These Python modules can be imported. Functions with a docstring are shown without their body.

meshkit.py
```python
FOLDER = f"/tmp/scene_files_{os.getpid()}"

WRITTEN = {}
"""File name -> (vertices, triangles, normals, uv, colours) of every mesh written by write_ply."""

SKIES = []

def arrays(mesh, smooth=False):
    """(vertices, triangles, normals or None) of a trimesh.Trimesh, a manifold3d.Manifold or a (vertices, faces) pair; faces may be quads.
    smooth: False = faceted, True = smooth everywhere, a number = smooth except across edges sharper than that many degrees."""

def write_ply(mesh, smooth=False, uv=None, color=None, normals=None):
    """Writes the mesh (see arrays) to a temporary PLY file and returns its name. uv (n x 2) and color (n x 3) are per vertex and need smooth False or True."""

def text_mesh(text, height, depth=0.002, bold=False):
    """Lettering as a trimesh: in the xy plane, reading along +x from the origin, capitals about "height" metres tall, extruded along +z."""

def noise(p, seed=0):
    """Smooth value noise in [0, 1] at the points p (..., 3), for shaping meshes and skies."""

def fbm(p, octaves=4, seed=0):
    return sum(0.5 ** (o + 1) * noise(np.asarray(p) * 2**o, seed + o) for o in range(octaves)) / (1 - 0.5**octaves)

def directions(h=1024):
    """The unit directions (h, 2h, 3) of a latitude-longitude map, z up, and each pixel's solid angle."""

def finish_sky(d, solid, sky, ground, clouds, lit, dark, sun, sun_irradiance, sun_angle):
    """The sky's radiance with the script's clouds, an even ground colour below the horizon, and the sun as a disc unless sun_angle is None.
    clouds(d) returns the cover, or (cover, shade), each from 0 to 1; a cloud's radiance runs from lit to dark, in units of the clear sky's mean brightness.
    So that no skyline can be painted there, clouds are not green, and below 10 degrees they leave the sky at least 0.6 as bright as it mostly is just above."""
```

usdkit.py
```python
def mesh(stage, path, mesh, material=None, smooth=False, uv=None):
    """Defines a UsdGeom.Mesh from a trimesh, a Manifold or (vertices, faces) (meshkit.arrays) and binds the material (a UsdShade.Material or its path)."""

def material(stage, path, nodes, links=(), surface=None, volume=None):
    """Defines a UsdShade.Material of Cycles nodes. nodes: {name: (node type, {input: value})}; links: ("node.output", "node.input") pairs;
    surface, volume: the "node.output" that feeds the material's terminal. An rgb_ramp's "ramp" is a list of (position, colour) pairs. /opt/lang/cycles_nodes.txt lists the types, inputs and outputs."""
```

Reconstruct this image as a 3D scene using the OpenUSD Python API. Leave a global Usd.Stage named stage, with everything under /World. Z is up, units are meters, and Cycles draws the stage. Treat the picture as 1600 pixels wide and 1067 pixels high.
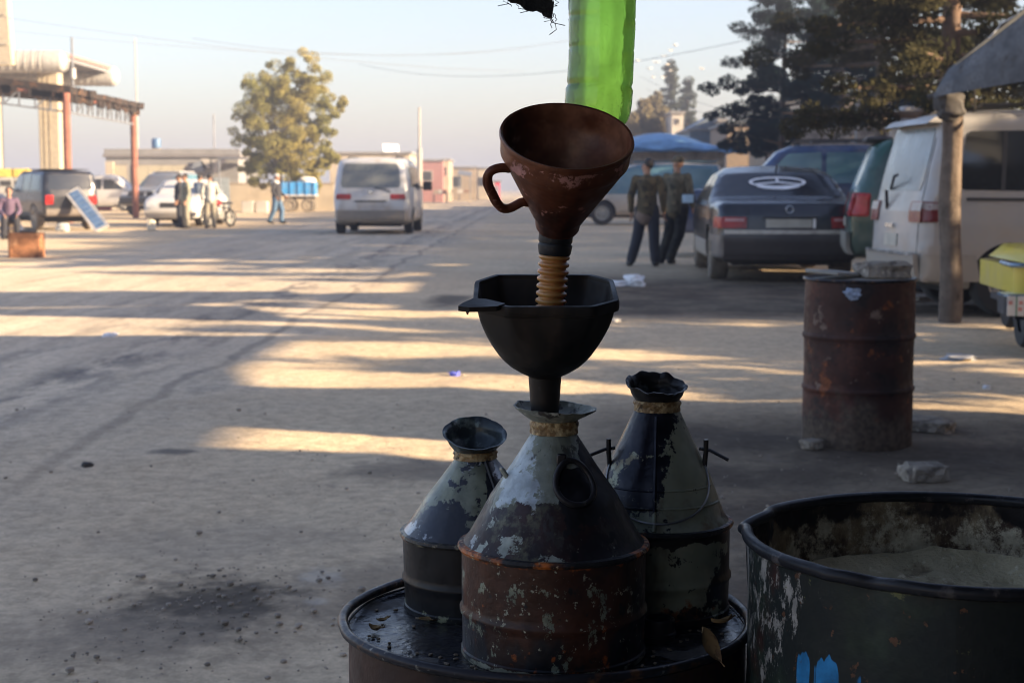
import math, random
import numpy as np, trimesh, usdkit, meshkit
import manifold3d as m3
import shapely
from shapely.geometry import Polygon, Point, LineString, box as sbox
from scipy.spatial import Delaunay
from pxr import Usd, UsdGeom, UsdLux, UsdShade, Gf, Sdf, Vt

stage = Usd.Stage.CreateInMemory()
UsdGeom.SetStageUpAxis(stage, 'Z')
UsdGeom.SetStageMetersPerUnit(stage, 1.0)
UsdGeom.Xform.Define(stage, '/World')
UsdGeom.Scope.Define(stage, '/World/Looks')

# ------------------------------------------------------------------ camera, sky, sun, exposure
EYE, FPX, PITCH = 1.27, 2400.0, math.radians(5.66)
EXPOSURE = 2.4
SUN_AZ_BEHIND, SUN_EL = math.radians(17.0), math.radians(16.5)
SKY_STRENGTH, SUN_INTENSITY = 0.060, 1.25
HAZE = 0.0021
cam = UsdGeom.Camera.Define(stage, '/World/camera')
cam.CreateHorizontalApertureAttr(36.0); cam.CreateVerticalApertureAttr(36.0 * 682 / 1024)
cam.CreateFocalLengthAttr(36.0 * FPX / 1600)
cam.CreateFStopAttr(10.5); cam.CreateFocusDistanceAttr(2.12)
cam.CreateExposureAttr(EXPOSURE)
cam.CreateClippingRangeAttr(Gf.Vec2f(0.05, 5000))
cam.AddTranslateOp().Set(Gf.Vec3d(0, 0, EYE)); cam.AddRotateXOp().Set(90 - math.degrees(PITCH))

sun_dir = np.array([math.cos(SUN_EL) * math.cos(SUN_AZ_BEHIND), -math.cos(SUN_EL) * math.sin(SUN_AZ_BEHIND), math.sin(SUN_EL)])
usdkit.material(stage, '/World/Looks/sky', {
    's': ('sky_texture', {'sky_type': 'single_scattering', 'sun_disc': False, 'sun_elevation': SUN_EL, 'sun_rotation': math.atan2(sun_dir[0], sun_dir[1]),
                          'altitude': 300.0, 'air_density': 1.0, 'aerosol_density': 1.9, 'ozone_density': 1.0}),
    't': ('mix_color', {'blend_type': 'multiply', 'fac': 1.0, 'b': (0.98, 0.915, 1.0), 'use_clamp': False}),
    'b': ('background_shader', {'strength': SKY_STRENGTH})}, [('s.color', 't.a'), ('t.result', 'b.color')], surface='b.background')
dome = UsdLux.DomeLight.Define(stage, '/World/sky')
UsdShade.MaterialBindingAPI.Apply(dome.GetPrim()).Bind(UsdShade.Material.Get(stage, '/World/Looks/sky'))
dome.GetPrim().SetCustomDataByKey('kind', 'structure')
sun = UsdLux.DistantLight.Define(stage, '/World/sun')
sun.CreateIntensityAttr(SUN_INTENSITY); sun.CreateAngleAttr(0.55); sun.CreateNormalizeAttr(True); sun.CreateColorAttr(Gf.Vec3f(1.0, 0.77, 0.51))
zx = sun_dir; xx = np.cross([0, 0, 1.0], zx); xx /= np.linalg.norm(xx); yx = np.cross(zx, xx)
sun.AddTransformOp().Set(Gf.Matrix4d(*xx, 0, *yx, 0, *zx, 0, 0, 0, 0, 1))

# (x, y, height, crown radius, taper, share of clumps left out): open crowned trees right of the frame
SHADE_TREES = [(11.8, 7.2, 4.1, 1.7, 0.6, 0.5), (12.8, 10.6, 4.7, 1.9, 0.6, 0.5), (14.0, 8.9, 5.3, 2.2, 0.6, 0.5), (15.5, 12.2, 6.8, 2.5, 0.6, 0.45), (18.5, 16.0, 8.0, 2.6, 0.6, 0.35), (20.5, 20.5, 9.0, 2.8, 0.5, 0.25)]  # first two pines added to break up the sunlit ground
SHADE_LABELS = ['small open crowned pine added to break up the sunlit patch, out of view', 'second small open crowned pine added to break up the sunlit patch, out of view', 'open crowned pine nearest the added buildings, out of view', 'open crowned pine level with the grey tarpaulin awning, out of view', 'open crowned pine level with the beige van, out of view', 'open crowned pine beyond the beige van, out of view']
SHADE_ROW = [(max(18.0, y / 3 + 4.5), y) for y in (24, 28, 32, 36.5, 41, 46, 51.5, 57, 63, 69.5, 76, 83)]
SHADE_WALLS = [('unseen low grey building right of the drums, shaped to shade the foreground', (4.3, 9.0), (-7.5, 4.321), 0.0, 3.0),  # unseen blocks, added and shaped to cut the sun into shadow shapes
               ('unseen second low building added to narrow the sunlit gap', (7.5, 10.0), (5.374, 6.55), 0.0, 3.2),
               ('unseen upper block added over the gap to end the sun sliver', (8.2, 11.0), (3.4, 5.9), 3.85, 6.4),
               ('unseen shop front behind the camera, added to darken the cans', (-0.7, 4.2), (-4.5, -2.5), 0.0, 2.9),
               ('unseen long low building right of the beige van, added to shade it', (10.2, 13.0), (12.8, 21.0), 0.0, 3.4)]
# ------------------------------------------------------------------ helpers
CP, SP = math.cos(PITCH), math.sin(PITCH)
def at(u, v, Y):
    """World point at forward distance Y on the ray of the photograph's pixel (u, v) of 1600 x 1067."""
    a, b = (u - 800) / FPX, -(v - 533.5) / FPX
    d = np.array([a, CP + b * SP, -SP + b * CP])
    return np.array([0, 0, EYE]) + d * (Y / d[1])
def gnd(u, v, z=0.0):
    a, b = (u - 800) / FPX, -(v - 533.5) / FPX
    d = np.array([a, CP + b * SP, -SP + b * CP])
    return np.array([0, 0, EYE]) + d * ((z - EYE) / d[2])

used = {}
def numbered(parent, name):
    k = (str(parent), name); n = used.get(k, 0); used[k] = n + 1
    return f'{parent}/{name}' if n == 0 else f'{parent}/{name}_{n:03d}'
def tag(prim, label=None, cat=None, group=None, kind=None):
    for k, v in (('label', label), ('category', cat), ('group', group), ('kind', kind)):
        if v: prim.SetCustomDataByKey(k, v)
    return prim
def thing(name, label, cat, loc=(0, 0, 0), rz=0.0, group=None, scale=1.0, rot=None):
    x = UsdGeom.Xform.Define(stage, numbered('/World', name))
    x.AddTranslateOp().Set(Gf.Vec3d(*map(float, loc)))
    if rot is not None: x.AddRotateXYZOp().Set(Gf.Vec3f(*rot))
    else: x.AddRotateZOp().Set(float(rz))
    if scale != 1.0: x.AddScaleOp().Set(Gf.Vec3f(scale, scale, scale))
    return tag(x.GetPrim(), label, cat, group)
def obj(name, mesh, m, parent=None, smooth=40, label=None, cat=None, group=None, kind=None):
    path = numbered(parent.GetPath() if parent is not None else '/World', name)
    g = usdkit.mesh(stage, path, mesh, m, smooth=smooth)
    return tag(g.GetPrim(), label, cat, group, kind)
def struct(name, mesh, m, smooth=False):
    return obj(name, mesh, m, None, smooth, kind='structure')
cat_ = trimesh.util.concatenate
def T(m, loc=(0, 0, 0), rz=0.0, rx=0.0, ry=0.0):
    m = m.copy()
    M = trimesh.transformations.euler_matrix(rx, ry, rz); M[:3, 3] = loc
    m.apply_transform(M); return m
def tm(man):
    a = man.to_mesh(); return trimesh.Trimesh(a.vert_properties[:, :3], a.tri_verts, process=False)
def bx(sx, sy, sz, c=(0, 0, 0), r=0.0):
    """Box of the given size centred on c, its edges chamfered by r."""
    if r <= 0:
        m = trimesh.creation.box((sx, sy, sz)); m.apply_translation(c); return m
    p = []
    for i in (-1, 1):
        for j in (-1, 1):
            for k in (-1, 1):
                for a in range(3):
                    q = np.array([i * (sx / 2 - r), j * (sy / 2 - r), k * (sz / 2 - r)]); q[a] += (i, j, k)[a] * r; p.append(q)
    m = trimesh.convex.convex_hull(np.array(p)); m.apply_translation(c); return m
def frame_of(d):
    d = np.asarray(d, float); d = d / np.linalg.norm(d)
    a = np.array([0, 0, 1.0]) if abs(d[2]) < 0.9 else np.array([1.0, 0, 0])
    x = np.cross(a, d); x /= np.linalg.norm(x); return x, np.cross(d, x), d
def tube(pts, r, n=8, caps=True, closed=False, flat=1.0):
    """Tube along a polyline; r a number or one per point; flat squashes the section."""
    pts = np.asarray(pts, float); r = np.broadcast_to(np.asarray(r, float), len(pts))
    V, F = [], []
    tang = np.gradient(pts, axis=0) if not closed else np.roll(pts, -1, 0) - np.roll(pts, 1, 0)
    x, y, _ = frame_of(tang[0])
    for i, (p, t) in enumerate(zip(pts, tang)):
        t = t / np.linalg.norm(t); x = x - t * np.dot(x, t); x /= np.linalg.norm(x); y = np.cross(t, x)
        for k in range(n):
            a = 2 * math.pi * k / n; V.append(p + r[i] * (math.cos(a) * x * flat + math.sin(a) * y))
    m = len(pts)
    for i in range(m if closed else m - 1):
        for k in range(n):
            a, b = i * n + k, i * n + (k + 1) % n; j = (i + 1) % m
            c, d = j * n + k, j * n + (k + 1) % n
            F += [[a, b, d], [a, d, c]]
    if caps and not closed:
        V += [pts[0], pts[-1]]; c0, c1 = len(V) - 2, len(V) - 1
        for k in range(n):
            F += [[c0, (k + 1) % n, k], [c1, (m - 1) * n + k, (m - 1) * n + (k + 1) % n]]
    return trimesh.Trimesh(np.array(V), np.array(F), process=False)
def bar(p, q, w, h=None):
    """Rectangular bar from p to q."""
    p, q = np.asarray(p, float), np.asarray(q, float); h = h or w
    x, y, d = frame_of(q - p); L = np.linalg.norm(q - p)
    m = trimesh.creation.box((w, h, L)); M = np.eye(4); M[:3, 0], M[:3, 1], M[:3, 2], M[:3, 3] = x, y, d, (p + q) / 2
    m.apply_transform(M); return m
def lathe(prof, n=64, fn=None):
    """Surface of revolution of the (r, z) profile; fn(points, angle) may displace it."""
    prof = np.asarray(prof, float); a = np.arange(n) * 2 * math.pi / n
    V = np.stack([prof[:, None, 0] * np.cos(a), prof[:, None, 0] * np.sin(a), np.repeat(prof[:, 1:2], n, 1)], -1)
    if fn is not None: V = fn(V, np.broadcast_to(a, V.shape[:2]))
    i, k = np.meshgrid(np.arange(len(prof) - 1), np.arange(n), indexing='ij'); k2 = (k + 1) % n
    q = np.stack([i * n + k, i * n + k2, (i + 1) * n + k2, (i + 1) * n + k], -1).reshape(-1, 4)
    F = np.vstack([q[:, [0, 1, 2]], q[:, [0, 2, 3]]])
    return trimesh.Trimesh(V.reshape(-1, 3), F, process=False)
def dense(prof, step):
    out = [np.array(prof[0], float)]
    for p, q in zip(prof[:-1], prof[1:]):
        p, q = np.array(p, float), np.array(q, float); n = max(1, int(np.linalg.norm(q - p) / step))
        out += [p + (q - p) * (k + 1) / n for k in range(n)]
    return np.array(out)
def rock(size, seed, sub=2, rough=0.25, boxy=0.7):
    m = trimesh.creation.icosphere(sub); v = m.vertices
    v = np.sign(v) * np.abs(v) ** boxy
    v = v * (1 + rough * (meshkit.fbm(v * 1.7 + seed * 7.3, 3, seed) - 0.5) * 2)[:, None]
    m.vertices = v * np.asarray(size) / 2; return m
def prism(poly, z0, z1):
    m = trimesh.creation.extrude_polygon(poly, z1 - z0, engine='earcut'); m.apply_translation((0, 0, z0)); return m

# ------------------------------------------------------------------ materials
class L_(str): pass
class Node:
    def __init__(s, n): s.__dict__['n'] = n
    def __getattr__(s, o): return L_(f'{s.n}.{o}')
class Mat:
    def __init__(s): s.nodes, s.links = {}, []
    def __call__(s, kind, **inp):
        n = f'n{len(s.nodes)}'; c = {}
        for k, v in inp.items():
            if isinstance(v, L_): s.links.append((str(v), f'{n}.{k}'))
            else: c[k] = v
        s.nodes[n] = (kind, c); return Node(n)
    def done(s, name, surface=None, volume=None):
        return usdkit.material(stage, '/World/Looks/' + name, s.nodes, s.links, surface=surface, volume=volume)
    def noise(s, scale, vec, detail=4.0, rough=0.55, off=0.0, st=(1, 1, 1), dist=0.0):
        v = s('mapping', vector=vec, location=(off, off * 1.7, off * 0.6), scale=st).vector
        return s('noise_texture', scale=float(scale), detail=float(detail), roughness=float(rough), distortion=float(dist), vector=v).fac
    def step(s, x, lo, hi, a=0.0, b=1.0):
        return s('map_range', range_type='smoothstep', value=x, from_min=float(lo), from_max=float(hi), to_min=float(a), to_max=float(b), clamp=True).result
    def math(s, op, a, b=0.5, c=0.0): return s('math', math_type=op, value1=a, value2=b, value3=c).value
    def mix(s, f, a, b): return s('mix_color', fac=f, a=a, b=b).result
    def mul(s, c, f): return s('mix_color', blend_type='multiply', fac=1.0, a=c, b=s('combine_color', r=f, g=f, b=f).color).result
    def obj(s): return s('texture_coordinate').object
    def pos(s): return s('geometry').position
    def xyz(s, v): return s('separate_xyz', vector=v)
    def bump(s, h, strength=0.4, dist=0.01): return s('bump', height=h, strength=float(strength), distance=float(dist)).normal

looks = {}
def plain(name, col, rough=0.6, metallic=0.0, var=0.15, scale=6.0, bump=0.0, bscale=60.0, world=False, **kw):
    """One colour with a soft tonal variation."""
    if name in looks: return looks[name]
    m = Mat(); v = m.pos() if world else m.obj()
    n = m.noise(scale, v, 4)
    c = m.mul(col, m.step(n, 0.3, 0.7, 1 - var, 1 + var))
    a = dict(base_color=c, roughness=m.step(n, 0.3, 0.7, max(0.02, rough - 0.08), rough + 0.08), metallic=float(metallic))
    if bump: a['normal'] = m.bump(m.noise(bscale, v, 3), bump, 0.006)
    looks[name] = m.done(name, m('principled_bsdf', **a, **kw).BSDF); return looks[name]
def worn(name, base, layers, rough=0.5, metallic=0.0, bump=0.3, bscale=50.0, bdist=0.002, var=0.2, vscale=9.0, spec=0.22, rvar=0.12, **kw):
    """Layers of colour over a base, each shown where its noise mask (plus height terms) passes a threshold."""
    if name in looks: return looks[name]
    m = Mat(); v = m.obj(); p = m.xyz(v)
    c = m.mul(base, m.step(m.noise(vscale, v, 5), 0.3, 0.7, 1 - var, 1 + var)); met, ro = float(metallic), float(rough)
    for i, (col, o) in enumerate(layers):
        n = m.noise(o.get('s', 10), v, o.get('d', 6), o.get('r', 0.6), o.get('off', i * 3.7 + 1), o.get('st', (1, 1, 1)))
        for ax, z0, z1, amt in o.get('g', ()):
            n = m.math('add', n, m.step(getattr(p, ax), z0, z1, 0.0, amt))
        k = m.step(n, o.get('lo', 0.5), o.get('hi', 0.56)); k = m.math('multiply', k, o.get('a', 1.0))
        col = m.mul(col, m.step(m.noise(o.get('vs', 40), v, 4, off=i + 9.1), 0.3, 0.7, 1 - o.get('v', 0.3), 1 + o.get('v', 0.3)))
        c = m.mix(k, c, col)
        if 'met' in o: met = m('mix_float', fac=k, a=met, b=float(o['met'])).result
        if 'ro' in o: ro = m('mix_float', fac=k, a=ro, b=float(o['ro'])).result
    rn = m.noise(22, v, 5, off=5.5)
    ro = m.math('add', ro, m.step(rn, 0.3, 0.7, -rvar, rvar))
    a = dict(base_color=c, roughness=ro, metallic=met, specular_ior_level=spec)
    if bump: a['normal'] = m.bump(m.math('add', m.noise(bscale, v, 5), m.math('multiply', m.noise(bscale / 6, v, 3), 1.5)), bump, bdist)
    looks[name] = m.done(name, m('principled_bsdf', **a, **kw).BSDF); return looks[name]
def carpaint(name, col, dust=0.4, rough=0.28, dustcol=(0.30, 0.25, 0.19), zmax=0.9):
    if name in looks: return looks[name]
    m = Mat(); v = m.obj(); p = m.xyz(v)
    n = m.noise(3.0, v, 5); k = m.step(p.z, 0.2, zmax, 0.55, 0.0)
    k = m.math('multiply', m.step(m.math('add', n, k), 0.35, 0.95), dust * 1.6)
    k = m.math('minimum', k, 0.92)
    c = m.mix(k, col, dustcol)
    looks[name] = m.done(name, m('principled_bsdf', base_color=c, roughness=m('mix_float', fac=k, a=rough, b=0.8).result, coat_weight=0.35, coat_roughness=0.12).BSDF); return looks[name]
def leafmat(name, c1, c2, c3, trans=0.35):
    if name in looks: return looks[name]
    m = Mat(); r = m('geometry').random_per_island
    n = m.noise(0.5, m.pos(), 3)
    c = m('rgb_ramp', fac=m.math('add', m.math('multiply', r, 0.55), m.step(n, 0.3, 0.7, 0.0, 0.45)), ramp=[(0.0, c1), (0.5, c2), (1.0, c3)]).color
    d = m('diffuse_bsdf', color=c).BSDF; t = m('translucent_bsdf', color=c).BSDF
    looks[name] = m.done(name, m('mix_closure', fac=trans, closure1=d, closure2=t).closure); return looks[name]

# ------------------------------------------------------------------ ground, road, haze
def height(x, y):
    p = np.stack([x, y, np.zeros_like(x)], -1)
    near = np.exp(-np.maximum(np.hypot(x, y - 4) - 8, 0) / 20)
    dirt = 1 / (1 + np.exp(np.clip(-(x + 1.3) * 3, -60, 60)))
    return near * ((meshkit.fbm(p * 0.8, 4, 3) - 0.5) * (0.03 + 0.05 * dirt) + (meshkit.fbm(p * 5.0, 3, 8) - 0.5) * (0.006 + 0.014 * dirt))
def spaced(lo, hi, n, c, k):
    """n coordinates from lo to hi, densest at c."""
    s = np.linspace(np.arcsinh((lo - c) / k), np.arcsinh((hi - c) / k), n); return c + k * np.sinh(s)
def sheet(xs, ys, lift=0.0, shear=None):
    X, Y = np.meshgrid(xs, ys, indexing='ij')
    if shear is not None: X = shear(X, Y)
    Z = height(X, Y) + lift
    if shear is not None: Z = Z - 0.022 * np.clip((xs - (ROAD_R - 0.8)) / 0.8, 0, 1)[:, None]
    n, k = X.shape; i, j = np.meshgrid(np.arange(n - 1), np.arange(k - 1), indexing='ij')
    a = i * k + j; q = np.stack([a, a + k, a + k + 1, a + 1], -1).reshape(-1, 4)
    return trimesh.Trimesh(np.stack([X, Y, Z], -1).reshape(-1, 3), np.vstack([q[:, [0, 1, 2]], q[:, [0, 2, 3]]]), process=False)

def terrain_material():
    m = Mat(); v = m.pos(); p = m.xyz(v)
    big, mid, fine = m.noise(0.25, v, 5), m.noise(1.6, v, 6, 0.6, 3.3), m.noise(14, v, 6, 0.68, 7.1)
    grit = m.noise(55, v, 5, 0.7, 2.9)
    c = m.mix(m.step(big, 0.35, 0.65), (0.50, 0.395, 0.265), (0.60, 0.475, 0.315))
    c = m.mix(m.math('multiply', m.step(mid, 0.48, 0.72), 0.5), c, (0.38, 0.30, 0.205))
    # dusty asphalt
    big2, mid2 = m.noise(0.35, v, 5, 0.55, 0, (1, 0.25, 1)), m.noise(1.3, v, 6, 0.62, 2.2, (1.0, 0.45, 1.0))
    a = m.mix(m.step(big2, 0.32, 0.68), (0.48, 0.40, 0.30), (0.58, 0.485, 0.355))
    a = m.mix(m.math('multiply', m.step(mid2, 0.5, 0.75), 0.5), a, (0.60, 0.48, 0.325))
    x = m.math('subtract', p.x, m.math('multiply', p.y, 0.0133))
    wob = m.math('multiply', m.math('subtract', m.noise(0.45, v, 4, 0.5, 4.4, (0.2, 1, 1)), 0.5), 0.55)
    patch = m.step(m.noise(2.2, v, 6, 0.65, 9.9, (1.6, 0.5, 1)), 0.42, 0.62)
    def band(x0, w, amt, col, c, wobble=1.0, gate=None):
        d = m.math('absolute', m.math('subtract', m.math('add', x, m.math('multiply', wob, wobble)), x0))
        k = m.math('multiply', m.step(d, w, w * 0.25), amt)
        if gate is not None: k = m.math('multiply', k, gate)
        return m.mix(k, c, col)
    a = band(-3.0, 0.42, 0.7, (0.15, 0.14, 0.13), a, 0.9, patch)
    a = band(-3.1, 0.14, 0.5, (0.13, 0.12, 0.115), a, 0.9, patch)
    a = band(-3.9, 0.5, 0.4, (0.17, 0.16, 0.145), a, 1.2, patch)
    a = band(-6.1, 0.6, 0.35, (0.2, 0.185, 0.165), a, 1.0, patch)
    a = band(-2.25, 0.07, 0.6, (0.15, 0.135, 0.12), a, 1.1)
    a = band(-2.05, 0.3, 0.35, (0.2, 0.18, 0.155), a, 1.1, patch)
    for x0, w_, k_ in ((-2.62, 0.10, 0.4), (-4.55, 0.14, 0.4), (-5.15, 0.12, 0.35), (-6.9, 0.16, 0.35), (-1.75, 0.12, 0.35)): a = band(x0, w_, k_, (0.2, 0.175, 0.145), a, 0.7, patch)
    trk = m.noise(1.0, v, 6, 0.6, 6.6, (2.6, 0.16, 1)); a = m.mul(a, m.step(trk, 0.3, 0.7, 0.84, 1.12))
    edge = m.math('add', x, m.math('multiply', m.math('subtract', mid, 0.5), 2.4))
    onroad = m.math('multiply', m.step(edge, -1.2, -2.6), m.step(p.y, 5.0, 11.0, 0.35, 1.0))
    onroad = m.math('multiply', onroad, m.step(x, -9.0, -8.3))
    c = m.mix(onroad, c, a)
    # shade put into the soil colour between the drums and under the parked cars
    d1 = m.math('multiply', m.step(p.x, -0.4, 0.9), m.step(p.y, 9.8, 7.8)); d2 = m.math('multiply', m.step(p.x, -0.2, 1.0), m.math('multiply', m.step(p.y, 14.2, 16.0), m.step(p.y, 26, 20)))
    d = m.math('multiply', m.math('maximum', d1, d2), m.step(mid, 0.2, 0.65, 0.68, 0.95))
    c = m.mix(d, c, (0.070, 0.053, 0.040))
    c = m.mul(c, m.step(fine, 0.28, 0.72, 0.78, 1.18)); c = m.mul(c, m.step(grit, 0.3, 0.7, 0.86, 1.12))
    spots = m.step(m.noise(7, v, 5, 0.7, 4.7), 0.60, 0.68); c = m.mix(m.math('multiply', spots, 0.35), c, (0.17, 0.14, 0.115))
    def blot(cx, cy, rx, ry, amt, col, c, sc=5.0):
        dx = m.math('divide', m.math('subtract', p.x, cx), rx); dy = m.math('divide', m.math('subtract', p.y, cy), ry)
        r = m.math('sqrt', m.math('add', m.math('multiply', dx, dx), m.math('multiply', dy, dy)))
        r = m.math('add', r, m.math('multiply', m.math('subtract', m.noise(sc, v, 5, 0.65, cx), 0.5), 1.6))
        return m.mix(m.math('multiply', m.step(r, 1.0, 0.25), amt), c, col)
    for b in BLOTS: c = blot(*b[:6], c, b[6])
    h = m.math('add', m.math('multiply', fine, 0.6), m.math('multiply', grit, 0.35)); h = m.math('add', h, m.math('multiply', mid, 0.8))
    return m.done('dusty_ground', m('principled_bsdf', base_color=c, roughness=0.95, specular_ior_level=0.15, normal=m.bump(h, 0.55, 0.022)).BSDF)
o1, o2, o3 = gnd(330, 945), gnd(650, 560), gnd(690, 480)
BLOTS = [(o1[0], o1[1], 0.36, 0.42, 0.85, (0.055, 0.046, 0.038), 9.0), (o1[0] - .1, o1[1] - .3, 0.5, 0.4, 0.5, (0.10, 0.085, 0.07), 6.0),
         (*gnd(660, 735)[:2], 0.55, 0.5, 0.6, (0.12, 0.1, 0.08), 4.0), (*gnd(620, 930)[:2], 0.5, 0.6, 0.5, (0.10, 0.085, 0.07), 5.0),
         (*gnd(500, 910)[:2], 0.10, 0.16, 0.4, (0.55, 0.50, 0.42), 14.0), (*gnd(495, 950)[:2], 0.05, 0.06, 0.4, (0.55, 0.50, 0.42), 14.0),
         (*gnd(700, 470)[:2], 0.4, 1.6, 0.8, (0.08, 0.07, 0.06), 1.5), (*gnd(275, 708)[:2], 0.16, 0.12, 0.8, (0.12, 0.105, 0.09), 7.0),
         (*gnd(330, 850)[:2], 0.7, 0.6, 0.3, (0.2, 0.17, 0.14), 4.0), (*gnd(100, 1000)[:2], 0.6, 0.4, 0.25, (0.2, 0.17, 0.14), 4.0)]
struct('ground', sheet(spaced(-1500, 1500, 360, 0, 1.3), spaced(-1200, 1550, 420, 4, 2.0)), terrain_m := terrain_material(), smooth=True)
ROAD_L, ROAD_R = -8.45, -0.75
def road_shape(X, Y):
    t = (X - ROAD_L) / (ROAD_R - ROAD_L)
    e = np.stack([Y * 0.35, Y * 0, Y * 0], -1)
    wr = (meshkit.fbm(e, 4, 5) - 0.5) * 1.2; wl = (meshkit.fbm(e * 0.6, 4, 6) - 0.5) * 0.5
    return X + t * wr + (1 - t) * wl + 0.0133 * Y
road = sheet(np.linspace(ROAD_L, ROAD_R, 60), spaced(-60, 900, 460, 5, 3.0), 0.006, road_shape)
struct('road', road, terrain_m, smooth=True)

hz = trimesh.creation.box((3040, 2800, 24)); hz.apply_translation((0, 180, 11))
mh = Mat()
obj('haze', hz, mh.done('haze_air', volume=mh('principled_volume', color=(0.33, 0.37, 0.47), density=HAZE, anisotropy=0.1).volume), kind='stuff', smooth=False)

# loose stones and grit on the dirt near the drums
rs = np.random.RandomState(21); gp_l = []
base_r = [rock((1, 1, 0.6), k, 1, 0.35) for k in range(8)]
for k in range(1500):
    u_, v_ = rs.uniform(-100, 1650), 560 + 560 * rs.uniform(0, 1) ** 0.8
    g_ = gnd(u_, v_)
    if g_[1] > 13: continue
    if g_[0] < -1.2 and rs.rand() < 0.75: continue
    s_ = 0.005 + 0.013 * rs.rand() ** 5 + (0.018 if rs.rand() < 0.012 else 0)
    b = base_r[k % 8].copy(); b.vertices = b.vertices * s_; gp_l.append(T(b, (g_[0], g_[1], height(np.array([g_[0]]), np.array([g_[1]]))[0] + 0.25 * s_ + (0.006 if g_[0] < -0.75 else 0)), rs.uniform(0, 6)))
for k in range(150):
    a_, r_ = rs.uniform(0, 6.283), 0.45 * rs.rand() ** 0.6
    x_, y_ = o1[0] + 1.1 * r_ * math.cos(a_), o1[1] - 0.05 + r_ * math.sin(a_); s_ = 0.006 + 0.018 * rs.rand() ** 4
    b = base_r[k % 8].copy(); b.vertices = b.vertices * s_; gp_l.append(T(b, (x_, y_, height(np.array([x_]), np.array([y_]))[0] + 0.25 * s_ + 0.004), rs.uniform(0, 6)))
obj('gravel', cat_(gp_l), plain('gravel_stone', (0.25, 0.21, 0.165), 0.95, var=0.5, scale=3.0), kind='stuff', label='loose grit and small stones scattered over the dirt', cat='gravel')

# ------------------------------------------------------------------ foreground: drums, cans, funnels, bottle
def nz(V, s, seed): return meshkit.fbm(V * s + seed * 3.1, 3, seed) - 0.5
TAR, RUST, RUSTO, GALV = (0.010, 0.0095, 0.011), (0.055, 0.020, 0.011), (0.26, 0.075, 0.016), (0.20, 0.215, 0.185)
DULL, SAND = (0.135, 0.145, 0.105), (0.23, 0.20, 0.14)

drum_rust = worn('oily_rust_drum', (0.026, 0.013, 0.009), [
    ((0.050, 0.019, 0.011), dict(s=5, lo=0.45, hi=0.65, st=(1, 1, 0.35))),
    ((0.012, 0.010, 0.010), dict(s=4, lo=0.5, hi=0.62, st=(1, 1, 0.3), ro=0.25)),
    ((0.20, 0.17, 0.12), dict(s=30, lo=0.66, hi=0.72, a=0.7)),
    ((0.20, 0.14, 0.08), dict(s=45, lo=0.62, hi=0.72, g=[('z', 0.628, 0.640, 0.10), ('z', 0.0, 0.5, -0.05)], a=0.8))], rough=0.42, bump=0.5, bscale=70)
oily_top = worn('oily_drum_head', (0.012, 0.012, 0.015), [
    ((0.05, 0.04, 0.03), dict(s=12, lo=0.52, hi=0.64, ro=0.75)),
    ((0.16, 0.12, 0.075), dict(s=28, lo=0.63, hi=0.70, ro=0.9, a=0.7)),
    ((0.014, 0.012, 0.012), dict(s=4, lo=0.5, hi=0.6, ro=0.16))], rough=0.22, bump=0.8, bscale=60, bdist=0.003, spec=0.5)
rim_metal = worn('drum_rim_metal', (0.022, 0.02, 0.022), [((0.10, 0.05, 0.025), dict(s=30, lo=0.55, hi=0.66)), ((0.22, 0.20, 0.17), dict(s=60, lo=0.62, hi=0.70, a=0.7))], rough=0.36, metallic=0.5, bump=0.5)
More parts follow.
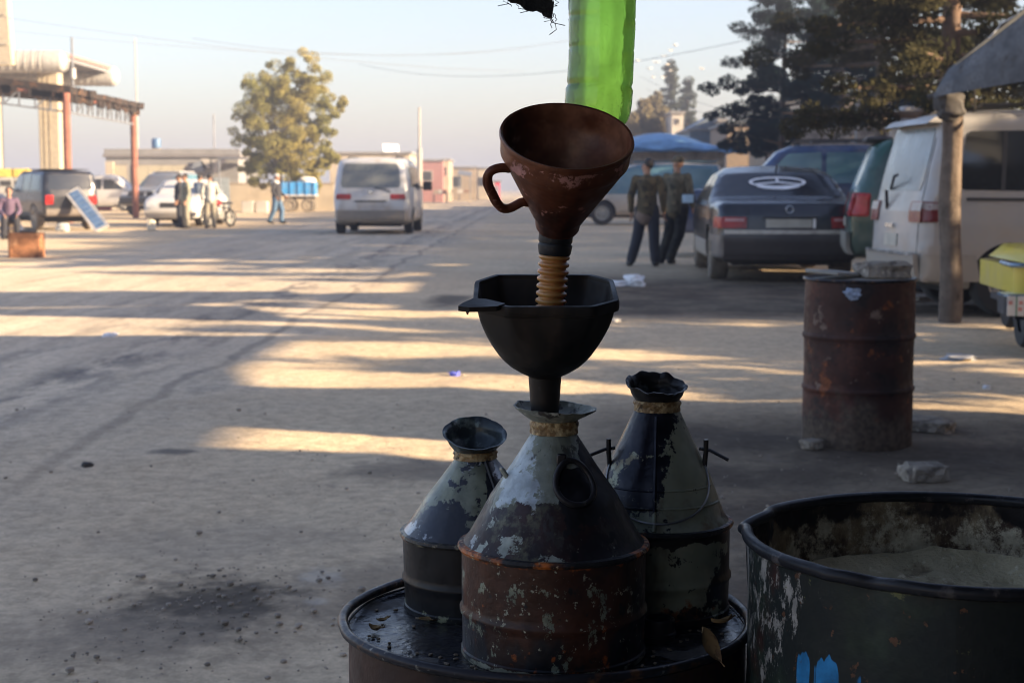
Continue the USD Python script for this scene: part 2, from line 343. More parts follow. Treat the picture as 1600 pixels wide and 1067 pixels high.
def dents(amp, sc, seed):
    def fn(V, A):
        r = np.hypot(V[..., 0], V[..., 1]) + 1e-9
        k = 1 + amp * nz(np.stack([np.cos(A) * sc, np.sin(A) * sc, V[..., 2] * 4], -1), 1.0, seed) / np.maximum(r, 0.02)
        return np.stack([V[..., 0] * k, V[..., 1] * k, V[..., 2]], -1)
    return fn
# -- drum the cans stand on
DR, DH = 0.2965, 0.65
DC = np.array([0.051, 2.21, 0.0])
drum = thing('oil_drum', 'rusty brown oil drum with oily black top carrying the three metal cans', 'drum', DC)
H1, H2 = DH * 0.36, DH * 0.68
def hoop(z, r): return [(r, z - 0.016), (r + 0.006, z - 0.009), (r + 0.009, z), (r + 0.006, z + 0.009), (r, z + 0.016)]
prof = [(0.0, 0.005), (DR - 0.01, 0.0), (DR - 0.006, 0.012)] + hoop(H1, DR - 0.006) + hoop(H2, DR - 0.006) + [(DR - 0.006, DH - 0.012)]
obj('shell', lathe(dense(prof, 0.02), 128, dents(0.008, 2.2, 4)), drum_rust, drum)
def rim_path(R, z, seed, wob=0.004, dentlist=()):
    a = np.arange(160) * 2 * math.pi / 160
    r = R + wob * nz(np.stack([np.cos(a) * 2, np.sin(a) * 2, 0 * a], -1), 1.0, seed) * 2
    zz = z + wob * nz(np.stack([np.cos(a) * 2, np.sin(a) * 2, 0 * a], -1), 1.0, seed + 5) * 1.2
    for a0, w, dr, dz in dentlist:
        d = np.exp(-((np.angle(np.exp(1j * (a - a0)))) / w) ** 2); r = r - dr * d; zz = zz + dz * d
    return np.stack([r * np.cos(a), r * np.sin(a), zz], -1)
obj('rim', tube(rim_path(DR, DH - 0.004, 2), 0.0075, 10, closed=True), rim_metal, drum)
def headfn(V, A): V = V.copy(); V[..., 2] += 0.006 * nz(np.stack([V[..., 0] * 9, V[..., 1] * 9, 0 * A], -1), 1.0, 6); return V
obj('head', lathe(dense([(DR - 0.004, DH - 0.012), (DR - 0.010, DH - 0.017), (DR - 0.014, DH - 0.017), (0.0001, DH - 0.016)], 0.012), 96, headfn), oily_top, drum)
HEAD = DH - 0.017

# -- dry leaves and crumbs on the drum head
leaf_m = worn('dry_leaf', (0.20, 0.13, 0.06), [((0.09, 0.05, 0.025), dict(s=60, lo=0.5, hi=0.6))], rough=0.8, bump=0.3)
def leaf(L, W, curl, seed):
    u = np.linspace(0, 1, 9); t = np.linspace(-1, 1, 7); U, Tt = np.meshgrid(u, t, indexing='ij')
    w = W * np.sin(np.pi * np.clip(U * 0.97 + 0.015, 0, 1)) ** 0.8
    V = np.stack([(U - 0.5) * L, Tt * w / 2, curl * ((U - 0.5) ** 2 * 1.6 + 0.35 * Tt ** 2) * L + 0.004 * nz(np.stack([U * 4, Tt * 2, 0 * U], -1), 1.0, seed)], -1)
    n, k = U.shape; i, j = np.meshgrid(np.arange(n - 1), np.arange(k - 1), indexing='ij'); a = i * k + j
    q = np.stack([a, a + k, a + k + 1, a + 1], -1).reshape(-1, 4); F = np.vstack([q[:, [0, 1, 2]], q[:, [0, 2, 3]]])
    top = V.reshape(-1, 3); m = trimesh.Trimesh(np.vstack([top, top - [0, 0, 0.0008]]), np.vstack([F, F[:, ::-1] + len(top)]), process=False); return m
def leaf_at(u, v, Y, L, W, curl, rz, rx, lab, seed):
    p = at(u, v, Y); t = thing('dry_leaf', lab, 'leaf', p, rot=(math.degrees(rx), 0, math.degrees(rz)))
    obj('leaf_blade', leaf(L, W, curl, seed), leaf_m, t); obj('leaf_stalk', tube([(L * .48, 0, curl * .38 * L), (L * .62, 0.002, curl * .5 * L), (L * .74, 0.004, curl * .5 * L)], 0.0011, 5), leaf_m, t)
px = lambda u, v: (u, v)
def on_head(u, v):
    g = gnd(u, v, HEAD + 0.004); return g[1]
leaf_at(597, 968, on_head(597, 968), 0.02, 0.010, 0.3, 0.5, 0.1, 'small pale dry leaf near the left rim of the cans drum', 1)
leaf_at(586, 983, on_head(586, 983), 0.022, 0.012, 0.5, -0.6, 0.1, 'curled brown leaf against the left rim of the cans drum', 2)
leaf_at(672, 968, on_head(672, 968), 0.034, 0.011, 0.2, 0.05, 0.1, 'reddish flat leaf at the foot of the left can', 3)
p = at(1107, 1004, 1.957); t = thing('dry_leaf', 'long dry brown leaf hanging over the drum front rim', 'leaf', p, rot=(82, 62, 20))
obj('leaf_blade', leaf(0.055, 0.022, 0.25, 4), leaf_m, t); obj('leaf_stalk', tube([(.026, 0, .007), (.036, 0.001, .01)], 0.001, 5), leaf_m, t)
leaf_at(1128, 972, 2.02, 0.035, 0.013, 0.35, 0.5, -0.2, 'short tan leaf lying on the rim beside the right can', 5)
rs = np.random.RandomState(3); crumbs = []
for k in range(80):
    a, r = rs.uniform(0, 2 * math.pi), (DR - 0.02) * math.sqrt(rs.uniform(0.45, 1.0))
    crumbs.append(T(rock((0.004 + 0.006 * rs.rand(), 0.005, 0.003), k % 7, 1, 0.3), (DC[0] + r * math.cos(a), DC[1] + r * math.sin(a), HEAD + 0.002), rs.uniform(0, 6)))
obj('grit', cat_(crumbs), plain('grit_brown', (0.13, 0.095, 0.06), 0.9), kind='stuff', label='crumbs of grit and rust on the oily drum top', cat='grit')

# -- fuel cans: straight body, conical shoulder, neck and flared lip
def can_parts(name, label, loc, R, hb, hs, Rn, hn, Rl, hl, mats, seed, tilt=(0, 0, 0), liptilt=(0, 0), lipwave=0.004, ears=None):
    t = thing(name, label, 'fuel can', loc, rot=tilt)
    mb, ms, mn, ml, mi = mats[:5]
    zb, zs = hb, hb + hs; zn, zl = zs + hn, zs + hn + hl
    bead = 0.42 * hb
    pb = [(0.0001, 0.004), (R - 0.004, 0.004), (R - 0.002, 0.0), (R, 0.003), (R, 0.010), (R - 0.002, 0.012), (R - 0.001, bead - 0.006), (R + 0.002, bead - 0.002), (R + 0.002, bead + 0.003), (R - 0.001, bead + 0.007), (R - 0.001, hb - 0.003)]
    obj('body', lathe(dense(pb, 0.006), 112, dents(0.0035, 1.8, seed)), mb, t)
    obj('seam_bead', lathe([(R - 0.004, hb - 0.006), (R + 0.002, hb - 0.005), (R + 0.0045, hb - 0.001), (R + 0.003, hb + 0.003), (R - 0.005, hb + 0.005)], 112, dents(0.004, 1.8, seed)), mats[5], t)
    ps = [(R - 0.001, hb + 0.002), (R - 0.010, hb + 0.014), (R * 0.62 + Rn * 0.38, hb + hs * 0.40), (R * 0.60 + Rn * 0.4, hb + hs * 0.43), (R * 0.30 + Rn * 0.70, hb + hs * 0.70), (Rn + 0.002, zs - 0.004), (Rn, zs)]
    obj('shoulder', lathe(dense(ps, 0.006), 112, dents(0.003, 2.0, seed + 1)), ms, t)
    def bumpy(V, A):
        r = 1 + 0.07 * (meshkit.noise(np.stack([np.cos(A) * 7, np.sin(A) * 7, V[..., 2] * 260], -1), seed) - 0.5) ; return np.stack([V[..., 0] * r, V[..., 1] * r, V[..., 2]], -1)
    obj('neck', lathe(dense([(Rn - 0.003, zs - 0.003), (Rn + 0.0025, zs - 0.001), (Rn + 0.0015, zs + hn * 0.4), (Rn + 0.003, zs + hn * 0.7), (Rn + 0.002, zn), (Rn - 0.003, zn + 0.003)], 0.002), 96, bumpy), mn, t)
    def lipfn(V, A):
        V = V.copy(); k = np.clip((V[..., 2] - zn) / hl, 0, 1)
        V[..., 2] += k * (V[..., 0] * math.tan(liptilt[0]) + V[..., 1] * math.tan(liptilt[1]))
        e = np.stack([np.cos(A) * 1.6, np.sin(A) * 1.6, 0 * A], -1)
        V[..., 2] += k * lipwave * 2.4 * nz(e, 1.6, seed + 3); r = 1 + k * 0.16 * nz(e, 1.2, seed + 7)
        V[..., 0] *= r; V[..., 1] *= r; return V
    g = 0.0012
    lp = [(Rn - 0.004, zn - 0.004), (Rn, zn), (Rn + (Rl - Rn) * 0.5, zn + hl * 0.45), (Rl - 0.004, zl - 0.004), (Rl, zl), (Rl + 0.0008, zl + 0.0012), (Rl - 0.002, zl + 0.001), (Rl - 0.007, zl - 0.005), (Rn + (Rl - Rn) * 0.45, zn + hl * 0.45), (Rn - 0.004, zn + 0.001), (Rn - 0.005, zn - 0.03)]
    obj('lip', lathe(dense(lp, 0.003), 112, lipfn), ml, t)
    obj('inside', lathe([(Rn - 0.0055, zn - 0.004), (Rn - 0.006, zs - 0.02), (Rn * 0.8, zs - 0.03), (0.0001, zs - 0.03)], 48), mi, t)
    return t
inside_dark = plain('can_inside', (0.012, 0.011, 0.009), 0.4)
wax = worn('neck_solder', (0.17, 0.10, 0.04), [((0.42, 0.31, 0.16), dict(s=75, lo=0.42, hi=0.6)), ((0.02, 0.014, 0.010), dict(s=45, lo=0.55, hi=0.64))], rough=0.5, bump=0.9, bscale=160, bdist=0.004)
seam_rust = worn('seam_orange_rust', (0.05, 0.02, 0.011), [((0.32, 0.085, 0.015), dict(s=45, lo=0.44, hi=0.58)), ((0.5, 0.35, 0.2), dict(s=160, lo=0.58, hi=0.64)), ((0.012, 0.011, 0.011), dict(s=9, lo=0.52, hi=0.6))], rough=0.5, bump=0.9, bscale=170)
seam_dull = worn('seam_dark', (0.028, 0.024, 0.02), [((0.25, 0.21, 0.14), dict(s=45, lo=0.5, hi=0.62)), ((0.13, 0.05, 0.02), dict(s=25, lo=0.55, hi=0.65))], rough=0.4, metallic=0.3, bump=0.7, bscale=140)
# front can (local z: body 0-.152, shoulder to .305)
fb = worn('front_can_body', (0.020, 0.010, 0.0075), [
    ((0.042, 0.016, 0.009), dict(s=9, lo=0.45, hi=0.62, g=[('z', 0.02, 0.09, 0.12)])),
    (TAR, dict(s=7, d=4, lo=0.50, hi=0.56, g=[('z', 0.05, 0.095, -0.30)], off=4.4, st=(1, 1, 0.45))),
    ((0.018, 0.012, 0.012), dict(s=5, lo=0.55, hi=0.65)),
    ((0.17, 0.045, 0.010), dict(s=40, lo=0.58, hi=0.68, g=[('z', 0.136, 0.150, 0.22), ('z', 0.0, 0.12, -0.1)])),
    (DULL, dict(s=30, d=9, r=0.74, lo=0.585, hi=0.605, off=2.2, st=(1, 1, 0.7), g=[('z', 0.035, 0.07, 0.05), ('z', 0.115, 0.135, -0.2)], met=0.2)), ((0.24, 0.23, 0.17), dict(s=75, d=6, r=0.7, lo=0.64, hi=0.66, g=[('z', 0.03, 0.07, 0.03)])), ((0.012, 0.009, 0.009), dict(s=18, d=6, lo=0.55, hi=0.63, st=(1, 1, 0.12), a=0.7)),
    ((0.17, 0.165, 0.12), dict(s=30, d=8, r=0.7, lo=0.47, hi=0.52, g=[('z', 0.006, 0.017, -0.45)], off=7.7)),
    ((0.012, 0.011, 0.011), dict(s=22, d=6, lo=0.60, hi=0.64, off=3.9))], rough=0.40, bump=0.5, bscale=90)
fs = worn('front_can_shoulder', (0.011, 0.009, 0.011), [
    ((0.026, 0.012, 0.010), dict(s=8, lo=0.45, hi=0.7)),
    (GALV, dict(s=38, d=9, r=0.74, lo=0.62, hi=0.635, off=6.3, a=0.9, g=[('z', 0.16, 0.2, -0.03)])), ((0.10, 0.095, 0.075), dict(s=90, d=5, lo=0.66, hi=0.68)),
    (GALV, dict(s=11, d=9, r=0.72, lo=0.50, hi=0.51, g=[('z', 0.205, 0.255, 0.40), ('x', -0.005, 0.055, -0.44), ('z', 0.15, 0.20, -0.05)], off=11.2, v=0.25, vs=55, met=0.25, ro=0.42)),
    ((0.12, 0.12, 0.075), dict(s=18, d=6, lo=0.52, hi=0.6, g=[('z', 0.225, 0.26, 0.1), ('x', 0.0, 0.04, -0.3), ('z', 0.16, 0.23, 0.05)], off=1.9, a=0.55)),
    ((0.36, 0.40, 0.42), dict(s=15, d=8, r=0.68, lo=0.57, hi=0.60, g=[('z', 0.20, 0.25, 0.12), ('x', -0.03, 0.02, -0.4)], off=8.8, a=0.7)),
    ((0.030, 0.027, 0.024), dict(s=26, d=9, r=0.72, lo=0.56, hi=0.60, st=(1, 1, 0.25), off=15.1, a=0.8)), (TAR, dict(s=14, d=7, lo=0.52, hi=0.54, g=[('x', -0.004, 0.012, 0.14), ('x', -0.03, -0.004, 0.0), ('z', 0.262, 0.275, -0.4), ('z', 0.20, 0.225, 0.06), ('z', 0.05, 0.2, -0.12)], off=21.0))], rough=0.40, bump=0.45, bscale=90)
fl = worn('front_can_lip', (0.19, 0.19, 0.155), [((0.04, 0.033, 0.028), dict(s=28, d=7, lo=0.54, hi=0.6)), ((0.36, 0.34, 0.28), dict(s=70, lo=0.55, hi=0.65)), ((0.012, 0.011, 0.01), dict(s=16, lo=0.6, hi=0.64))], rough=0.5, metallic=0.2, bump=0.8, bscale=120)
front = can_parts('fuel_can', 'large front can with bare grey shoulder, rusty body and black funnel in its neck', (0.0575, 2.078, HEAD), 0.1275, 0.152, 0.155, 0.0305, 0.016, 0.056, 0.018,
                  (fb, fs, wax, fl, inside_dark, seam_rust), 11, tilt=(0, 0, 0), liptilt=(-0.05, 0.02), lipwave=0.0035)
# swing handle folded against its shoulder, with a hinge lug
def on_cone(ang, z, R, hb, hs, Rn, off=0.004):
    r = R + (Rn - R) * np.clip((z - hb) / hs, 0, 1) + off; return np.array([r * math.cos(ang), r * math.sin(ang), z])
def cone_loop(c_ang, zc, wa, hz_, R, hb, hs, Rn, rad, off=0.006, n=36, full=True, m=8):
    P = []
    for k in range(n):
        a = 2 * math.pi * k / n if full else math.pi * (k / (n - 1)) + math.pi
        P.append(on_cone(c_ang + wa * math.cos(a), zc + hz_ * math.sin(a) , R, hb, hs, Rn, off))
    return tube(P, rad, m, closed=full)
tarm = worn('tarry_steel', (0.014, 0.012, 0.012), [((0.09, 0.08, 0.065), dict(s=50, lo=0.6, hi=0.7))], rough=0.35, bump=0.4)
A0 = -math.pi / 2
obj('handle', cone_loop(A0 + 0.36, 0.250, 0.36, 0.027, 0.1275, 0.152, 0.155, 0.0305, 0.0042, 0.008), tarm, front)
obj('handle_lug', cat_([bx(0.013, 0.006, 0.020, on_cone(A0 + 0.16, 0.276, 0.1275, 0.152, 0.155, 0.0305, 0.004), 0.002)]), tarm, front)
obj('side_lug', T(bx(0.006, 0.014, 0.026, (0, 0, 0), 0.0025), on_cone(math.pi + 0.25, 0.250, 0.1275, 0.152, 0.155, 0.0305, 0.002), 0.25, 0, -0.55), fl, front)
# left can
lb = worn('left_can_body', (0.007, 0.0065, 0.0065), [((0.016, 0.011, 0.009), dict(s=7, lo=0.5, hi=0.7)), ((0.13, 0.13, 0.08), dict(s=14, d=7, lo=0.60, hi=0.63, g=[('z', 0.0, 0.05, -0.12), ('x', -0.06, 0.0, -0.1), ('x', -0.115, -0.07, 0.1)], off=4.2))], rough=0.36, bump=0.3)
lsh = worn('left_can_shoulder', (0.013, 0.013, 0.018), [
    ((0.30, 0.32, 0.34), dict(s=12, d=9, r=0.7, lo=0.50, hi=0.52, g=[('x', -0.055, -0.105, 0.0), ('x', -0.085, -0.045, -0.22), ('z', 0.11, 0.225, 0.16)], off=3.3, met=0.2)),
    (DULL, dict(s=13, d=9, r=0.7, lo=0.52, hi=0.535, g=[('z', 0.13, 0.19, 0.16), ('x', 0.015, 0.03, -0.5), ('z', 0.11, 0.14, -0.08)], off=9.4)),
    ((0.012, 0.011, 0.012), dict(s=26, d=7, lo=0.58, hi=0.61, off=2.1))], rough=0.33, bump=0.35, spec=0.4)
ll = worn('left_can_lip', (0.035, 0.042, 0.045), [((0.16, 0.19, 0.17), dict(s=16, d=6, lo=0.52, hi=0.62)), ((0.012, 0.012, 0.012), dict(s=24, lo=0.56, hi=0.64))], rough=0.32, metallic=0.4, bump=0.4)
left = can_parts('fuel_can', 'left fuel can with blackened body and blue-grey scraped shoulder, open tilted mouth', (-0.052, 2.315, HEAD), 0.1145, 0.118, 0.113, 0.031, 0.010, 0.047, 0.026,
                 (lb, lsh, wax, ll, inside_dark, seam_dull), 23, tilt=(0.6, -1.0, 0), liptilt=(-0.06, 0.36), lipwave=0.0022)
obj('vertical_seam', tube([on_cone(A0 + 0.52, z, 0.1145, 0.118, 0.113, 0.031, 0.001) for z in np.linspace(0.125, 0.228, 10)], 0.0032, 6), tarm, left)
# right can
rb = worn('right_can_body', (0.20, 0.21, 0.15), [
    ((0.085, 0.075, 0.045), dict(s=8, lo=0.48, hi=0.66, st=(1, 1, 0.4))),
    ((0.22, 0.21, 0.15), dict(s=14, lo=0.55, hi=0.7, a=0.7)),
    ((0.018, 0.014, 0.011), dict(s=16, d=8, lo=0.56, hi=0.60, g=[('z', 0.105, 0.13, 0.22), ('z', 0.02, 0.10, -0.08), ('x', 0.05, 0.10, 0.2)], off=5.3)),
    ((0.014, 0.012, 0.010), dict(s=26, d=8, r=0.7, lo=0.595, hi=0.62, off=2.7)),
    ((0.20, 0.07, 0.02), dict(s=30, lo=0.55, hi=0.66, g=[('z', 0.115, 0.132, 0.15), ('z', 0.0, 0.11, -0.2)]))], rough=0.42, metallic=0.25, bump=0.4, bscale=80)
rsh = worn('right_can_shoulder', (0.22, 0.23, 0.165), [
    ((0.24, 0.25, 0.20), dict(s=10, lo=0.5, hi=0.66, a=0.7, g=[('x', -0.02, 0.04, 0.08)])),
    ((0.11, 0.075, 0.035), dict(s=12, lo=0.55, hi=0.68, a=0.8)),
    ((0.012, 0.012, 0.018), dict(s=20, d=9, r=0.76, lo=0.52, hi=0.535, g=[('x', -0.035, 0.012, 0.0), ('x', -0.005, 0.035, -0.20), ('x', -0.09, -0.05, -0.0), ('z', 0.24, 0.30, 0.18), ('z', 0.14, 0.19, 0.08)], off=12.5, ro=0.3)),
    ((0.018, 0.015, 0.012), dict(s=9, d=7, lo=0.50, hi=0.56, g=[('x', 0.05, 0.075, 0.25), ('x', -0.1, 0.05, -0.25)], off=4.4))], rough=0.42, metallic=0.2, bump=0.4, bscale=80)
rl = worn('right_can_lip', (0.018, 0.016, 0.016), [((0.11, 0.12, 0.12), dict(s=26, d=6, lo=0.57, hi=0.65)), ((0.06, 0.035, 0.02), dict(s=18, lo=0.58, hi=0.66))], rough=0.38, metallic=0.3, bump=0.6)
right = can_parts('fuel_can', 'right fuel can with peeling grey-green paint and wire loop handles on its shoulder', (0.2165, 2.272, HEAD + 0.006), 0.111, 0.136, 0.168, 0.0325, 0.014, 0.045, 0.024,
                  (rb, rsh, wax, rl, inside_dark, seam_rust), 37, tilt=(0, 0, 0), liptilt=(-0.10, 0.25), lipwave=0.005)
RC = (0.111, 0.136, 0.168, 0.0325)
for ang in (math.pi + 0.18, -0.18 - 0.1):
    b = on_cone(ang, 0.232, *RC, 0.002); o = np.array([math.cos(ang), math.sin(ang), 0.0]); s = np.array([-o[1], o[0], 0]); up = np.array([0, 0, 1.0])
    obj('ear', tube([b - up * 0.028 - o * 0.001, b - up * 0.01 + o * 0.004, b + up * 0.012 + o * 0.006, b + up * 0.030 + o * 0.006], 0.0038, 8), tarm, right)
    obj('toggle', tube([b + up * 0.016 - o * 0.004, b + up * 0.014 + o * 0.012, b + up * 0.002 + o * 0.040 - s * 0.006], 0.0026, 8), tarm, right)
wire_m = plain('bare_wire', (0.30, 0.30, 0.30), 0.35, 0.8)
wp = []
for k in range(40):
    f = k / 39; a = math.pi + 0.18 + f * (math.pi - 0.46); z = 0.228 - 0.075 * math.sin(math.pi * f) ** 0.75
    wp.append(on_cone(a, z, *RC, 0.003))
obj('wire_handle', tube(wp, 0.0016, 6), wire_m, right)
obj('vertical_seam', tube([on_cone(A0 - 0.12, z, *RC, 0.0008) for z in np.linspace(0.143, 0.298, 10)], 0.003, 6), rsh, right)
for z in (0.172, 0.196):
    obj('ring_bead', tube([on_cone(A0 + a, z, *RC, 0.0006) for a in np.linspace(-1.2, 1.2, 30)], 0.0018, 6), rsh, right)
cap = thing('steel_cap', 'black ring cap between the front and right cans', 'cap', (0.208, 2.130, HEAD))
obj('cap_shell', lathe([(0.0215, 0.0), (0.0235, 0.002), (0.0235, 0.030), (0.0215, 0.033), (0.0185, 0.033), (0.0185, 0.026), (0.0001, 0.026)], 40), tarm, cap)
obj('cap_ridge', lathe([(0.0234, 0.008), (0.0255, 0.010), (0.0255, 0.013), (0.0234, 0.015)], 40), tarm, cap)

# -- black funnel standing in the front can
blackp = worn('black_plastic', (0.016, 0.012, 0.009), [((0.040, 0.027, 0.018), dict(s=14, d=5, lo=0.45, hi=0.75, st=(1, 1, 0.4))), ((0.008, 0.007, 0.006), dict(s=9, d=6, lo=0.52, hi=0.62, st=(1, 1, 0.25))), ((0.030, 0.028, 0.026), dict(s=60, lo=0.66, hi=0.74, a=0.5))], rough=0.50, bump=0.25, bscale=60, spec=0.22)
fpos = np.array([0.045, 2.085, 1.127])
bf = thing('black_funnel', 'black square plastic funnel standing in the front can', 'funnel', fpos, rot=(10.0, 0, 0))   # the mouth tips, the stem stays plumb
def octo(hw, hd, c, n=96):
    P = Polygon([(-hw + c * 1.25, -hd), (hw - c, -hd), (hw, -hd + c), (hw, hd - c), (hw - c * .8, hd), (-hw + c * .8, hd), (-hw, hd - c * 1.2), (-hw, -hd + c * 1.1)]).buffer(-0.008).buffer(0.008, quad_segs=6)
    r = P.exterior; return np.array([r.interpolate(k / n, normalized=True).coords[0] for k in range(n)])
base = octo(0.092, 0.089, 0.034)
base = base[np.argsort(np.arctan2(base[:, 1], base[:, 0]))]
def ring_blend(r_scale, k, rr, z, off=(0, 0)):
    """Between the octagonal outline (k=0) and a circle of radius rr (k=1)."""
    a = np.arctan2(base[:, 1], base[:, 0]); c = np.stack([np.cos(a), np.sin(a)], 1) * rr
    p = base * r_scale * (1 - k) + c * k
    return np.column_stack([p + off, np.full(len(p), z)])
def rings_mesh(R):
    n = len(R[0]); V = np.vstack(R); F = []
    for i in range(len(R) - 1):
        for j in range(n):
            a, b = i * n + j, i * n + (j + 1) % n; F += [[a, b, b + n], [a, b + n, a + n]]
    return trimesh.Trimesh(V, np.array(F), process=False)
zs_ = np.linspace(0, 1, 15)
back = 0.176  # tan(10 deg)
def bowl(s, inward):
    R = []
    for f in zs_:
        z = -0.108 * f; w = math.sqrt(max(0, 1 - (f * 0.985) ** 2.2))
        rs_ = (0.90 - 0.01 * inward) * s
        k = min(1, f * 1.6) ** 1.5; rr = max(0.0225 - 0.002 * inward, 0.088 * w)
        q = ring_blend(max(w, 0.0), k, rr, z, (0, -back * 0.108 * f)); R.append(q if inward == 0 else q * [0.97, 0.97, 1] + [0, 0, 0.002])
    return R
outer, inner = bowl(1.0, 0), bowl(1.0, 1)
stem = [ring_blend(0, 1, r, z, (0, -back * -z)) for r, z in ((0.0225, -0.109), (0.0215, -0.125), (0.0190, -0.160), (0.0175, -0.205))]
stem_in = [ring_blend(0, 1, r - 0.002, z, (0, -back * -z)) for r, z in ((0.0225, -0.107), (0.0175, -0.205))]
obj('bowl', rings_mesh(stem_in[::-1] + inner[::-1] + [outer[0] * [0.985, 0.985, 1] + [0, 0, 0.004]] + outer[:1]  + outer), blackp, bf, smooth=50)
obj('stem', rings_mesh([outer[-1]] + stem + [stem_in[1]]), blackp, bf, smooth=50)
def lip_ring(s, z): return np.column_stack([base * s, np.full(len(base), z)])
obj('rim', rings_mesh([lip_ring(0.985, -0.010), lip_ring(1.045, -0.008), lip_ring(1.06, -0.004), lip_ring(1.06, 0.004), lip_ring(1.045, 0.007), lip_ring(0.985, 0.007), lip_ring(0.97, 0.004), lip_ring(0.97, -0.010), lip_ring(0.985, -0.010)]), blackp, bf, smooth=50)
tab = prism(Polygon([(-0.113, -0.094), (-0.100, -0.099), (-0.066, -0.094), (-0.056, -0.081), (-0.080, -0.058), (-0.095, -0.054), (-0.107, -0.076)]).buffer(0.002), 0.002, 0.0085)
obj('pouring_tab', tab, blackp, bf)
obj('tab_drip', tube([(-0.103, -0.090, 0.002), (-0.103, -0.090, -0.004)], [0.003, 0.0012], 6), plain('rust_drip', (0.10, 0.04, 0.015), 0.6), bf)

# -- brown funnel with its corrugated hose, standing in the black one
brownp = worn('brown_plastic', (0.090, 0.026, 0.011), [
    ((0.15, 0.052, 0.022), dict(s=9, d=4, lo=0.42, hi=0.7)), ((0.032, 0.011, 0.007), dict(s=12, lo=0.52, hi=0.68, st=(1, 1, 0.3))),
    ((0.33, 0.155, 0.125), dict(s=24, d=9, r=0.72, lo=0.54, hi=0.575, g=[('z', 0.107, 0.125, 0.16), ('z', 0.046, 0.107, -0.10), ('z', 0.137, 0.149, -0.5), ('y', -0.05, 0.03, -0.6)], off=6.1, ro=0.8)),
    ((0.16, 0.075, 0.04), dict(s=70, lo=0.62, hi=0.7, a=0.6))], rough=0.46, bump=0.35, bscale=70)
browni = worn('brown_plastic_inside', (0.085, 0.026, 0.012), [((0.20, 0.085, 0.045), dict(s=11, d=5, lo=0.42, hi=0.72, g=[('z', 0.03, 0.14, -0.1), ('z', 0.02, 0.07, 0.1)])), ((0.24, 0.16, 0.13), dict(s=16, d=7, lo=0.58, hi=0.66, a=0.7))], rough=0.36, bump=0.35, bscale=50)
tipx = math.radians(31)
gp = np.array([0.0605, 2.085, 1.2125])
gf = thing('brown_funnel', 'tilted rusty brown plastic funnel with a corrugated amber hose', 'funnel', gp, rot=(math.degrees(tipx), 0, 0))
gf.GetAttribute('xformOp:rotateXYZ').Set(Gf.Vec3f(math.degrees(tipx), 5.0, 0))
FS = 0.93
cone = [(0.020, 0.0), (0.0275, 0.002), (0.0315, 0.008), (0.0335, 0.020), (0.0875, 0.122), (0.0915, 0.128), (0.0925, 0.150), (0.0945, 0.153), (0.0950, 0.157), (0.0935, 0.160), (0.0905, 0.159)]
coni = [(0.0905, 0.159), (0.0895, 0.152), (0.0885, 0.130), (0.0855, 0.122), (0.0310, 0.020), (0.018, 0.012)]
cone = [(r * FS, z * FS) for r, z in cone]; coni = [(r * FS, z * FS) for r, z in coni]
obj('cone', lathe(dense(cone, 0.006), 112, dents(0.0025, 1.3, 5)), brownp, gf, smooth=35)
obj('cone_inside', lathe(dense(coni, 0.006), 112, dents(0.0025, 1.3, 5)), browni, gf, smooth=35)
ha = math.pi + 0.42
def hp(r, z): return (r * FS * math.cos(ha), r * FS * math.sin(ha), z * FS)
hpts = [hp(0.083, 0.118), hp(0.103, 0.121), hp(0.113, 0.116), hp(0.115, 0.104), hp(0.108, 0.085), hp(0.096, 0.062), hp(0.088, 0.054), hp(0.076, 0.053), hp(0.058, 0.060), hp(0.050, 0.057)]
from scipy.interpolate import splprep, splev
def spline(P, n, s=0):
    tck, _ = splprep(np.array(P).T, s=s); return np.array(splev(np.linspace(0, 1, n), tck)).T
obj('handle', tube(spline(hpts, 48), 0.0062, 10, flat=1.0), brownp, gf)
obj('handle_ridge', tube([np.array(q) * 1.0 + np.array([math.cos(ha), math.sin(ha), 0]) * 0.004 for q in spline(hpts[1:-2], 30)], 0.0032, 8), brownp, gf)
Mi = np.linalg.inv(trimesh.transformations.euler_matrix(tipx, math.radians(5.0), 0)[:3, :3])
def to_local(P): return (np.asarray(P, float) - gp) @ Mi.T
collar_m = worn('black_rubber', (0.010, 0.010, 0.011), [((0.03, 0.028, 0.026), dict(s=40, lo=0.55, hi=0.7))], rough=0.45, bump=0.3)
amber = Mat(); av = amber.obj(); an = amber.noise(20, av, 4)
ac = amber.mix(amber.step(an, 0.35, 0.7), (0.26, 0.115, 0.028), (0.40, 0.20, 0.055))
amber_m = amber.done('amber_hose', amber('principled_bsdf', base_color=ac, roughness=0.38, subsurface_weight=0.25, subsurface_scale=0.006).BSDF)
P0, P1 = np.array([0.0595, 2.081, 1.210]), np.array([0.0475, 2.088, 1.042])
def axis_lathe(prof, P, Q, n=56):
    """Lathe about the world segment P-Q, profile in (r, metres from P), given in the funnel's own coordinates."""
    x, y, d = frame_of(Q - P); m = lathe(prof, n); v = m.vertices
    m.vertices = to_local(P + v[:, :1] * x + v[:, 1:2] * y + v[:, 2:3] * d)
    if np.dot(np.cross(x, y), d) < 0: m.invert()
    return m
obj('collar', axis_lathe([(0.012, -0.010), (0.0222, -0.008), (0.0232, -0.002), (0.0232, 0.010), (0.0215, 0.013), (0.0235, 0.016), (0.0220, 0.026), (0.0205, 0.029), (0.014, 0.030)], P0, P1), collar_m, gf, smooth=50)
hose = []
for k in range(15):
    s = 0.027 + k * 0.0100
    hose += [(0.0172, s), (0.0180, s + 0.0012), (0.0206, s + 0.0026), (0.0214, s + 0.0046), (0.0206, s + 0.0068), (0.0180, s + 0.0082), (0.0172, s + 0.0092)]
obj('hose', axis_lathe(hose, P0, P1), amber_m, gf, smooth=60)

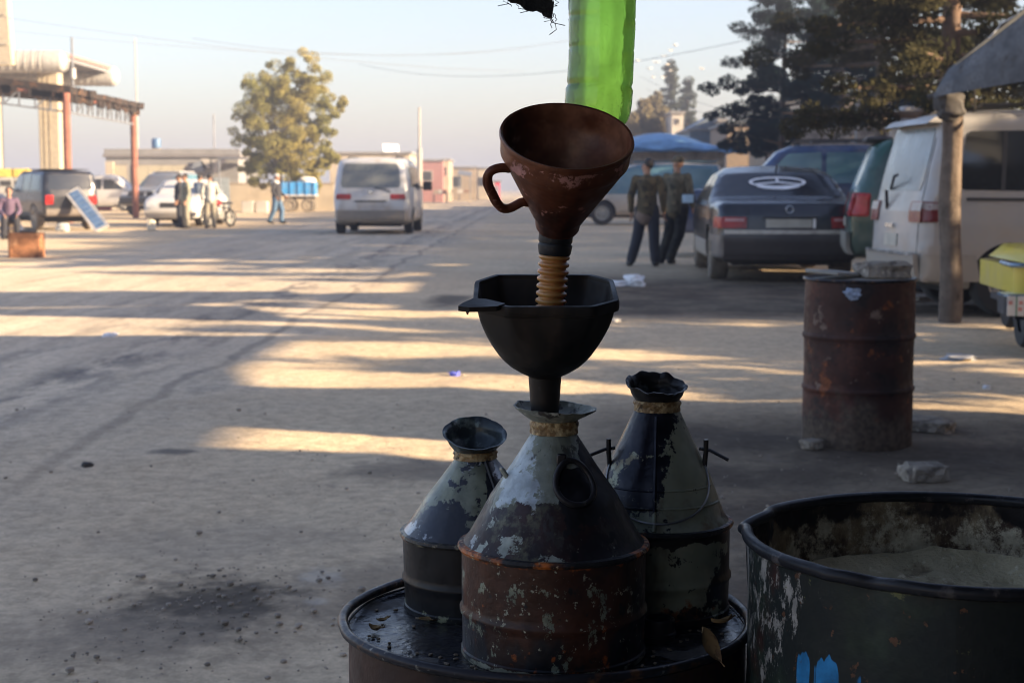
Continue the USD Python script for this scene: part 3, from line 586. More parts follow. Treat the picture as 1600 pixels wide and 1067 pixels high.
# -- green bottle hanging over the funnel
gm = Mat(); gv = gm.obj(); gx = gm.xyz(gv); gn = gm.noise(18, gv, 4)
gc = gm.mix(gm.step(gn, 0.35, 0.7), (0.42, 0.80, 0.12), (0.55, 0.86, 0.22))
gt = gm('translucent_bsdf', color=gc).BSDF; gtr = gm('transparent_bsdf', color=(0.64, 0.90, 0.34)).BSDF
gg = gm('glossy_bsdf', color=(1, 1, 1), roughness=0.07).BSDF; gd = gm('diffuse_bsdf', color=(0.17, 0.25, 0.09)).BSDF
b1 = gm('mix_closure', fac=gm.step(gm.noise(9, gv, 4, off=3.0), 0.35, 0.7, 0.16, 0.42), closure1=gtr, closure2=gt).closure
lf = gm.math('add', gm.noise(26, gv, 5, off=6.0, st=(1, 1, 0.3)), gm.step(gx.x, -0.008, -0.026, 0.0, 0.36))  # left side darkened in colour, standing in for refraction
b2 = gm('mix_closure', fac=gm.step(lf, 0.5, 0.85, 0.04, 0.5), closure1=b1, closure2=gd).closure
b3 = gm('mix_closure', fac=gm.math('multiply', gm('fresnel', IOR=1.45, normal=gm.bump(gn, 0.5, 0.012)).fac, 0.9), closure1=b2, closure2=gg).closure
green_m = gm.done('green_plastic', b3)
Rb = 0.0475
bp = at(929, 200, 2.205)
bot = thing('plastic_bottle', 'bright green plastic bottle hanging above the brown funnel', 'bottle', bp, rot=(0, 2.2, 0))
bpf = [(0.0001, 0.010), (0.012, 0.009), (0.026, 0.001), (0.031, 0.0005), (0.0385, 0.004), (0.044, 0.011), (Rb - 0.001, 0.022), (Rb, 0.036), (Rb, 0.054), (Rb - 0.002, 0.058), (Rb - 0.0025, 0.060), (Rb - 0.001, 0.064), (Rb - 0.001, 0.107), (Rb - 0.0018, 0.110), (Rb - 0.001, 0.113), (Rb, 0.15), (Rb - 0.0012, 0.153), (Rb, 0.156), (Rb, 0.195), (Rb - 0.003, 0.215), (0.036, 0.25), (0.022, 0.278), (0.0145, 0.292), (0.0135, 0.306), (0.0135, 0.318)]
def crump(V, A):
    e = np.stack([np.cos(A) * 1.3, np.sin(A) * 1.3, V[..., 2] * 9], -1); k = 1 + 0.05 * nz(e, 1.0, 9) * np.clip(V[..., 2] / 0.03, 0, 1)
    b = 0.010 * np.sin(V[..., 2] / 0.2 * 2.4 + 0.4)
    return np.stack([V[..., 0] * k + b * 0.5, V[..., 1] * k, V[..., 2]], -1)
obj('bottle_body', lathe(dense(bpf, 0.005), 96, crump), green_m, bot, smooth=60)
obj('cap', lathe([(0.0155, 0.307), (0.0158, 0.311), (0.0158, 0.325), (0.0145, 0.328), (0.0001, 0.328)], 40), plain('green_cap', (0.05, 0.25, 0.06), 0.4), bot)
obj('string', tube([(0.0145, 0, 0.302), (0.012, 0, 0.38), (0.0, 0, 0.62)], 0.0012, 5), plain('string', (0.3, 0.28, 0.24), 0.9), bot)

# -- ragged cloth roof over the stand, one scrap hanging into view
burlap = plain('black_burlap', (0.012, 0.011, 0.010), 0.95, bump=0.6, bscale=220)
aw = thing('burlap_awning', 'ragged dark burlap awning with a torn scrap hanging at the top of view', 'awning', (0, 0, 0))
x_, y_ = np.meshgrid(np.linspace(-0.12, 4.2, 46), np.linspace(-2.2, 2.44, 40), indexing='ij')
zr = 1.98 + 0.10 * (meshkit.fbm(np.stack([x_, y_, 0 * x_], -1) * 0.9, 3, 2) - 0.5) + 0.02 * (y_ < 2.0)
def grid_solid(x, y, z, th):
    n, k = x.shape; i, j = np.meshgrid(np.arange(n - 1), np.arange(k - 1), indexing='ij'); a = i * k + j
    q = np.stack([a, a + k, a + k + 1, a + 1], -1).reshape(-1, 4); F = np.vstack([q[:, [0, 1, 2]], q[:, [0, 2, 3]]])
    t = np.stack([x, y, z], -1).reshape(-1, 3); N = len(t)
    ring = list(range(0, n * k, k)) + list(range((n - 1) * k + 1, n * k)) + list(range((n - 2) * k + k - 1, -1, -k)) + list(range(k - 2, 0, -1))
    S = []
    for p, q2 in zip(ring, ring[1:] + ring[:1]): S += [[p, q2 + N, q2], [p, p + N, q2 + N]]
    return trimesh.Trimesh(np.vstack([t, t + np.asarray(th).reshape(-1, 3) if np.ndim(th) > 1 else t + [0, 0, -th]]), np.vstack([F, F[:, ::-1] + N, np.array(S)]), process=False)
obj('cloth', grid_solid(x_, y_, zr, 0.012), burlap, aw)
q0 = [at(u, v, 2.36) for u, v in ((700, -360), (896, -360), (884, -120), (866, -10), (864, 22), (858, 28), (846, 20), (822, 13), (800, 4), (778, -8), (752, -40), (735, -120))]
poly = Polygon([(p[0], p[2]) for p in q0])
rg = poly.exterior; N_ = 150; ed = np.array([rg.interpolate(k / N_, normalized=True).coords[0] for k in range(N_)])
rs = np.random.RandomState(8); ed += rs.normal(0, 0.0016, ed.shape)
sc = trimesh.creation.extrude_polygon(Polygon(ed).buffer(0), 0.012, engine='earcut'); v = sc.vertices.copy()
sc.vertices = np.column_stack([v[:, 0], 2.36 + v[:, 2] + 0.02 * np.sin(v[:, 0] * 25), v[:, 1]]); obj('hanging_scrap', sc, burlap, aw, smooth=False)
for k in range(26):
    s = rs.uniform(0.34, 0.66) if k > 3 else 0.36; b = np.array(rg.interpolate(s, normalized=True).coords[0]); L = rs.uniform(0.006, 0.016) if k > 3 else (0.032, 0.022, 0.018, 0.012)[k]
    if k <= 3: b = np.array([at(863, 24, 2.36)[0] + 0.001 * k, at(863, 24, 2.36)[2]])
    P = [(b[0] + rs.normal(0, 0.002) * i, 2.366, b[1] + 0.003 - L * i / 4) for i in range(5)]; obj('thread', tube(P, 0.0006, 4), burlap, aw)
wood_m = worn('grey_wood', (0.15, 0.115, 0.085), [((0.07, 0.05, 0.036), dict(s=9, lo=0.5, hi=0.66, st=(1, 1, 0.12))), ((0.26, 0.21, 0.16), dict(s=14, lo=0.56, hi=0.7, st=(1, 1, 0.15)))], rough=0.85, bump=0.7, bscale=40, bdist=0.006)
for x0, y0 in ((-0.1, -2.1), (4.1, -2.1), (4.1, 2.35)):
    obj('post', tube([(x0, y0, 0), (x0 + .02, y0, 1.0), (x0, y0, 2.0)], (0.05, 0.045, 0.045), 10), wood_m, aw)
obj('front_beam', tube([(-0.6, 2.40, 1.955), (1.8, 2.38, 1.93), (4.3, 2.36, 1.95)], 0.03, 8), wood_m, aw)
obj('back_beam', tube([(-0.6, -2.1, 1.97), (4.3, -2.1, 1.96)], 0.03, 8), wood_m, aw)

# -- open drum at the lower right
ob_m = worn('green_black_drum', (0.012, 0.014, 0.012), [
    ((0.022, 0.032, 0.018), dict(s=5, lo=0.45, hi=0.65)), ((0.035, 0.014, 0.010), dict(s=6, lo=0.55, hi=0.66, off=4)),
    ((0.02, 0.16, 0.34), dict(s=30, d=3, lo=0.50, hi=0.53, g=[('x', -0.195, -0.215, 0.08), ('x', -0.25, -0.265, -0.5), ('z', 0.67, 0.725, -0.5), ('x', -0.175, -0.16, -0.5)], off=2.4, st=(1, 1, 0.07))),
    ((0.24, 0.22, 0.19), dict(s=40, d=9, r=0.8, lo=0.60, hi=0.63, g=[('x', -0.30, -0.17, -0.20), ('x', -0.21, -0.24, 0.0), ('z', 0.5, 0.78, 0.12), ('x', -0.2, 0.0, 0.04)], off=7.9, st=(1, 1, 0.5))),
    ((0.09, 0.04, 0.02), dict(s=40, lo=0.64, hi=0.68)), ((0.10, 0.10, 0.04), dict(s=22, d=8, lo=0.655, hi=0.69, off=3.1))], rough=0.48, bump=0.5, bscale=60)
ob_in = worn('drum_inside_crust', (0.055, 0.034, 0.022), [((0.18, 0.13, 0.075), dict(s=14, d=8, r=0.7, lo=0.46, hi=0.6, st=(1, 1, 0.5))), ((0.42, 0.36, 0.25), dict(s=22, d=9, r=0.75, lo=0.50, hi=0.64, g=[('z', 0.78, 0.70, 0.10)], off=4.9)), ((0.016, 0.012, 0.010), dict(s=10, lo=0.5, hi=0.6, g=[('z', 0.745, 0.775, 0.25), ('z', 0.0, 0.74, -0.1)], off=8.8))], rough=0.9, bump=1.0, bscale=60, bdist=0.006)
dust_m = worn('pale_sawdust', (0.52, 0.44, 0.28), [((0.30, 0.24, 0.15), dict(s=12, d=8, lo=0.5, hi=0.62)), ((0.62, 0.55, 0.38), dict(s=50, lo=0.58, hi=0.68))], rough=0.95, bump=1.0, bscale=110, bdist=0.006)
OC, OR, OH = np.array([0.612, 2.05, 0.0]), 0.292, 0.800
od = thing('open_drum', 'open topped dark green drum with scraped white and blue paint, sawdust inside', 'drum', OC)
dl = [(math.radians(151), 0.09, 0.012, 0.003), (math.radians(163), 0.06, -0.008, -0.004), (math.radians(232), 0.07, 0.010, -0.004), (math.radians(221), 0.05, -0.004, 0.0)]
def oshell(V, A):
    V = dents(0.010, 1.6, 14)(V, A); k = np.clip((V[..., 2] - 0.55) / 0.25, 0, 1) ** 2; r = np.hypot(V[..., 0], V[..., 1]); rr = r.copy()
    for a0, w, dr, dz in dl: rr = rr - k * dr * np.exp(-((np.angle(np.exp(1j * (A - a0)))) / w) ** 2)
    f = rr / np.maximum(r, 1e-6); return np.stack([V[..., 0] * f, V[..., 1] * f, V[..., 2]], -1)
po = [(0.0001, 0.003), (OR - 0.01, 0.0), (OR - 0.004, 0.012)] + hoop(0.27, OR - 0.004) + hoop(0.53, OR - 0.004) + [(OR - 0.004, OH - 0.006)]
obj('shell', lathe(dense(po, 0.02), 144, oshell), ob_m, od)
obj('inner_wall', lathe(dense([(OR - 0.007, OH - 0.004), (OR - 0.010, 0.70), (OR - 0.008, 0.6), (OR - 0.02, 0.02)], 0.02), 144, oshell), ob_in, od)
obj('rim', tube(rim_path(OR - 0.001, OH - 0.002, 31, 0.004, dl), 0.0085, 10, closed=True), worn('rolled_black_rim', (0.013, 0.012, 0.013), [((0.06, 0.05, 0.045), dict(s=30, lo=0.58, hi=0.68))], rough=0.38, bump=0.4), od)
g = np.linspace(-1, 1, 60)
def fillfn(V, A):
    V = V.copy(); V[..., 2] += 0.05 * nz(np.stack([V[..., 0] * 5, V[..., 1] * 5, 0 * A], -1), 1.0, 3) + 0.016 * nz(np.stack([V[..., 0] * 40, V[..., 1] * 40, 0 * A], -1), 1.0, 5); return V
saw = obj('sawdust', lathe(dense([(OR - 0.012, 0.715), (OR - 0.05, 0.690), (0.12, 0.672), (0.0001, 0.668)], 0.007), 160, fillfn), dust_m, kind='stuff', label='pale sawdust filling the open drum', cat='sawdust')
UsdGeom.Xformable(saw).AddTranslateOp().Set(Gf.Vec3d(*map(float, OC)))

# ------------------------------------------------------------------ vehicles
TYRE = plain('tyre_rubber', (0.022, 0.020, 0.018), 0.85, var=0.25)
TYRE_D = plain('dusty_tyre', (0.16, 0.135, 0.105), 0.95, var=0.25)
RIM = plain('alloy_rim', (0.28, 0.27, 0.25), 0.45, 0.6)
RIM_D = plain('dusty_rim', (0.34, 0.29, 0.22), 0.8)
DARKP = plain('dark_trim', (0.025, 0.025, 0.027), 0.6)
CHROME = plain('chrome_trim', (0.55, 0.55, 0.55), 0.2, 0.9)
UNDER = plain('underbody', (0.012, 0.011, 0.010), 0.9)
REDL = plain('red_lamp', (0.28, 0.012, 0.010), 0.18, var=0.3)
AMBL = plain('amber_lamp', (0.5, 0.16, 0.02), 0.2)
WHTL = plain('clear_lamp', (0.55, 0.56, 0.57), 0.15)
PLATE = plain('number_plate', (0.40, 0.37, 0.30), 0.6)
SEAM = plain('panel_gap', (0.015, 0.014, 0.013), 0.8)
def glassmat(name, col, rough=0.08, dust=0.0):
    if name in looks: return looks[name]
    m = Mat(); n = m.noise(2.5, m.obj(), 5); c = m.mix(m.step(n, 0.35, 0.75, dust * 0.5, dust), col, (0.30, 0.27, 0.22))
    looks[name] = m.done(name, m('principled_bsdf', base_color=c, roughness=m.step(n, 0.3, 0.7, rough, rough + 0.1 + dust * 0.5), specular_ior_level=0.7, coat_weight=0.3, coat_roughness=0.05).BSDF); return looks[name]
GLASS = glassmat('car_glass', (0.012, 0.015, 0.018))
GLASS_B = glassmat('blue_tint_glass', (0.05, 0.13, 0.17), 0.1, 0.1)
GLASS_H = glassmat('hazy_glass', (0.08, 0.10, 0.11), 0.22, 0.25)

class Car:
    """A body inflated from its side outline (x from the tail forward, z up); panes, lamps and trim are laid on its surface."""
    def __init__(s, outline, w, belt, tuck, wheels, rw, rnd=0.07, plan=0.10, corner=0.06, ground_clear=None, arch=1.16):
        P = Polygon(outline).buffer(0); P = P.buffer(-corner).buffer(corner * 2, quad_segs=5).buffer(-corner, quad_segs=5)
        s.full = P
        for xw in wheels: P = P.difference(Point(xw, rw).buffer(rw * arch, quad_segs=14))
        s.P = max(getattr(P, 'geoms', [P]), key=lambda g: g.area); s.w, s.belt, s.tuck, s.rnd, s.plan, s.wheels, s.rw = w, belt, tuck, rnd, plan, wheels, rw
        s.L = s.full.bounds[2]; s.H = s.full.bounds[3]
        s.ring = s.full.exterior
    def W(s, x, z, edge=True):
        x, z = np.asarray(x, float), np.asarray(z, float)
        u = np.abs((x - s.L / 2) / (s.L / 2)); h = s.w / 2 * (1 - s.plan * np.clip(u, 0, 1) ** 5)
        zz = np.clip((z - s.belt) / (s.H - s.belt), 0, 1); h = h * (1 - s.tuck * zz ** 1.15)
        h = h * (1 - 0.06 * np.clip((s.belt * 0.62 - z) / s.belt, 0, 1)) + 0.012 * np.exp(-((z - s.belt * 0.78) / 0.1) ** 2)
        if edge:
            d = shapely.distance(shapely.points(np.column_stack([x.ravel(), z.ravel()])), s.ring).reshape(x.shape)
            r = s.rnd; k = np.clip(1 - d / r, 0, 1); h = h - r * (1 - np.sqrt(np.clip(1 - k ** 2, 0, 1)))
        return h
    def _tri(s, P, step):
        P = P.segmentize(step); B = np.vstack([np.array(r.coords)[:-1] for r in [P.exterior, *P.interiors]])
        x0, z0, x1, z1 = P.bounds; gx, gz = np.meshgrid(np.arange(x0 + step / 2, x1, step), np.arange(z0 + step / 2, z1, step)); gq = np.column_stack([gx.ravel(), gz.ravel()])
        pts = shapely.points(gq); gq = gq[shapely.contains(P, pts) & (shapely.distance(pts, P.boundary) > step * 0.45)]
        V = np.vstack([B, gq]); F = Delaunay(V).simplices; c = V[F].mean(1); F = F[shapely.contains(P, shapely.points(c))]
        a = V[F]; cr = (a[:, 1, 0] - a[:, 0, 0]) * (a[:, 2, 1] - a[:, 0, 1]) - (a[:, 1, 1] - a[:, 0, 1]) * (a[:, 2, 0] - a[:, 0, 0]); F[cr < 0] = F[cr < 0][:, ::-1]
        return V, F[np.abs(cr) > 1e-9]
    def body(s, step=0.07):
        V, F = s._tri(s.P, step); h = s.W(V[:, 0], V[:, 1]); n = len(V)
        R, Lf = np.column_stack([V[:, 0], -h, V[:, 1]]), np.column_stack([V[:, 0], h, V[:, 1]])
        VV, FF = [R, Lf], [F, F[:, ::-1] + n]
        e = np.sort(np.vstack([F[:, [0, 1]], F[:, [1, 2]], F[:, [2, 0]]]), 1); u, c = np.unique(e, axis=0, return_counts=True); E = u[c == 1]
        ts = np.linspace(-1, 1, 9); base = 2 * n
        S = np.unique(E); idx = {p: k for k, p in enumerate(S)}; cen = np.array([s.L / 2, s.H * 0.45])
        out = shapely.distance(shapely.points(V[S]), s.ring) < 0.02
        rows = []
        for t in ts[1:-1]:
            cr = 0.035 * (1 - t ** 2) * out; d = V[S] - cen; d /= np.linalg.norm(d, axis=1)[:, None]
            q = V[S] + d * cr[:, None]; rows.append(np.column_stack([q[:, 0], t * h[S], q[:, 1]]))
        VV += rows; m = len(S)
        def vid(k, p): return p if k == 0 else (n + p if k == len(ts) - 1 else base + (k - 1) * m + idx[p])
        SF = [f for a, b in E for k in range(len(ts) - 1) for f in ([vid(k, a), vid(k, b), vid(k + 1, b)], [vid(k, a), vid(k + 1, b), vid(k + 1, a)])]
        mesh = trimesh.Trimesh(np.vstack(VV), np.vstack(FF + [np.array(SF)]), process=False); trimesh.repair.fix_normals(mesh); return mesh
    def side(s, poly, sgn, off=0.006, step=0.12, corner=0.03):
        """Sheet with edges on the body's flank over the (x, z) polygon; sgn -1 is the right flank."""
        P = Polygon(poly) if not hasattr(poly, 'exterior') else poly
        if corner: P = P.buffer(-corner).buffer(corner, quad_segs=4)
        V, F = s._tri(P, step); h = s.W(V[:, 0], V[:, 1]); n = len(V)
        A = np.column_stack([V[:, 0], sgn * (h + off), V[:, 1]]); B = A - [0, sgn * 0.02, 0]
        e = np.vstack([F[:, [0, 1]], F[:, [1, 2]], F[:, [2, 0]]]); es = np.sort(e, 1); u, i, c = np.unique(es, axis=0, return_index=True, return_counts=True); E = e[i[c == 1]]
        F2 = np.vstack([F] + [[[a, b + n, b], [a, a + n, b + n]] for a, b in E])
        if sgn > 0: F2 = F2[:, ::-1]
        return trimesh.Trimesh(np.vstack([A, B]), F2, process=False)
    def edge_x(s, z, front):
        x0, _, x1, _ = s.full.bounds; c = s.full.intersection(LineString([(x0 - 1, z), (x1 + 1, z)])); b = c.bounds; return b[2] if front else b[0]
    def end(s, z0, z1, t0, t1, front=False, off=0.006, nz_=8, nt=10, round_=0.0, wfix=None):
        """Patch on the tail (or nose) between heights z0 and z1 and lateral fractions t0..t1 of the half width there."""
        zs = np.linspace(z0, z1, nz_); ts = np.linspace(t0, t1, nt); sx = 1 if front else -1; rows = []
        for z in zs:
            x = s.edge_x(z, front); h = float(s.W(np.array(x), np.array(z), False)) - s.rnd * 0.9
            k = abs(2 * (z - z0) / (z1 - z0) - 1); rr = 1 - round_ * k ** 6
            tc = (t0 + t1) / 2; tt = tc + (ts - tc) * rr
            rows.append([(x + sx * (off + 0.035 * (1 - min(1, abs(t)) ** 2) * 0.9), t * h, z) for t in tt])
        A = np.array(rows).reshape(-1, 3); B = A - [sx * 0.05, 0, 0]; n, k = nz_, nt
        i, j = np.meshgrid(np.arange(n - 1), np.arange(k - 1), indexing='ij'); a = i * k + j; q = np.stack([a, a + 1, a + k + 1, a + k], -1).reshape(-1, 4); F = np.vstack([q[:, [0, 1, 2]], q[:, [0, 2, 3]]]); N = len(A)
        ring = list(range(k)) + [r * k + k - 1 for r in range(1, n)] + list(range((n - 1) * k + k - 2, (n - 1) * k - 1, -1)) + [r * k for r in range(n - 2, 0, -1)]
        S = [f for p, r in zip(ring, ring[1:] + ring[:1]) for f in ([p, r + N, r], [p, p + N, r + N])]
        m = trimesh.Trimesh(np.vstack([A, B]), np.vstack([F, np.array(S)]), process=False)
        if not front: m.invert()
        return m
def wheel(c, p, R, wd, tyre, rim, sgn, spokes=5):
    w = obj('wheel', T(lathe([(R * 0.55, -wd / 2), (R * 0.93, -wd / 2), (R, -wd * 0.36), (R, wd * 0.36), (R * 0.93, wd / 2), (R * 0.62, wd / 2), (R * 0.60, wd * 0.40)], 36), p, 0, sgn * -math.pi / 2), tyre, c)
    m = [lathe([(R * 0.61, wd * 0.40), (R * 0.62, wd * 0.47), (R * 0.56, wd * 0.46), (R * 0.54, wd * 0.22), (0.0001, wd * 0.22)], 36), lathe([(0.0001, wd * 0.42), (R * 0.13, wd * 0.42), (R * 0.17, wd * 0.24)], 14)]
    for k in range(spokes):
        a = 2 * math.pi * k / spokes; b = bx(R * 0.42, R * 0.15, wd * 0.12, (R * 0.34, 0, wd * 0.36), 0.01); m.append(T(b, (0, 0, 0), a))
    obj('rim', T(cat_(m), p, 0, sgn * -math.pi / 2), rim, w)
    return w
def add_wheels(t, c, R, tyre=TYRE, rim=RIM, wd=0.22, inset=0.02):
    for xw in c.wheels:
        for sg in (-1, 1):
            y = sg * (float(c.W(np.array(xw), np.array(c.belt * 0.6), False)) - wd / 2 - inset); wheel(t, (xw, y, R), R, wd, tyre, rim, sg)
    x0, x1 = c.wheels[0] - R * 1.3, c.wheels[1] + R * 1.3
    obj('underbody', bx(x1 - x0, c.w * 0.72, R * 1.5, ((x0 + x1) / 2, 0, R * 1.35), 0.04), UNDER, t)
def place(name, label, x, y, heading, scale, group=None, pivot=0.0, z=0.006):
    """heading in degrees from straight ahead (+y), clockwise; the pivot is the point of the car's length put at (x, y)."""
    a = math.radians(90 - heading); return thing(name, label, 'car', (x - math.cos(a) * pivot * scale, y - math.sin(a) * pivot * scale, z), math.degrees(a), group, scale)
def mirror(t, c, x, z, sgn, m, face=None, size=(0.10, 0.20, 0.15)):
    y = sgn * float(c.W(np.array(x), np.array(z), False)); h = obj('mirror', cat_([bx(*size, (x, y + sgn * (size[1] / 2 + 0.05), z + 0.03), 0.03), tube([(x, y - sgn * 0.03, z - 0.02), (x, y + sgn * 0.09, z)], 0.022, 6)]), m, t)
    if face is not None: obj('mirror_glass', bx(0.01, size[1] * 0.82, size[2] * 0.8, (x - size[0] / 2 - 0.003, y + sgn * (size[1] / 2 + 0.05), z + 0.03), 0.003), face, h)

VAN = [(0.06, 0.34), (0.0, 0.42), (-0.02, 0.62), (0.0, 1.0), (0.10, 1.45), (0.20, 1.83), (0.34, 1.93), (1.4, 1.97), (2.9, 1.95), (3.30, 1.86), (4.02, 1.20), (4.25, 1.08), (4.62, 0.98), (4.74, 0.78), (4.78, 0.45), (4.70, 0.30), (0.5, 0.26)]
SEDAN = [(0.10, 0.26), (0.02, 0.34), (-0.01, 0.55), (0.03, 0.86), (0.10, 1.00), (0.20, 1.03), (0.92, 1.07), (1.05, 1.09), (1.62, 1.40), (2.1, 1.48), (2.6, 1.49), (3.05, 1.44), (3.75, 1.04), (4.2, 0.98), (4.85, 0.86), (5.03, 0.70), (5.08, 0.42), (4.98, 0.24)]
SUV = [(0.05, 0.40), (0.0, 0.5), (0.0, 0.9), (0.06, 1.15), (0.26, 1.66), (0.42, 1.74), (1.4, 1.79), (2.4, 1.77), (2.72, 1.68), (3.35, 1.17), (3.6, 1.11), (4.3, 1.02), (4.46, 0.80), (4.48, 0.5), (4.40, 0.38)]
BOXY = [(0.04, 0.42), (0.0, 0.52), (0.0, 1.05), (0.05, 1.25), (0.14, 1.72), (0.26, 1.80), (1.4, 1.84), (2.55, 1.82), (2.80, 1.72), (3.25, 1.22), (3.5, 1.17), (4.35, 1.10), (4.48, 0.90), (4.50, 0.5), (4.42, 0.4)]
CARV = [(0.05, 0.32), (0.0, 0.42), (0.0, 0.95), (0.10, 1.3), (0.24, 1.72), (0.38, 1.80), (1.5, 1.85), (2.7, 1.82), (3.1, 1.70), (3.85, 1.12), (4.2, 1.02), (4.55, 0.92), (4.70, 0.72), (4.72, 0.42), (4.62, 0.28)]

# -- silver van driving away on the road
vc = Car(VAN, 1.82, 1.12, 0.14, (0.95, 3.78), 0.33, plan=0.09)
vcr = Car(VAN, 2.06, 1.12, 0.15, (0.95, 3.78), 0.33, plan=0.10, rnd=0.10)
g0 = gnd(592, 367); p_van = carpaint('silver_van_paint', (0.46, 0.47, 0.48), 0.55, 0.35)
vt = place('passenger_van', 'silver passenger van driving away along the middle of the road', g0[0] - 0.22, g0[1], 1.2, 1.085)
tag(vt, cat='van')
obj('body', vcr.body(0.08), p_van, vt)
obj('rear_window', vcr.end(1.20, 1.82, -0.93, 0.93, off=0.008, round_=0.06), GLASS_H, vt)
obj('wiper', tube([(-0.0, -0.1, 1.19), (-0.02, -0.38, 1.17), (-0.02, -0.52, 1.08)], 0.014, 6), DARKP, vt)
for sg in (-1, 1):
    obj('tail_lamp', vcr.end(0.90, 1.04, sg * 1.06, sg * 0.60, off=0.012, round_=0.12) if sg < 0 else vcr.end(0.90, 1.04, 0.60, 1.06, off=0.012, round_=0.12), REDL, vt)
    obj('side_window', vcr.side([(0.55, 1.22), (0.55, 1.72), (1.55, 1.76), (1.55, 1.20)], sg), GLASS, vt)
    obj('side_window', vcr.side([(1.63, 1.20), (1.63, 1.76), (2.55, 1.75), (2.55, 1.18)], sg), GLASS, vt)
    obj('door_window', vcr.side([(2.65, 1.18), (2.65, 1.75), (3.15, 1.72), (3.72, 1.26), (3.72, 1.17)], sg), GLASS, vt)
    mirror(vt, vcr, 3.55, 1.22, sg, DARKP, None, (0.14, 0.26, 0.24))
obj('bumper', vcr.end(0.34, 0.62, -1.04, 1.04, off=0.05, nt=16), carpaint('grey_bumper', (0.11, 0.115, 0.12), 0.4, 0.6), vt)
obj('plate_recess', vcr.end(0.66, 0.84, -0.42, 0.42, off=0.010), carpaint('silver_shadow_panel', (0.36, 0.36, 0.36), 0.5, 0.5), vt)
obj('plate_garnish', vcr.end(0.84, 0.875, -0.48, 0.48, off=0.03), DARKP, vt)
obj('badge', lathe([(0.07, 0), (0.07, 0.012), (0.0001, 0.014)], 16).apply_transform(trimesh.transformations.translation_matrix((-0.06, 0, 1.09)) @ trimesh.transformations.rotation_matrix(-math.pi / 2, (0, 1, 0)) @ np.diag([0.6, 1, 1, 1])), CHROME, vt)
obj('windshield', vcr.end(1.28, 1.80, -0.93, 0.93, True, off=0.008), GLASS, vt)
for sg in (-1, 1): obj('roof_rail', tube([(0.5, sg * 0.62, 1.95), (0.6, sg * 0.62, 2.0), (2.6, sg * 0.62, 2.01), (2.75, sg * 0.62, 1.95)], 0.02, 6), DARKP, vt)
obj('exhaust', tube([(0.1, 0.35, 0.27), (1.0, 0.35, 0.3)], 0.05, 8), UNDER, vt)
add_wheels(vt, vcr, 0.33, TYRE, RIM_D, 0.21)

# -- beige van parked at the right
cr = at(1450, 420, 15.2)
p_van2 = carpaint('beige_van_paint', (0.29, 0.28, 0.268), 0.5, 0.30)
vt2 = place('passenger_van', 'dusty beige van with its raised rear spoiler parked behind the wooden pole', 3.99, 16.0, 87, 1.04); tag(vt2, cat='van')
vc2 = Car(VAN, 1.82, 1.12, 0.14, (0.84, 3.78), 0.33, plan=0.09)
obj('body', vc2.body(0.06), p_van2, vt2)
obj('rear_window', vc.end(1.20, 1.80, -0.90, 0.90, off=0.008, round_=0.07), GLASS_H, vt2)
for sg in (-1, 1):
    obj('side_window', vc.side([(0.32, 1.21), (0.42, 1.76), (2.58, 1.78), (2.58, 1.17)], sg, corner=0.06), GLASS, vt2)
    for xp in (0.72, 1.72): obj('window_pillar', vc.side([(xp, 1.2), (xp + 0.04, 1.76), (xp + 0.08, 1.76), (xp + 0.04, 1.2)], sg, 0.012, 0.1, 0), DARKP, vt2)
    obj('door_window', vc.side([(2.65, 1.17), (2.65, 1.76), (3.15, 1.73), (3.72, 1.26), (3.72, 1.16)], sg), GLASS, vt2)
    obj('side_trim', vc.side([(0.4, 1.105), (0.4, 1.135), (4.0, 1.11), (4.0, 1.08)], sg, 0.008, corner=0), DARKP, vt2)
    obj('tail_lamp', cat_([vc.end(0.90, 1.10, 0.66, 1.05, off=0.018, round_=0.10) if sg > 0 else vc.end(0.90, 1.10, -1.05, -0.66, off=0.018, round_=0.10), vc.side([(0.0, 0.90), (0.0, 1.10), (0.18, 1.09), (0.26, 1.0), (0.2, 0.91)], sg, 0.016, 0.04, 0.02)]), plain('dark_red_lamp', (0.10, 0.012, 0.014), 0.2), vt2)
    obj('lamp_lens', cat_([vc.end(1.01, 1.09, 0.72, 1.05, off=0.022) if sg > 0 else vc.end(1.01, 1.09, -1.05, -0.72, off=0.022), vc.side([(0.0, 1.02), (0.0, 1.085), (0.13, 1.08), (0.13, 1.02)], sg, 0.019, 0.05, 0.01)]), plain('grey_lens', (0.22, 0.20, 0.20), 0.2), vt2)
    mirror(vt2, vc, 3.55, 1.22, sg, p_van2, None, (0.14, 0.24, 0.2))
    obj('gap', vc.side([(0.30, 0.62), (0.30, 1.2), (0.312, 1.2), (0.312, 0.62)], sg, 0.004, 0.05, 0), SEAM, vt2)
obj('spoiler', cat_([vc2.end(1.835, 1.90, -1.0, 1.0, off=o, round_=0.05, nt=18) for o in (0.05, 0.10, 0.15)]), p_van2, vt2)
for t in (-0.97, 0.956): obj('hatch_gap', vc.end(0.60, 1.86, t, t + 0.014, off=0.004), SEAM, vt2)
obj('bumper', cat_([vc.end(0.33, 0.60, -1.04, 1.04, off=0.06, nt=16), vc.side([(0.0, 0.34), (0.0, 0.60), (0.5, 0.60), (0.55, 0.34)], 1, 0.02, 0.1, 0.02), vc.side([(0.0, 0.34), (0.0, 0.60), (0.5, 0.60), (0.55, 0.34)], -1, 0.02, 0.1, 0.02)]), carpaint('van_bumper', (0.20, 0.19, 0.18), 0.5, 0.5), vt2)
obj('bumper_step', vc.end(0.585, 0.61, -0.95, 0.95, off=0.075, nt=16), CHROME, vt2)
obj('wiper', tube([(0.0, 0.2, 1.22), (-0.06, -0.1, 1.34), (-0.03, -0.12, 1.36)], 0.015, 6), DARKP, vt2)
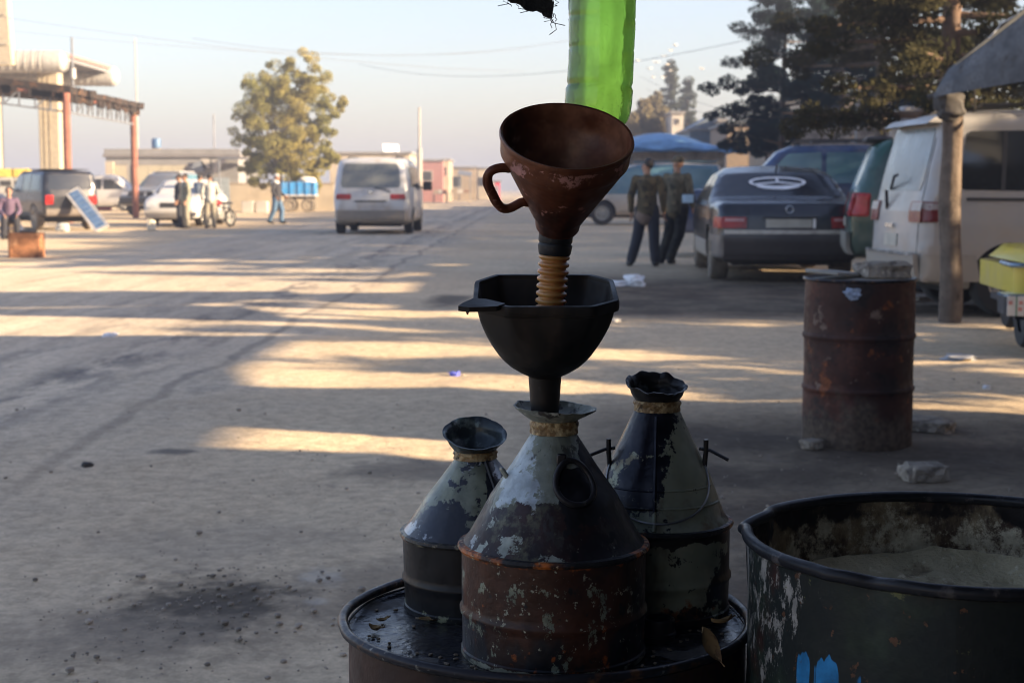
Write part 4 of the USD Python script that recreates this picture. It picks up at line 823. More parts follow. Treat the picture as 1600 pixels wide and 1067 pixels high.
obj('wiper_arm', tube([(-0.03, 0.22, 1.02), (-0.06, 0.15, 1.2)], 0.018, 6), DARKP, vt2)
obj('door_handle', vc.end(0.84, 0.88, -0.12, 0.20, off=0.03), CHROME, vt2)
obj('windshield', vc.end(1.28, 1.80, -0.93, 0.93, True, off=0.008), GLASS, vt2)
for sg in (-1, 1): obj('roof_rail', tube([(0.5, sg * 0.66, 1.95), (0.6, sg * 0.66, 2.01), (3.0, sg * 0.66, 2.02), (3.1, sg * 0.66, 1.95)], 0.022, 6), DARKP, vt2)
obj('plate', vc.end(0.66, 0.78, -0.26, 0.26, off=0.014), PLATE, vt2)
add_wheels(vt2, vc2, 0.345, TYRE, RIM, 0.22)

# -- dark saloon seen from behind
sc_ = Car(SEDAN, 1.90, 0.98, 0.26, (1.05, 4.15), 0.34, plan=0.10, corner=0.05)
p_sed = carpaint('dark_saloon_paint', (0.010, 0.011, 0.015), 0.05, 0.16)
st_ = place('saloon_car', 'dark dusty saloon with a white ringed star sticker on its rear window', gnd(1206, 436)[0] + 0.03, 20.7, 3.2, 1.06)
obj('body', sc_.body(0.07), p_sed, st_)
obj('rear_window', sc_.end(1.11, 1.40, -0.90, 0.90, off=0.006, round_=0.05), GLASS, st_)
obj('windshield', sc_.end(1.08, 1.42, -0.92, 0.92, True, off=0.006), GLASS, st_)
for sg in (-1, 1):
    obj('door_window', sc_.side([(1.32, 1.08), (1.72, 1.36), (2.30, 1.42), (2.30, 1.07)], sg, corner=0.02), GLASS, st_)
    obj('door_window', sc_.side([(2.38, 1.07), (2.38, 1.42), (2.95, 1.39), (3.45, 1.09), (3.45, 1.06)], sg, corner=0.02), GLASS, st_)
    l = (0.66, 1.06) if sg > 0 else (-1.06, -0.66)
    tl = obj('tail_lamp', cat_([sc_.end(0.70, 0.84, *l, off=0.012, round_=0.06), sc_.side([(0.0, 0.70), (0.02, 0.84), (0.30, 0.84), (0.34, 0.70)], sg, 0.012, 0.06, 0.02)]), REDL, st_)
    l2 = (0.70, 1.0) if sg > 0 else (-1.0, -0.70)
    obj('reverse_lens', sc_.end(0.785, 0.82, *l2, off=0.017), plain('pink_lens', (0.42, 0.22, 0.21), 0.2), tl)
    obj('side_skirt', sc_.side([(1.5, 0.26), (1.5, 0.50), (3.72, 0.50), (3.72, 0.26)], sg, 0.012), carpaint('saloon_cladding', (0.13, 0.12, 0.115), 0.4, 0.5), st_)
    obj('handle', sc_.side([(1.55, 0.88), (1.55, 0.91), (1.75, 0.91), (1.75, 0.88)], sg, 0.02, 0.1, 0), CHROME, st_)
    mirror(st_, sc_, 3.35, 1.02, sg, DARKP, plain('mirror_glass', (0.45, 0.62, 0.75), 0.1), (0.10, 0.20, 0.15))
obj('chrome_strip', sc_.end(0.625, 0.675, -1.02, 1.02, off=0.022, nt=18), plain('pale_strip', (0.42, 0.38, 0.32), 0.35, 0.4), st_)
obj('bumper', cat_([sc_.end(0.30, 0.615, -1.05, 1.05, off=0.045, nt=18), sc_.side([(0.0, 0.32), (0.0, 0.60), (0.66, 0.60), (0.62, 0.32)], 1, 0.015, 0.1, 0.02), sc_.side([(0.0, 0.32), (0.0, 0.60), (0.66, 0.60), (0.62, 0.32)], -1, 0.015, 0.1, 0.02)]), carpaint('saloon_bumper', (0.014, 0.013, 0.018), 0.08, 0.4), st_)
obj('plate', sc_.end(0.705, 0.815, -0.36, 0.36, off=0.016), PLATE, st_)
obj('plate_lip', sc_.end(0.825, 0.845, -0.42, 0.42, off=0.03), DARKP, st_)
obj('reflector', sc_.end(0.70, 0.82, -0.415, -0.375, off=0.02), plain('white_reflector', (0.75, 0.72, 0.66), 0.3), st_)
obj('trunk_gap', cat_([sc_.end(0.69, 1.0, t, t + 0.012, off=0.003) for t in (-0.65, 0.638)]), SEAM, st_)
obj('boot_emblem', T(trimesh.creation.torus(0.045, 0.006, 24, 8), (-0.065, 0, 0.935), 0, 0, math.pi / 2), CHROME, st_)
obj('antenna', tube([(1.55, 0, 1.42), (1.42, 0, 1.52)], 0.012, 6), DARKP, st_)
# sticker: a ring with a three-pointed star laid on the sloping rear window
def on_rear(c, q, s):
    """Points q (across, up the slope) on the tail surface around height s."""
    out = []
    for a, b in q:
        z = s + b * 0.5; x = c.edge_x(z, False); h = float(c.W(np.array(x), np.array(z), False)) - c.rnd * 0.9; t = a / h
        out.append((x - 0.022 - 0.0315 * (1 - t * t), a, z + 0.012))
    return np.array(out)
white_s = plain('white_sticker', (0.72, 0.73, 0.74), 0.5)
an_ = np.linspace(0, 2 * math.pi, 49)[:-1]
def strip(path, wdt, closed=True):
    path = np.array(path); d = (np.roll(path, -1, 0) - np.roll(path, 1, 0)) if closed else np.gradient(path, axis=0); d /= np.linalg.norm(d, axis=1)[:, None]; nn = np.column_stack([-d[:, 1], d[:, 0]])
    A, B = path + nn * wdt / 2, path - nn * wdt / 2; V = np.vstack([on_rear(sc_, A, 1.275), on_rear(sc_, B, 1.275)]); n = len(path)
    F = [f for i in range(n if closed else n - 1) for f in ([i, (i + 1) % n, (i + 1) % n + n], [i, (i + 1) % n + n, i + n])]
    m = trimesh.Trimesh(V, np.array(F), process=False); return cat_([m, trimesh.Trimesh(V + [0.002, 0, 0], np.array(F)[:, ::-1], process=False)])
star = [strip([(0.36 * math.cos(a), 0.125 * math.sin(a)) for a in an_], 0.045)]
for a in (90, 210, 330):
    e = (0.34 * math.cos(math.radians(a)), 0.115 * math.sin(math.radians(a))); star.append(strip([(0, 0), (e[0] * .5, e[1] * .5), e], 0.04, False))
star.append(strip([(0.30 * math.cos(a), -0.05 + 0.125 * math.sin(a)) for a in np.linspace(math.pi * 1.12, math.pi * 1.88, 20)], 0.05, False))
obj('star_sticker', cat_(star), white_s, st_, smooth=False)
add_wheels(st_, sc_, 0.335, TYRE_D, RIM_D, 0.23)

# -- green estate behind the saloon
gc_ = Car(SUV, 1.80, 1.08, 0.17, (0.85, 3.5), 0.35)
gt_ = place('estate_car', 'dark green estate car between the saloon and the beige van', 4.36, 20.0, 100, 1.08)
gp_ = carpaint('green_paint', (0.006, 0.035, 0.026), 0.1, 0.18)
obj('body', gc_.body(0.08), gp_, gt_)
obj('rear_window', gc_.end(1.16, 1.62, -0.9, 0.9, round_=0.05), GLASS_B, gt_)
for sg in (-1, 1):
    obj('side_window', gc_.side([(0.36, 1.16), (0.52, 1.62), (1.05, 1.66), (1.05, 1.15)], sg), GLASS, gt_)
    obj('door_window', gc_.side([(1.14, 1.15), (1.14, 1.66), (1.95, 1.67), (1.95, 1.14)], sg), GLASS, gt_)
    obj('door_window', gc_.side([(2.03, 1.14), (2.03, 1.67), (2.6, 1.64), (3.1, 1.2), (3.1, 1.14)], sg), GLASS, gt_)
    l = (0.70, 1.06) if sg > 0 else (-1.06, -0.70)
    obj('tail_lamp', cat_([gc_.end(0.86, 1.13, *l, off=0.014, round_=0.05), gc_.side([(0.0, 0.86), (0.05, 1.13), (0.22, 1.12), (0.2, 0.86)], sg, 0.014, 0.05, 0.02)]), REDL, gt_)
    mirror(gt_, gc_, 3.0, 1.16, sg, gp_)
obj('windshield', gc_.end(1.2, 1.66, -0.9, 0.9, True), GLASS, gt_)
obj('bumper', gc_.end(0.42, 0.68, -1.04, 1.04, off=0.05, nt=16), carpaint('green_bumper', (0.03, 0.05, 0.045), 0.4, 0.6), gt_)
obj('roof_spoiler', bx(0.3, 1.2, 0.05, (0.32, 0, 1.75), 0.02), DARKP, gt_)
obj('plate', gc_.end(0.74, 0.84, -0.26, 0.26, off=0.012), PLATE, gt_)
add_wheels(gt_, gc_, 0.35)

# -- blue off-road car behind the saloon
bc_ = Car(BOXY, 1.85, 1.15, 0.13, (0.9, 3.55), 0.38)
bt_ = place('offroad_car', 'dark blue off-road car with roof rack behind the saloon roof', 8.1, 28.9, 278, 1.12)
bp_ = carpaint('blue_paint', (0.012, 0.035, 0.10), 0.2, 0.2)
obj('body', bc_.body(0.09), bp_, bt_)
obj('windshield', bc_.end(1.24, 1.74, -0.92, 0.92, True), plain('sky_reflection_glass', (0.30, 0.42, 0.52), 0.1), bt_)  # pale blue colour stands in for the sky reflected in the windshield
obj('rear_window', bc_.end(1.25, 1.7, -0.9, 0.9), GLASS, bt_)
for sg in (-1, 1):
    obj('side_window', bc_.side([(0.35, 1.25), (0.40, 1.70), (1.15, 1.72), (1.15, 1.23)], sg), GLASS_B, bt_)
    obj('door_window', bc_.side([(1.25, 1.23), (1.25, 1.72), (2.0, 1.73), (2.0, 1.22)], sg), GLASS_B, bt_)
    obj('door_window', bc_.side([(2.08, 1.22), (2.08, 1.73), (2.62, 1.70), (3.05, 1.26), (3.05, 1.22)], sg), GLASS_B, bt_)
    obj('headlamp', bc_.end(0.84, 0.98, *((0.6, 0.95) if sg > 0 else (-0.95, -0.6)), True), WHTL, bt_)
    mirror(bt_, bc_, 3.0, 1.24, sg, DARKP)
rk = obj('roof_rack', cat_([tube([(0.5, sg * 0.66, 1.86), (0.5, sg * 0.66, 1.93), (2.5, sg * 0.66, 1.93), (2.5, sg * 0.66, 1.86)], 0.02, 6) for sg in (-1, 1)] + [tube([(x, -0.66, 1.92), (x, 0.66, 1.92)], 0.016, 6) for x in (0.8, 1.5, 2.2)]), DARKP, bt_)
obj('bumper', bc_.end(0.42, 0.66, -1.03, 1.03, True, off=0.05), DARKP, bt_)
add_wheels(bt_, bc_, 0.38)
# -- silver roof of another van behind the blue car
wt_ = place('minibus', 'silver roofed minibus parked behind the blue off-road car', 12.6, 34.5, 285, 1.10); tag(wt_, cat='van')
wp_ = carpaint('silver_blue_paint', (0.42, 0.46, 0.50), 0.25, 0.3)
obj('body', vc.body(0.10), wp_, wt_)
for sg in (-1, 1):
    obj('side_window', vc.side([(0.5, 1.20), (0.5, 1.76), (2.55, 1.76), (2.55, 1.18)], sg), GLASS, wt_)
    obj('door_window', vc.side([(2.65, 1.18), (2.65, 1.75), (3.15, 1.72), (3.72, 1.26), (3.72, 1.17)], sg), GLASS, wt_)
obj('windshield', vc.end(1.28, 1.80, -0.93, 0.93, True), GLASS_B, wt_)
obj('rear_window', vc.end(1.2, 1.8, -0.9, 0.9), GLASS, wt_)
add_wheels(wt_, vc, 0.33)

# -- blue and silver people carrier beyond the two men
cc_ = Car(CARV, 1.86, 1.05, 0.15, (0.95, 3.75), 0.36)
ct_ = place('people_carrier', 'two-tone people carrier, blue above silver, standing beyond the two men', gnd(935, 347)[0] - 1.2, 55.5, 275, 1.18, pivot=4.7)
obj('body', cc_.body(0.10), carpaint('silver_lower', (0.40, 0.38, 0.35), 0.4, 0.35), ct_)
up = carpaint('teal_upper', (0.045, 0.13, 0.19), 0.2, 0.25)
top = []
for sg in (-1, 1):
    obj('upper_panel', cc_.side([(0.06, 0.92), (0.14, 1.3), (0.36, 1.76), (1.5, 1.81), (2.7, 1.78), (3.05, 1.66), (3.8, 1.10), (4.2, 0.99), (4.5, 0.92)], sg, 0.006, 0.12, 0.02), up, ct_)
    obj('side_window', cc_.side([(0.38, 1.20), (0.5, 1.66), (1.5, 1.70), (1.5, 1.18)], sg, 0.012), GLASS_B, ct_)
    obj('door_window', cc_.side([(1.6, 1.18), (1.6, 1.70), (2.5, 1.70), (2.5, 1.16)], sg, 0.012), plain('teal_glass', (0.12, 0.24, 0.28), 0.12), ct_)
    obj('door_window', cc_.side([(2.6, 1.16), (2.6, 1.69), (2.95, 1.64), (3.55, 1.2), (3.55, 1.15)], sg, 0.012), GLASS_B, ct_)
    obj('headlamp', cc_.end(0.72, 0.86, *((0.55, 1.0) if sg > 0 else (-1.0, -0.55)), True), WHTL, ct_)
    mirror(ct_, cc_, 3.5, 1.16, sg, up)
obj('roof_panel', bx(2.5, 1.35, 0.03, (1.6, 0, 1.885), 0.01), up, ct_)
obj('windshield', cc_.end(1.18, 1.68, -0.92, 0.92, True), GLASS_B, ct_); obj('rear_window', cc_.end(1.15, 1.7, -0.9, 0.9), GLASS, ct_)
obj('bumper', cc_.end(0.36, 0.6, -1.03, 1.03, True, off=0.04), DARKP, ct_)
add_wheels(ct_, cc_, 0.36, TYRE, RIM)

# -- black off-road car on the forecourt at the left
k_ = gnd(83, 360)
kt = place('offroad_car', 'black dusty off-road car on the forecourt behind the solar panel', k_[0] + 0.6, k_[1] - 0.05, 327, 1.0)
obj('body', bc_.body(0.08), carpaint('black_dusty_paint', (0.008, 0.010, 0.016), 0.16, 0.3, (0.22, 0.18, 0.13), 0.9), kt)
for sg in (-1, 1):
    obj('side_window', bc_.side([(0.35, 1.25), (0.40, 1.70), (1.15, 1.72), (1.15, 1.23)], sg), GLASS, kt)
    obj('door_window', bc_.side([(1.25, 1.23), (1.25, 1.72), (2.0, 1.73), (2.0, 1.22)], sg), GLASS, kt)
    obj('door_window', bc_.side([(2.08, 1.22), (2.08, 1.73), (2.62, 1.70), (3.05, 1.26), (3.05, 1.22)], sg), GLASS_H, kt)
    obj('headlamp', bc_.end(0.84, 0.98, *((0.6, 0.95) if sg > 0 else (-0.95, -0.6)), True), WHTL, kt)
    mirror(kt, bc_, 3.0, 1.24, sg, DARKP)
obj('windshield', bc_.end(1.24, 1.74, -0.92, 0.92, True), GLASS, kt); obj('rear_window', bc_.end(1.25, 1.7, -0.9, 0.9), GLASS, kt)
obj('bumper', bc_.end(0.42, 0.70, -1.03, 1.03, True, off=0.06), DARKP, kt); obj('rear_bumper', bc_.end(0.42, 0.66, -1.03, 1.03, off=0.06), plain('dusty_bumper', (0.12, 0.10, 0.085), 0.7), kt)
for sg in (-1, 1): obj('tail_lamp', bc_.end(0.80, 1.08, *((0.72, 1.02) if sg > 0 else (-1.02, -0.72)), off=0.012), REDL, kt)
obj('grille', bc_.end(0.80, 0.98, -0.55, 0.55, True), DARKP, kt)
obj('roof_panel', bx(2.1, 1.4, 0.02, (1.4, 0, 1.875), 0.008), DARKP, kt)
add_wheels(kt, bc_, 0.40, TYRE_D, RIM_D, 0.24, 0.0)
# -- white saloon facing the road
w_ = gnd(250, 355)
SAL = [(0.08, 0.28), (0.0, 0.4), (0.0, 0.75), (0.08, 0.93), (0.8, 0.98), (1.35, 1.32), (1.8, 1.41), (2.5, 1.39), (3.15, 0.98), (4.0, 0.84), (4.2, 0.72), (4.25, 0.42), (4.15, 0.24)]
wc_ = Car(SAL, 1.72, 0.92, 0.22, (0.8, 3.4), 0.30)
wt2 = place('saloon_car', 'white saloon nosing towards the road beside the standing group of men', w_[0] + 0.2, w_[1] + 0.6, 183, 1.12, pivot=4.2)
obj('body', wc_.body(0.09), carpaint('white_paint', (0.50, 0.50, 0.49), 0.15, 0.3), wt2)
obj('windshield', wc_.end(1.0, 1.34, -0.92, 0.92, True), GLASS, wt2); obj('rear_window', wc_.end(1.0, 1.32, -0.9, 0.9), GLASS, wt2)
obj('grille', wc_.end(0.56, 0.72, -0.40, 0.40, True), DARKP, wt2)
obj('bumper', wc_.end(0.28, 0.50, -1.03, 1.03, True, off=0.05), carpaint('pale_bumper', (0.5, 0.5, 0.5), 0.3, 0.5), wt2)
for sg in (-1, 1):
    obj('headlamp', wc_.end(0.58, 0.72, *((0.52, 0.98) if sg > 0 else (-0.98, -0.52)), True), WHTL, wt2)
    obj('door_window', wc_.side([(1.05, 0.98), (1.45, 1.28), (1.95, 1.34), (1.95, 0.97)], sg), GLASS, wt2); obj('door_window', wc_.side([(2.03, 0.97), (2.03, 1.34), (2.45, 1.32), (2.95, 1.0), (2.95, 0.97)], sg), GLASS, wt2)
    mirror(wt2, wc_, 2.85, 0.96, sg, DARKP)
add_wheels(wt2, wc_, 0.30)
# -- grey pickup behind the white saloon
PICK = [(0.03, 0.5), (0.0, 0.6), (0.0, 1.05), (1.6, 1.07), (1.72, 1.6), (1.9, 1.72), (2.8, 1.74), (3.2, 1.62), (3.75, 1.16), (4.0, 1.10), (4.8, 1.02), (5.0, 0.84), (5.02, 0.52), (4.9, 0.4)]
pc_ = Car(PICK, 1.80, 1.12, 0.15, (1.0, 4.15), 0.38)
g_ = gnd(188, 338)
pt_ = place('pickup_truck', 'grey pickup truck facing the road behind the white saloon', g_[0] + 0.4, g_[1] + 1.5, 203, 1.2, pivot=5.0); tag(pt_, cat='truck')
obj('body', pc_.body(0.1), carpaint('grey_blue_paint', (0.17, 0.19, 0.22), 0.3, 0.35), pt_)
obj('windshield', pc_.end(1.2, 1.66, -0.92, 0.92, True), GLASS_B, pt_); obj('bumper', pc_.end(0.45, 0.72, -1.03, 1.03, True, off=0.06), DARKP, pt_); obj('grille', pc_.end(0.76, 0.96, -0.5, 0.5, True), DARKP, pt_)
for sg in (-1, 1):
    obj('headlamp', pc_.end(0.80, 0.95, *((0.58, 0.96) if sg > 0 else (-0.96, -0.58)), True), WHTL, pt_)
    obj('door_window', pc_.side([(1.9, 1.18), (1.9, 1.64), (2.7, 1.66), (2.7, 1.17)], sg), GLASS_B, pt_); obj('door_window', pc_.side([(2.8, 1.17), (2.8, 1.66), (3.1, 1.6), (3.5, 1.22), (3.5, 1.17)], sg), GLASS_B, pt_)
obj('roof_panel', bx(1.1, 1.3, 0.03, (2.4, 0, 1.765), 0.01), carpaint('pale_roof', (0.6, 0.6, 0.6), 0.2), pt_)
add_wheels(pt_, pc_, 0.38)
# -- white minibus behind the black car
m_ = gnd(150, 333)
mt_ = place('minibus', 'white minibus parked beyond the black off-road car', m_[0] - 4.2, m_[1] + 8, 92, 1.06); tag(mt_, cat='van')
obj('body', vc.body(0.12), carpaint('white_van_paint', (0.44, 0.44, 0.45), 0.2, 0.35), mt_)
for sg in (-1, 1):
    obj('side_window', vc.side([(0.5, 1.22), (0.5, 1.70), (1.5, 1.74), (1.5, 1.2)], sg), GLASS, mt_); obj('side_window', vc.side([(1.6, 1.2), (1.6, 1.74), (2.55, 1.74), (2.55, 1.18)], sg), GLASS, mt_)
    obj('door_window', vc.side([(2.65, 1.18), (2.65, 1.73), (3.15, 1.70), (3.72, 1.26), (3.72, 1.17)], sg), GLASS, mt_)
obj('windshield', vc.end(1.28, 1.80, -0.93, 0.93, True), GLASS, mt_); obj('rear_window', vc.end(1.2, 1.8, -0.9, 0.9), GLASS, mt_)
add_wheels(mt_, vc, 0.33)
# -- white car far along the road
f_ = gnd(688, 306)
ft_ = place('saloon_car', 'small white car parked far along the left roadside by the red building', f_[0] + 2.0, 150.0, 200, 1.25, pivot=2)
obj('body', wc_.body(0.12), carpaint('white_paint', (0.66, 0.65, 0.62), 0.15, 0.3), ft_)
obj('windshield', wc_.end(1.0, 1.34, -0.92, 0.92, True), GLASS, ft_); obj('rear_window', wc_.end(1.0, 1.32, -0.9, 0.9), GLASS, ft_)
for sg in (-1, 1): obj('door_window', wc_.side([(1.05, 0.98), (1.45, 1.28), (2.45, 1.32), (2.95, 1.0), (2.95, 0.97)], sg), GLASS, ft_)
add_wheels(ft_, wc_, 0.30)
# -- blue truck bed by the big tree
b_ = gnd(468, 326)
tt_ = thing('farm_trailer', 'bright blue high sided trailer standing under the yellow tree', 'trailer', (at(468, 300, 86)[0], 86, 0), 3, scale=0.85)
blue_m = carpaint('bright_blue', (0.02, 0.22, 0.50), 0.3, 0.5, zmax=0.5)
for y in (-0.9, 0.9): obj('side_board', bx(2.2, 0.06, 0.8, (0, y, 1.55), 0.02), blue_m, tt_)
for x in (-1.1, 1.1): obj('end_board', bx(0.06, 1.74, 0.8, (x, 0, 1.55), 0.02), blue_m, tt_)
for k in range(5): obj('stake', bx(0.07, 0.05, 0.86, (-1.0 + 0.5 * k, -0.96, 1.53), 0.01), blue_m, tt_)
obj('bed', bx(2.3, 1.9, 0.12, (0, 0, 1.08), 0.02), plain('pale_frame', (0.45, 0.45, 0.45), 0.6), tt_)
for x in (-0.6, 0.6):
    for sg in (-1, 1): wheel(tt_, (x, sg * 0.8, 0.45), 0.45, 0.24, TYRE_D, RIM_D, sg)
obj('axle_frame', cat_([bx(2.0, 0.1, 0.15, (0, y, 0.92), 0.02) for y in (-0.4, 0.4)] + [tube([(x, -0.8, 0.45), (x, 0.8, 0.45)], 0.05, 6) for x in (-0.6, 0.6)] + [bx(0.1, 0.1, 0.5, (x, y, 0.7)) for x in (-0.6, 0.6) for y in (-0.4, 0.4)]), DARKP, tt_)
obj('cargo', T(rock((1.2, 1.2, 0.7), 3, 3, 0.4), (0.5, 0, 1.95)), plain('white_sacks', (0.55, 0.53, 0.48), 0.9), tt_)

# -- yellow motor tricycle whose tail shows at the right edge (local x to the right, y away)
yv = thing('motor_tricycle', 'yellow motor tricycle tail with lettered panel at the right edge', 'tricycle', (3.78, 11.6, 0.02), -6)
yel = carpaint('yellow_paint', (0.46, 0.36, 0.03), 0.3, 0.35, zmax=0.3)
blk = plain('black_steel', (0.02, 0.022, 0.028), 0.5, 0.3)
bluesteel = plain('blue_chrome', (0.20, 0.30, 0.42), 0.25, 0.8)
def rbox(x0, x1, y0, y1, z0, z1, r): return prism(Polygon([(x0 + r, y0 + r), (x1 - r, y0 + r), (x1 - r, y1 - r), (x0 + r, y1 - r)]).buffer(r, quad_segs=5), z0, z1)
obj('tail_panel', rbox(0.03, 0.95, 0.0, 1.5, 0.46, 0.665, 0.12), yel, yv)
obj('upper_shell', trimesh.convex.convex_hull(np.array([(x, y, z) for x, y, z in ((0.10, 0.05, 0.69), (0.92, 0.05, 0.69), (0.10, 1.4, 0.69), (0.92, 1.4, 0.69), (0.18, 0.12, 0.775), (0.86, 0.12, 0.79), (0.2, 1.3, 0.80), (0.86, 1.3, 0.80), (0.3, 0.3, 0.83), (0.75, 0.3, 0.84))])), yel, yv)
obj('chrome_rail', tube([(0.02, 0.5, 0.678), (0.0, 0.02, 0.678), (0.06, -0.03, 0.678), (0.9, -0.03, 0.68), (0.97, 0.02, 0.68)], 0.018, 8), bluesteel, yv)
obj('bumper', rbox(-0.06, 1.02, -0.06, 0.25, 0.31, 0.44, 0.05), blk, yv)
obj('bumper_top', rbox(-0.065, 1.025, -0.065, 0.25, 0.444, 0.462, 0.05), bluesteel, yv)
pl = obj('plate', bx(0.13, 0.008, 0.15, (0.02, -0.07, 0.375), 0.003), plain('white_plate', (0.55, 0.52, 0.48), 0.6), yv)
obj('plate_stripe', bx(0.010, 0.004, 0.148, (0.022, -0.0755, 0.375)), plain('green_stripe', (0.10, 0.22, 0.14), 0.6), pl)
for k, (x, z) in enumerate(((-0.022, 0.40), (0.055, 0.40), (0.05, 0.352))): obj('plate_mark', bx(0.03, 0.004, 0.028, (x, -0.0755, z)), plain('faded_red', (0.5, 0.22, 0.18), 0.6), pl)
obj('indicator', bx(0.09, 0.03, 0.055, (0.24, -0.075, 0.372), 0.012), AMBL, yv)
def glyphs(seed, n, x0, z0, w, h):
    """Worn hand-painted strokes, unreadable in the photograph."""
    r = np.random.RandomState(seed); out = []
    for k in range(n):
        x = x0 + w * k / n; out.append(bx(w / n * r.uniform(0.5, 1.0), 0.004, h * r.uniform(0.25, 0.5), (x + w / n / 2, -0.002, z0 + r.uniform(-0.1, 0.25) * h)))
        if r.rand() < 0.6: out.append(bx(w / n * 0.22, 0.0045, h * r.uniform(0.6, 1.0), (x + w / n * r.uniform(0.2, 0.8), -0.0025, z0)))
    return cat_(out)
obj('lettering', cat_([glyphs(2, 5, 0.13, 0.60, 0.28, 0.05), glyphs(5, 4, 0.15, 0.535, 0.22, 0.05)]), blk, yv, smooth=False)
for x in (0.10, 0.88): wheel(yv, (x, 0.55, 0.25), 0.25, 0.12, TYRE, blk, 1).SetCustomDataByKey('label', 'small black rear tyre') if False else None
for x, sg in ((0.24, -1), (0.76, 1)):
    w = obj('wheel', T(lathe([(0.13, -0.05), (0.23, -0.055), (0.25, -0.03), (0.25, 0.03), (0.23, 0.055), (0.13, 0.05)], 30), (x, 0.55, 0.25), 0, 0, math.pi / 2), TYRE, yv)
    obj('rim', T(lathe([(0.132, 0.03), (0.13, -0.03), (0.02, -0.02), (0.0001, 0.03)], 24), (x, 0.55, 0.25), 0, 0, math.pi / 2), blk, w)
obj('mudguard', tube([(0.16, -0.10, 0.14), (0.3, -0.13, 0.105), (0.55, -0.14, 0.10), (0.8, -0.11, 0.13)], 0.022, 8), bluesteel, yv)
obj('frame', cat_([bar((x, 0.1, 0.33), (x, 1.9, 0.33), 0.05) for x in (0.25, 0.7)] + [bar((0.14, 0.55, 0.25), (0.86, 0.55, 0.25), 0.05)] + [tube([(0.3, -0.10, 0.108), (0.3, 0.12, 0.32)], 0.015, 6), tube([(0.75, -0.10, 0.12), (0.72, 0.12, 0.32)], 0.015, 6)]), blk, yv)
fw = obj('front_wheel', T(lathe([(0.15, -0.04), (0.25, -0.045), (0.27, -0.02), (0.27, 0.02), (0.25, 0.045), (0.15, 0.04)], 30), (0.48, 2.3, 0.27), 0, 0, math.pi / 2), TYRE, yv)
obj('rim', T(lathe([(0.152, 0.02), (0.15, -0.02), (0.0001, 0.0)], 24), (0.48, 2.3, 0.27), 0, 0, math.pi / 2), blk, fw)
obj('fork', cat_([tube([(0.48 + s * 0.06, 2.3, 0.27), (0.48 + s * 0.06, 2.15, 0.62)], 0.02, 6) for s in (-1, 1)] + [bar((0.48, 1.8, 0.36), (0.48, 2.16, 0.62), 0.06)]), blk, yv)
obj('saddle', bx(0.32, 0.55, 0.1, (0.55, 1.62, 0.70), 0.04), DARKP, yv)

# ------------------------------------------------------------------ far barrel, stones, pole, awning, walls
barrel_m = worn('rusty_barrel', (0.036, 0.0155, 0.011), [
    ((0.066, 0.024, 0.015), dict(s=4, lo=0.45, hi=0.62, st=(1, 1, 0.6))), ((0.15, 0.045, 0.015), dict(s=8, d=7, lo=0.61, hi=0.66, off=3.3)),
    ((0.022, 0.014, 0.012), dict(s=5, lo=0.52, hi=0.62, g=[('z', 0.68, 0.84, 0.10)])), ((0.17, 0.12, 0.09), dict(s=9, d=7, lo=0.61, hi=0.66, off=8.1, a=0.7)),
    ((0.075, 0.055, 0.04), dict(s=6, lo=0.48, hi=0.7, g=[('z', 0.22, 0.0, 0.25), ('z', 0.2, 0.5, -0.2)], ro=0.95))], rough=0.6, bump=0.5, bscale=30)
BC = gnd(1338, 694)
BR, BH = 0.272, 0.835
def barrel(name, label, loc, R, Hh, m, seed, top=True):
    t = thing(name, label, 'barrel', loc)
    pr = [(0.0001, 0.004), (R - 0.008, 0.0), (R - 0.003, 0.01)] + hoop(Hh * 0.35, R - 0.003) + hoop(Hh * 0.66, R - 0.003) + [(R - 0.003, Hh - 0.005)]
    obj('shell', lathe(dense(pr, 0.025), 96, dents(0.012, 1.8, seed)), m, t)
    obj('rim', tube(rim_path(R - 0.001, Hh - 0.006, seed, 0.004), 0.008, 8, closed=True), rim_metal, t)
    return t
bar_ = barrel('oil_barrel', 'tall rusty ribbed barrel with a pale stone on top', BC, BR, BH, barrel_m, 5)
obj('lid', lathe([(BR - 0.006, BH - 0.012), (BR - 0.012, BH - 0.008), (0.0001, BH + 0.004)], 64), plain('dusty_lid', (0.20, 0.18, 0.15), 0.95, bump=0.5, bscale=40), bar_)
stone_m = worn('pale_stone', (0.25, 0.215, 0.17), [((0.15, 0.125, 0.10), dict(s=14, d=8, lo=0.48, hi=0.62)), ((0.33, 0.29, 0.23), dict(s=30, lo=0.58, hi=0.68))], rough=0.95, bump=1.0, bscale=40, bdist=0.01, spec=0.1)
sp = at(1378, 431, BC[1] - 0.02); sl = thing('stone', 'pale flat stone lying on the rusty barrel top', 'stone', (sp[0], sp[1], BH + 0.035), 10)
obj('stone_block', rock((0.24, 0.20, 0.095), 4, 2, 0.32, 0.45), stone_m, sl, smooth=False)
sp = at(1298, 432, BC[1]); c_ = thing('cardboard', 'grey crumpled cardboard piece on the left of the barrel top', 'cardboard', (sp[0] + 0.02, BC[1] - 0.02, BH + 0.012), 25)
obj('sheet', T(bx(0.24, 0.2, 0.02, (0, 0, 0), 0.006), (0, 0, 0.012), 0.3, 0.05, 0.06), plain('grey_cardboard', (0.24, 0.22, 0.185), 0.95), c_)
rp = np.array([BC[0] - 0.088, BC[1] - math.sqrt(BR ** 2 - 0.088 ** 2) - 0.006, BH - 0.062]); rg_ = thing('rag', 'small pale blue rag stuck under the barrel rim', 'rag', rp)
rag = rock((0.075, 0.02, 0.045), 9, 3, 0.9); obj('cloth', rag, plain('blue_rag', (0.30, 0.36, 0.46), 0.9, var=0.4, scale=60), rg_)
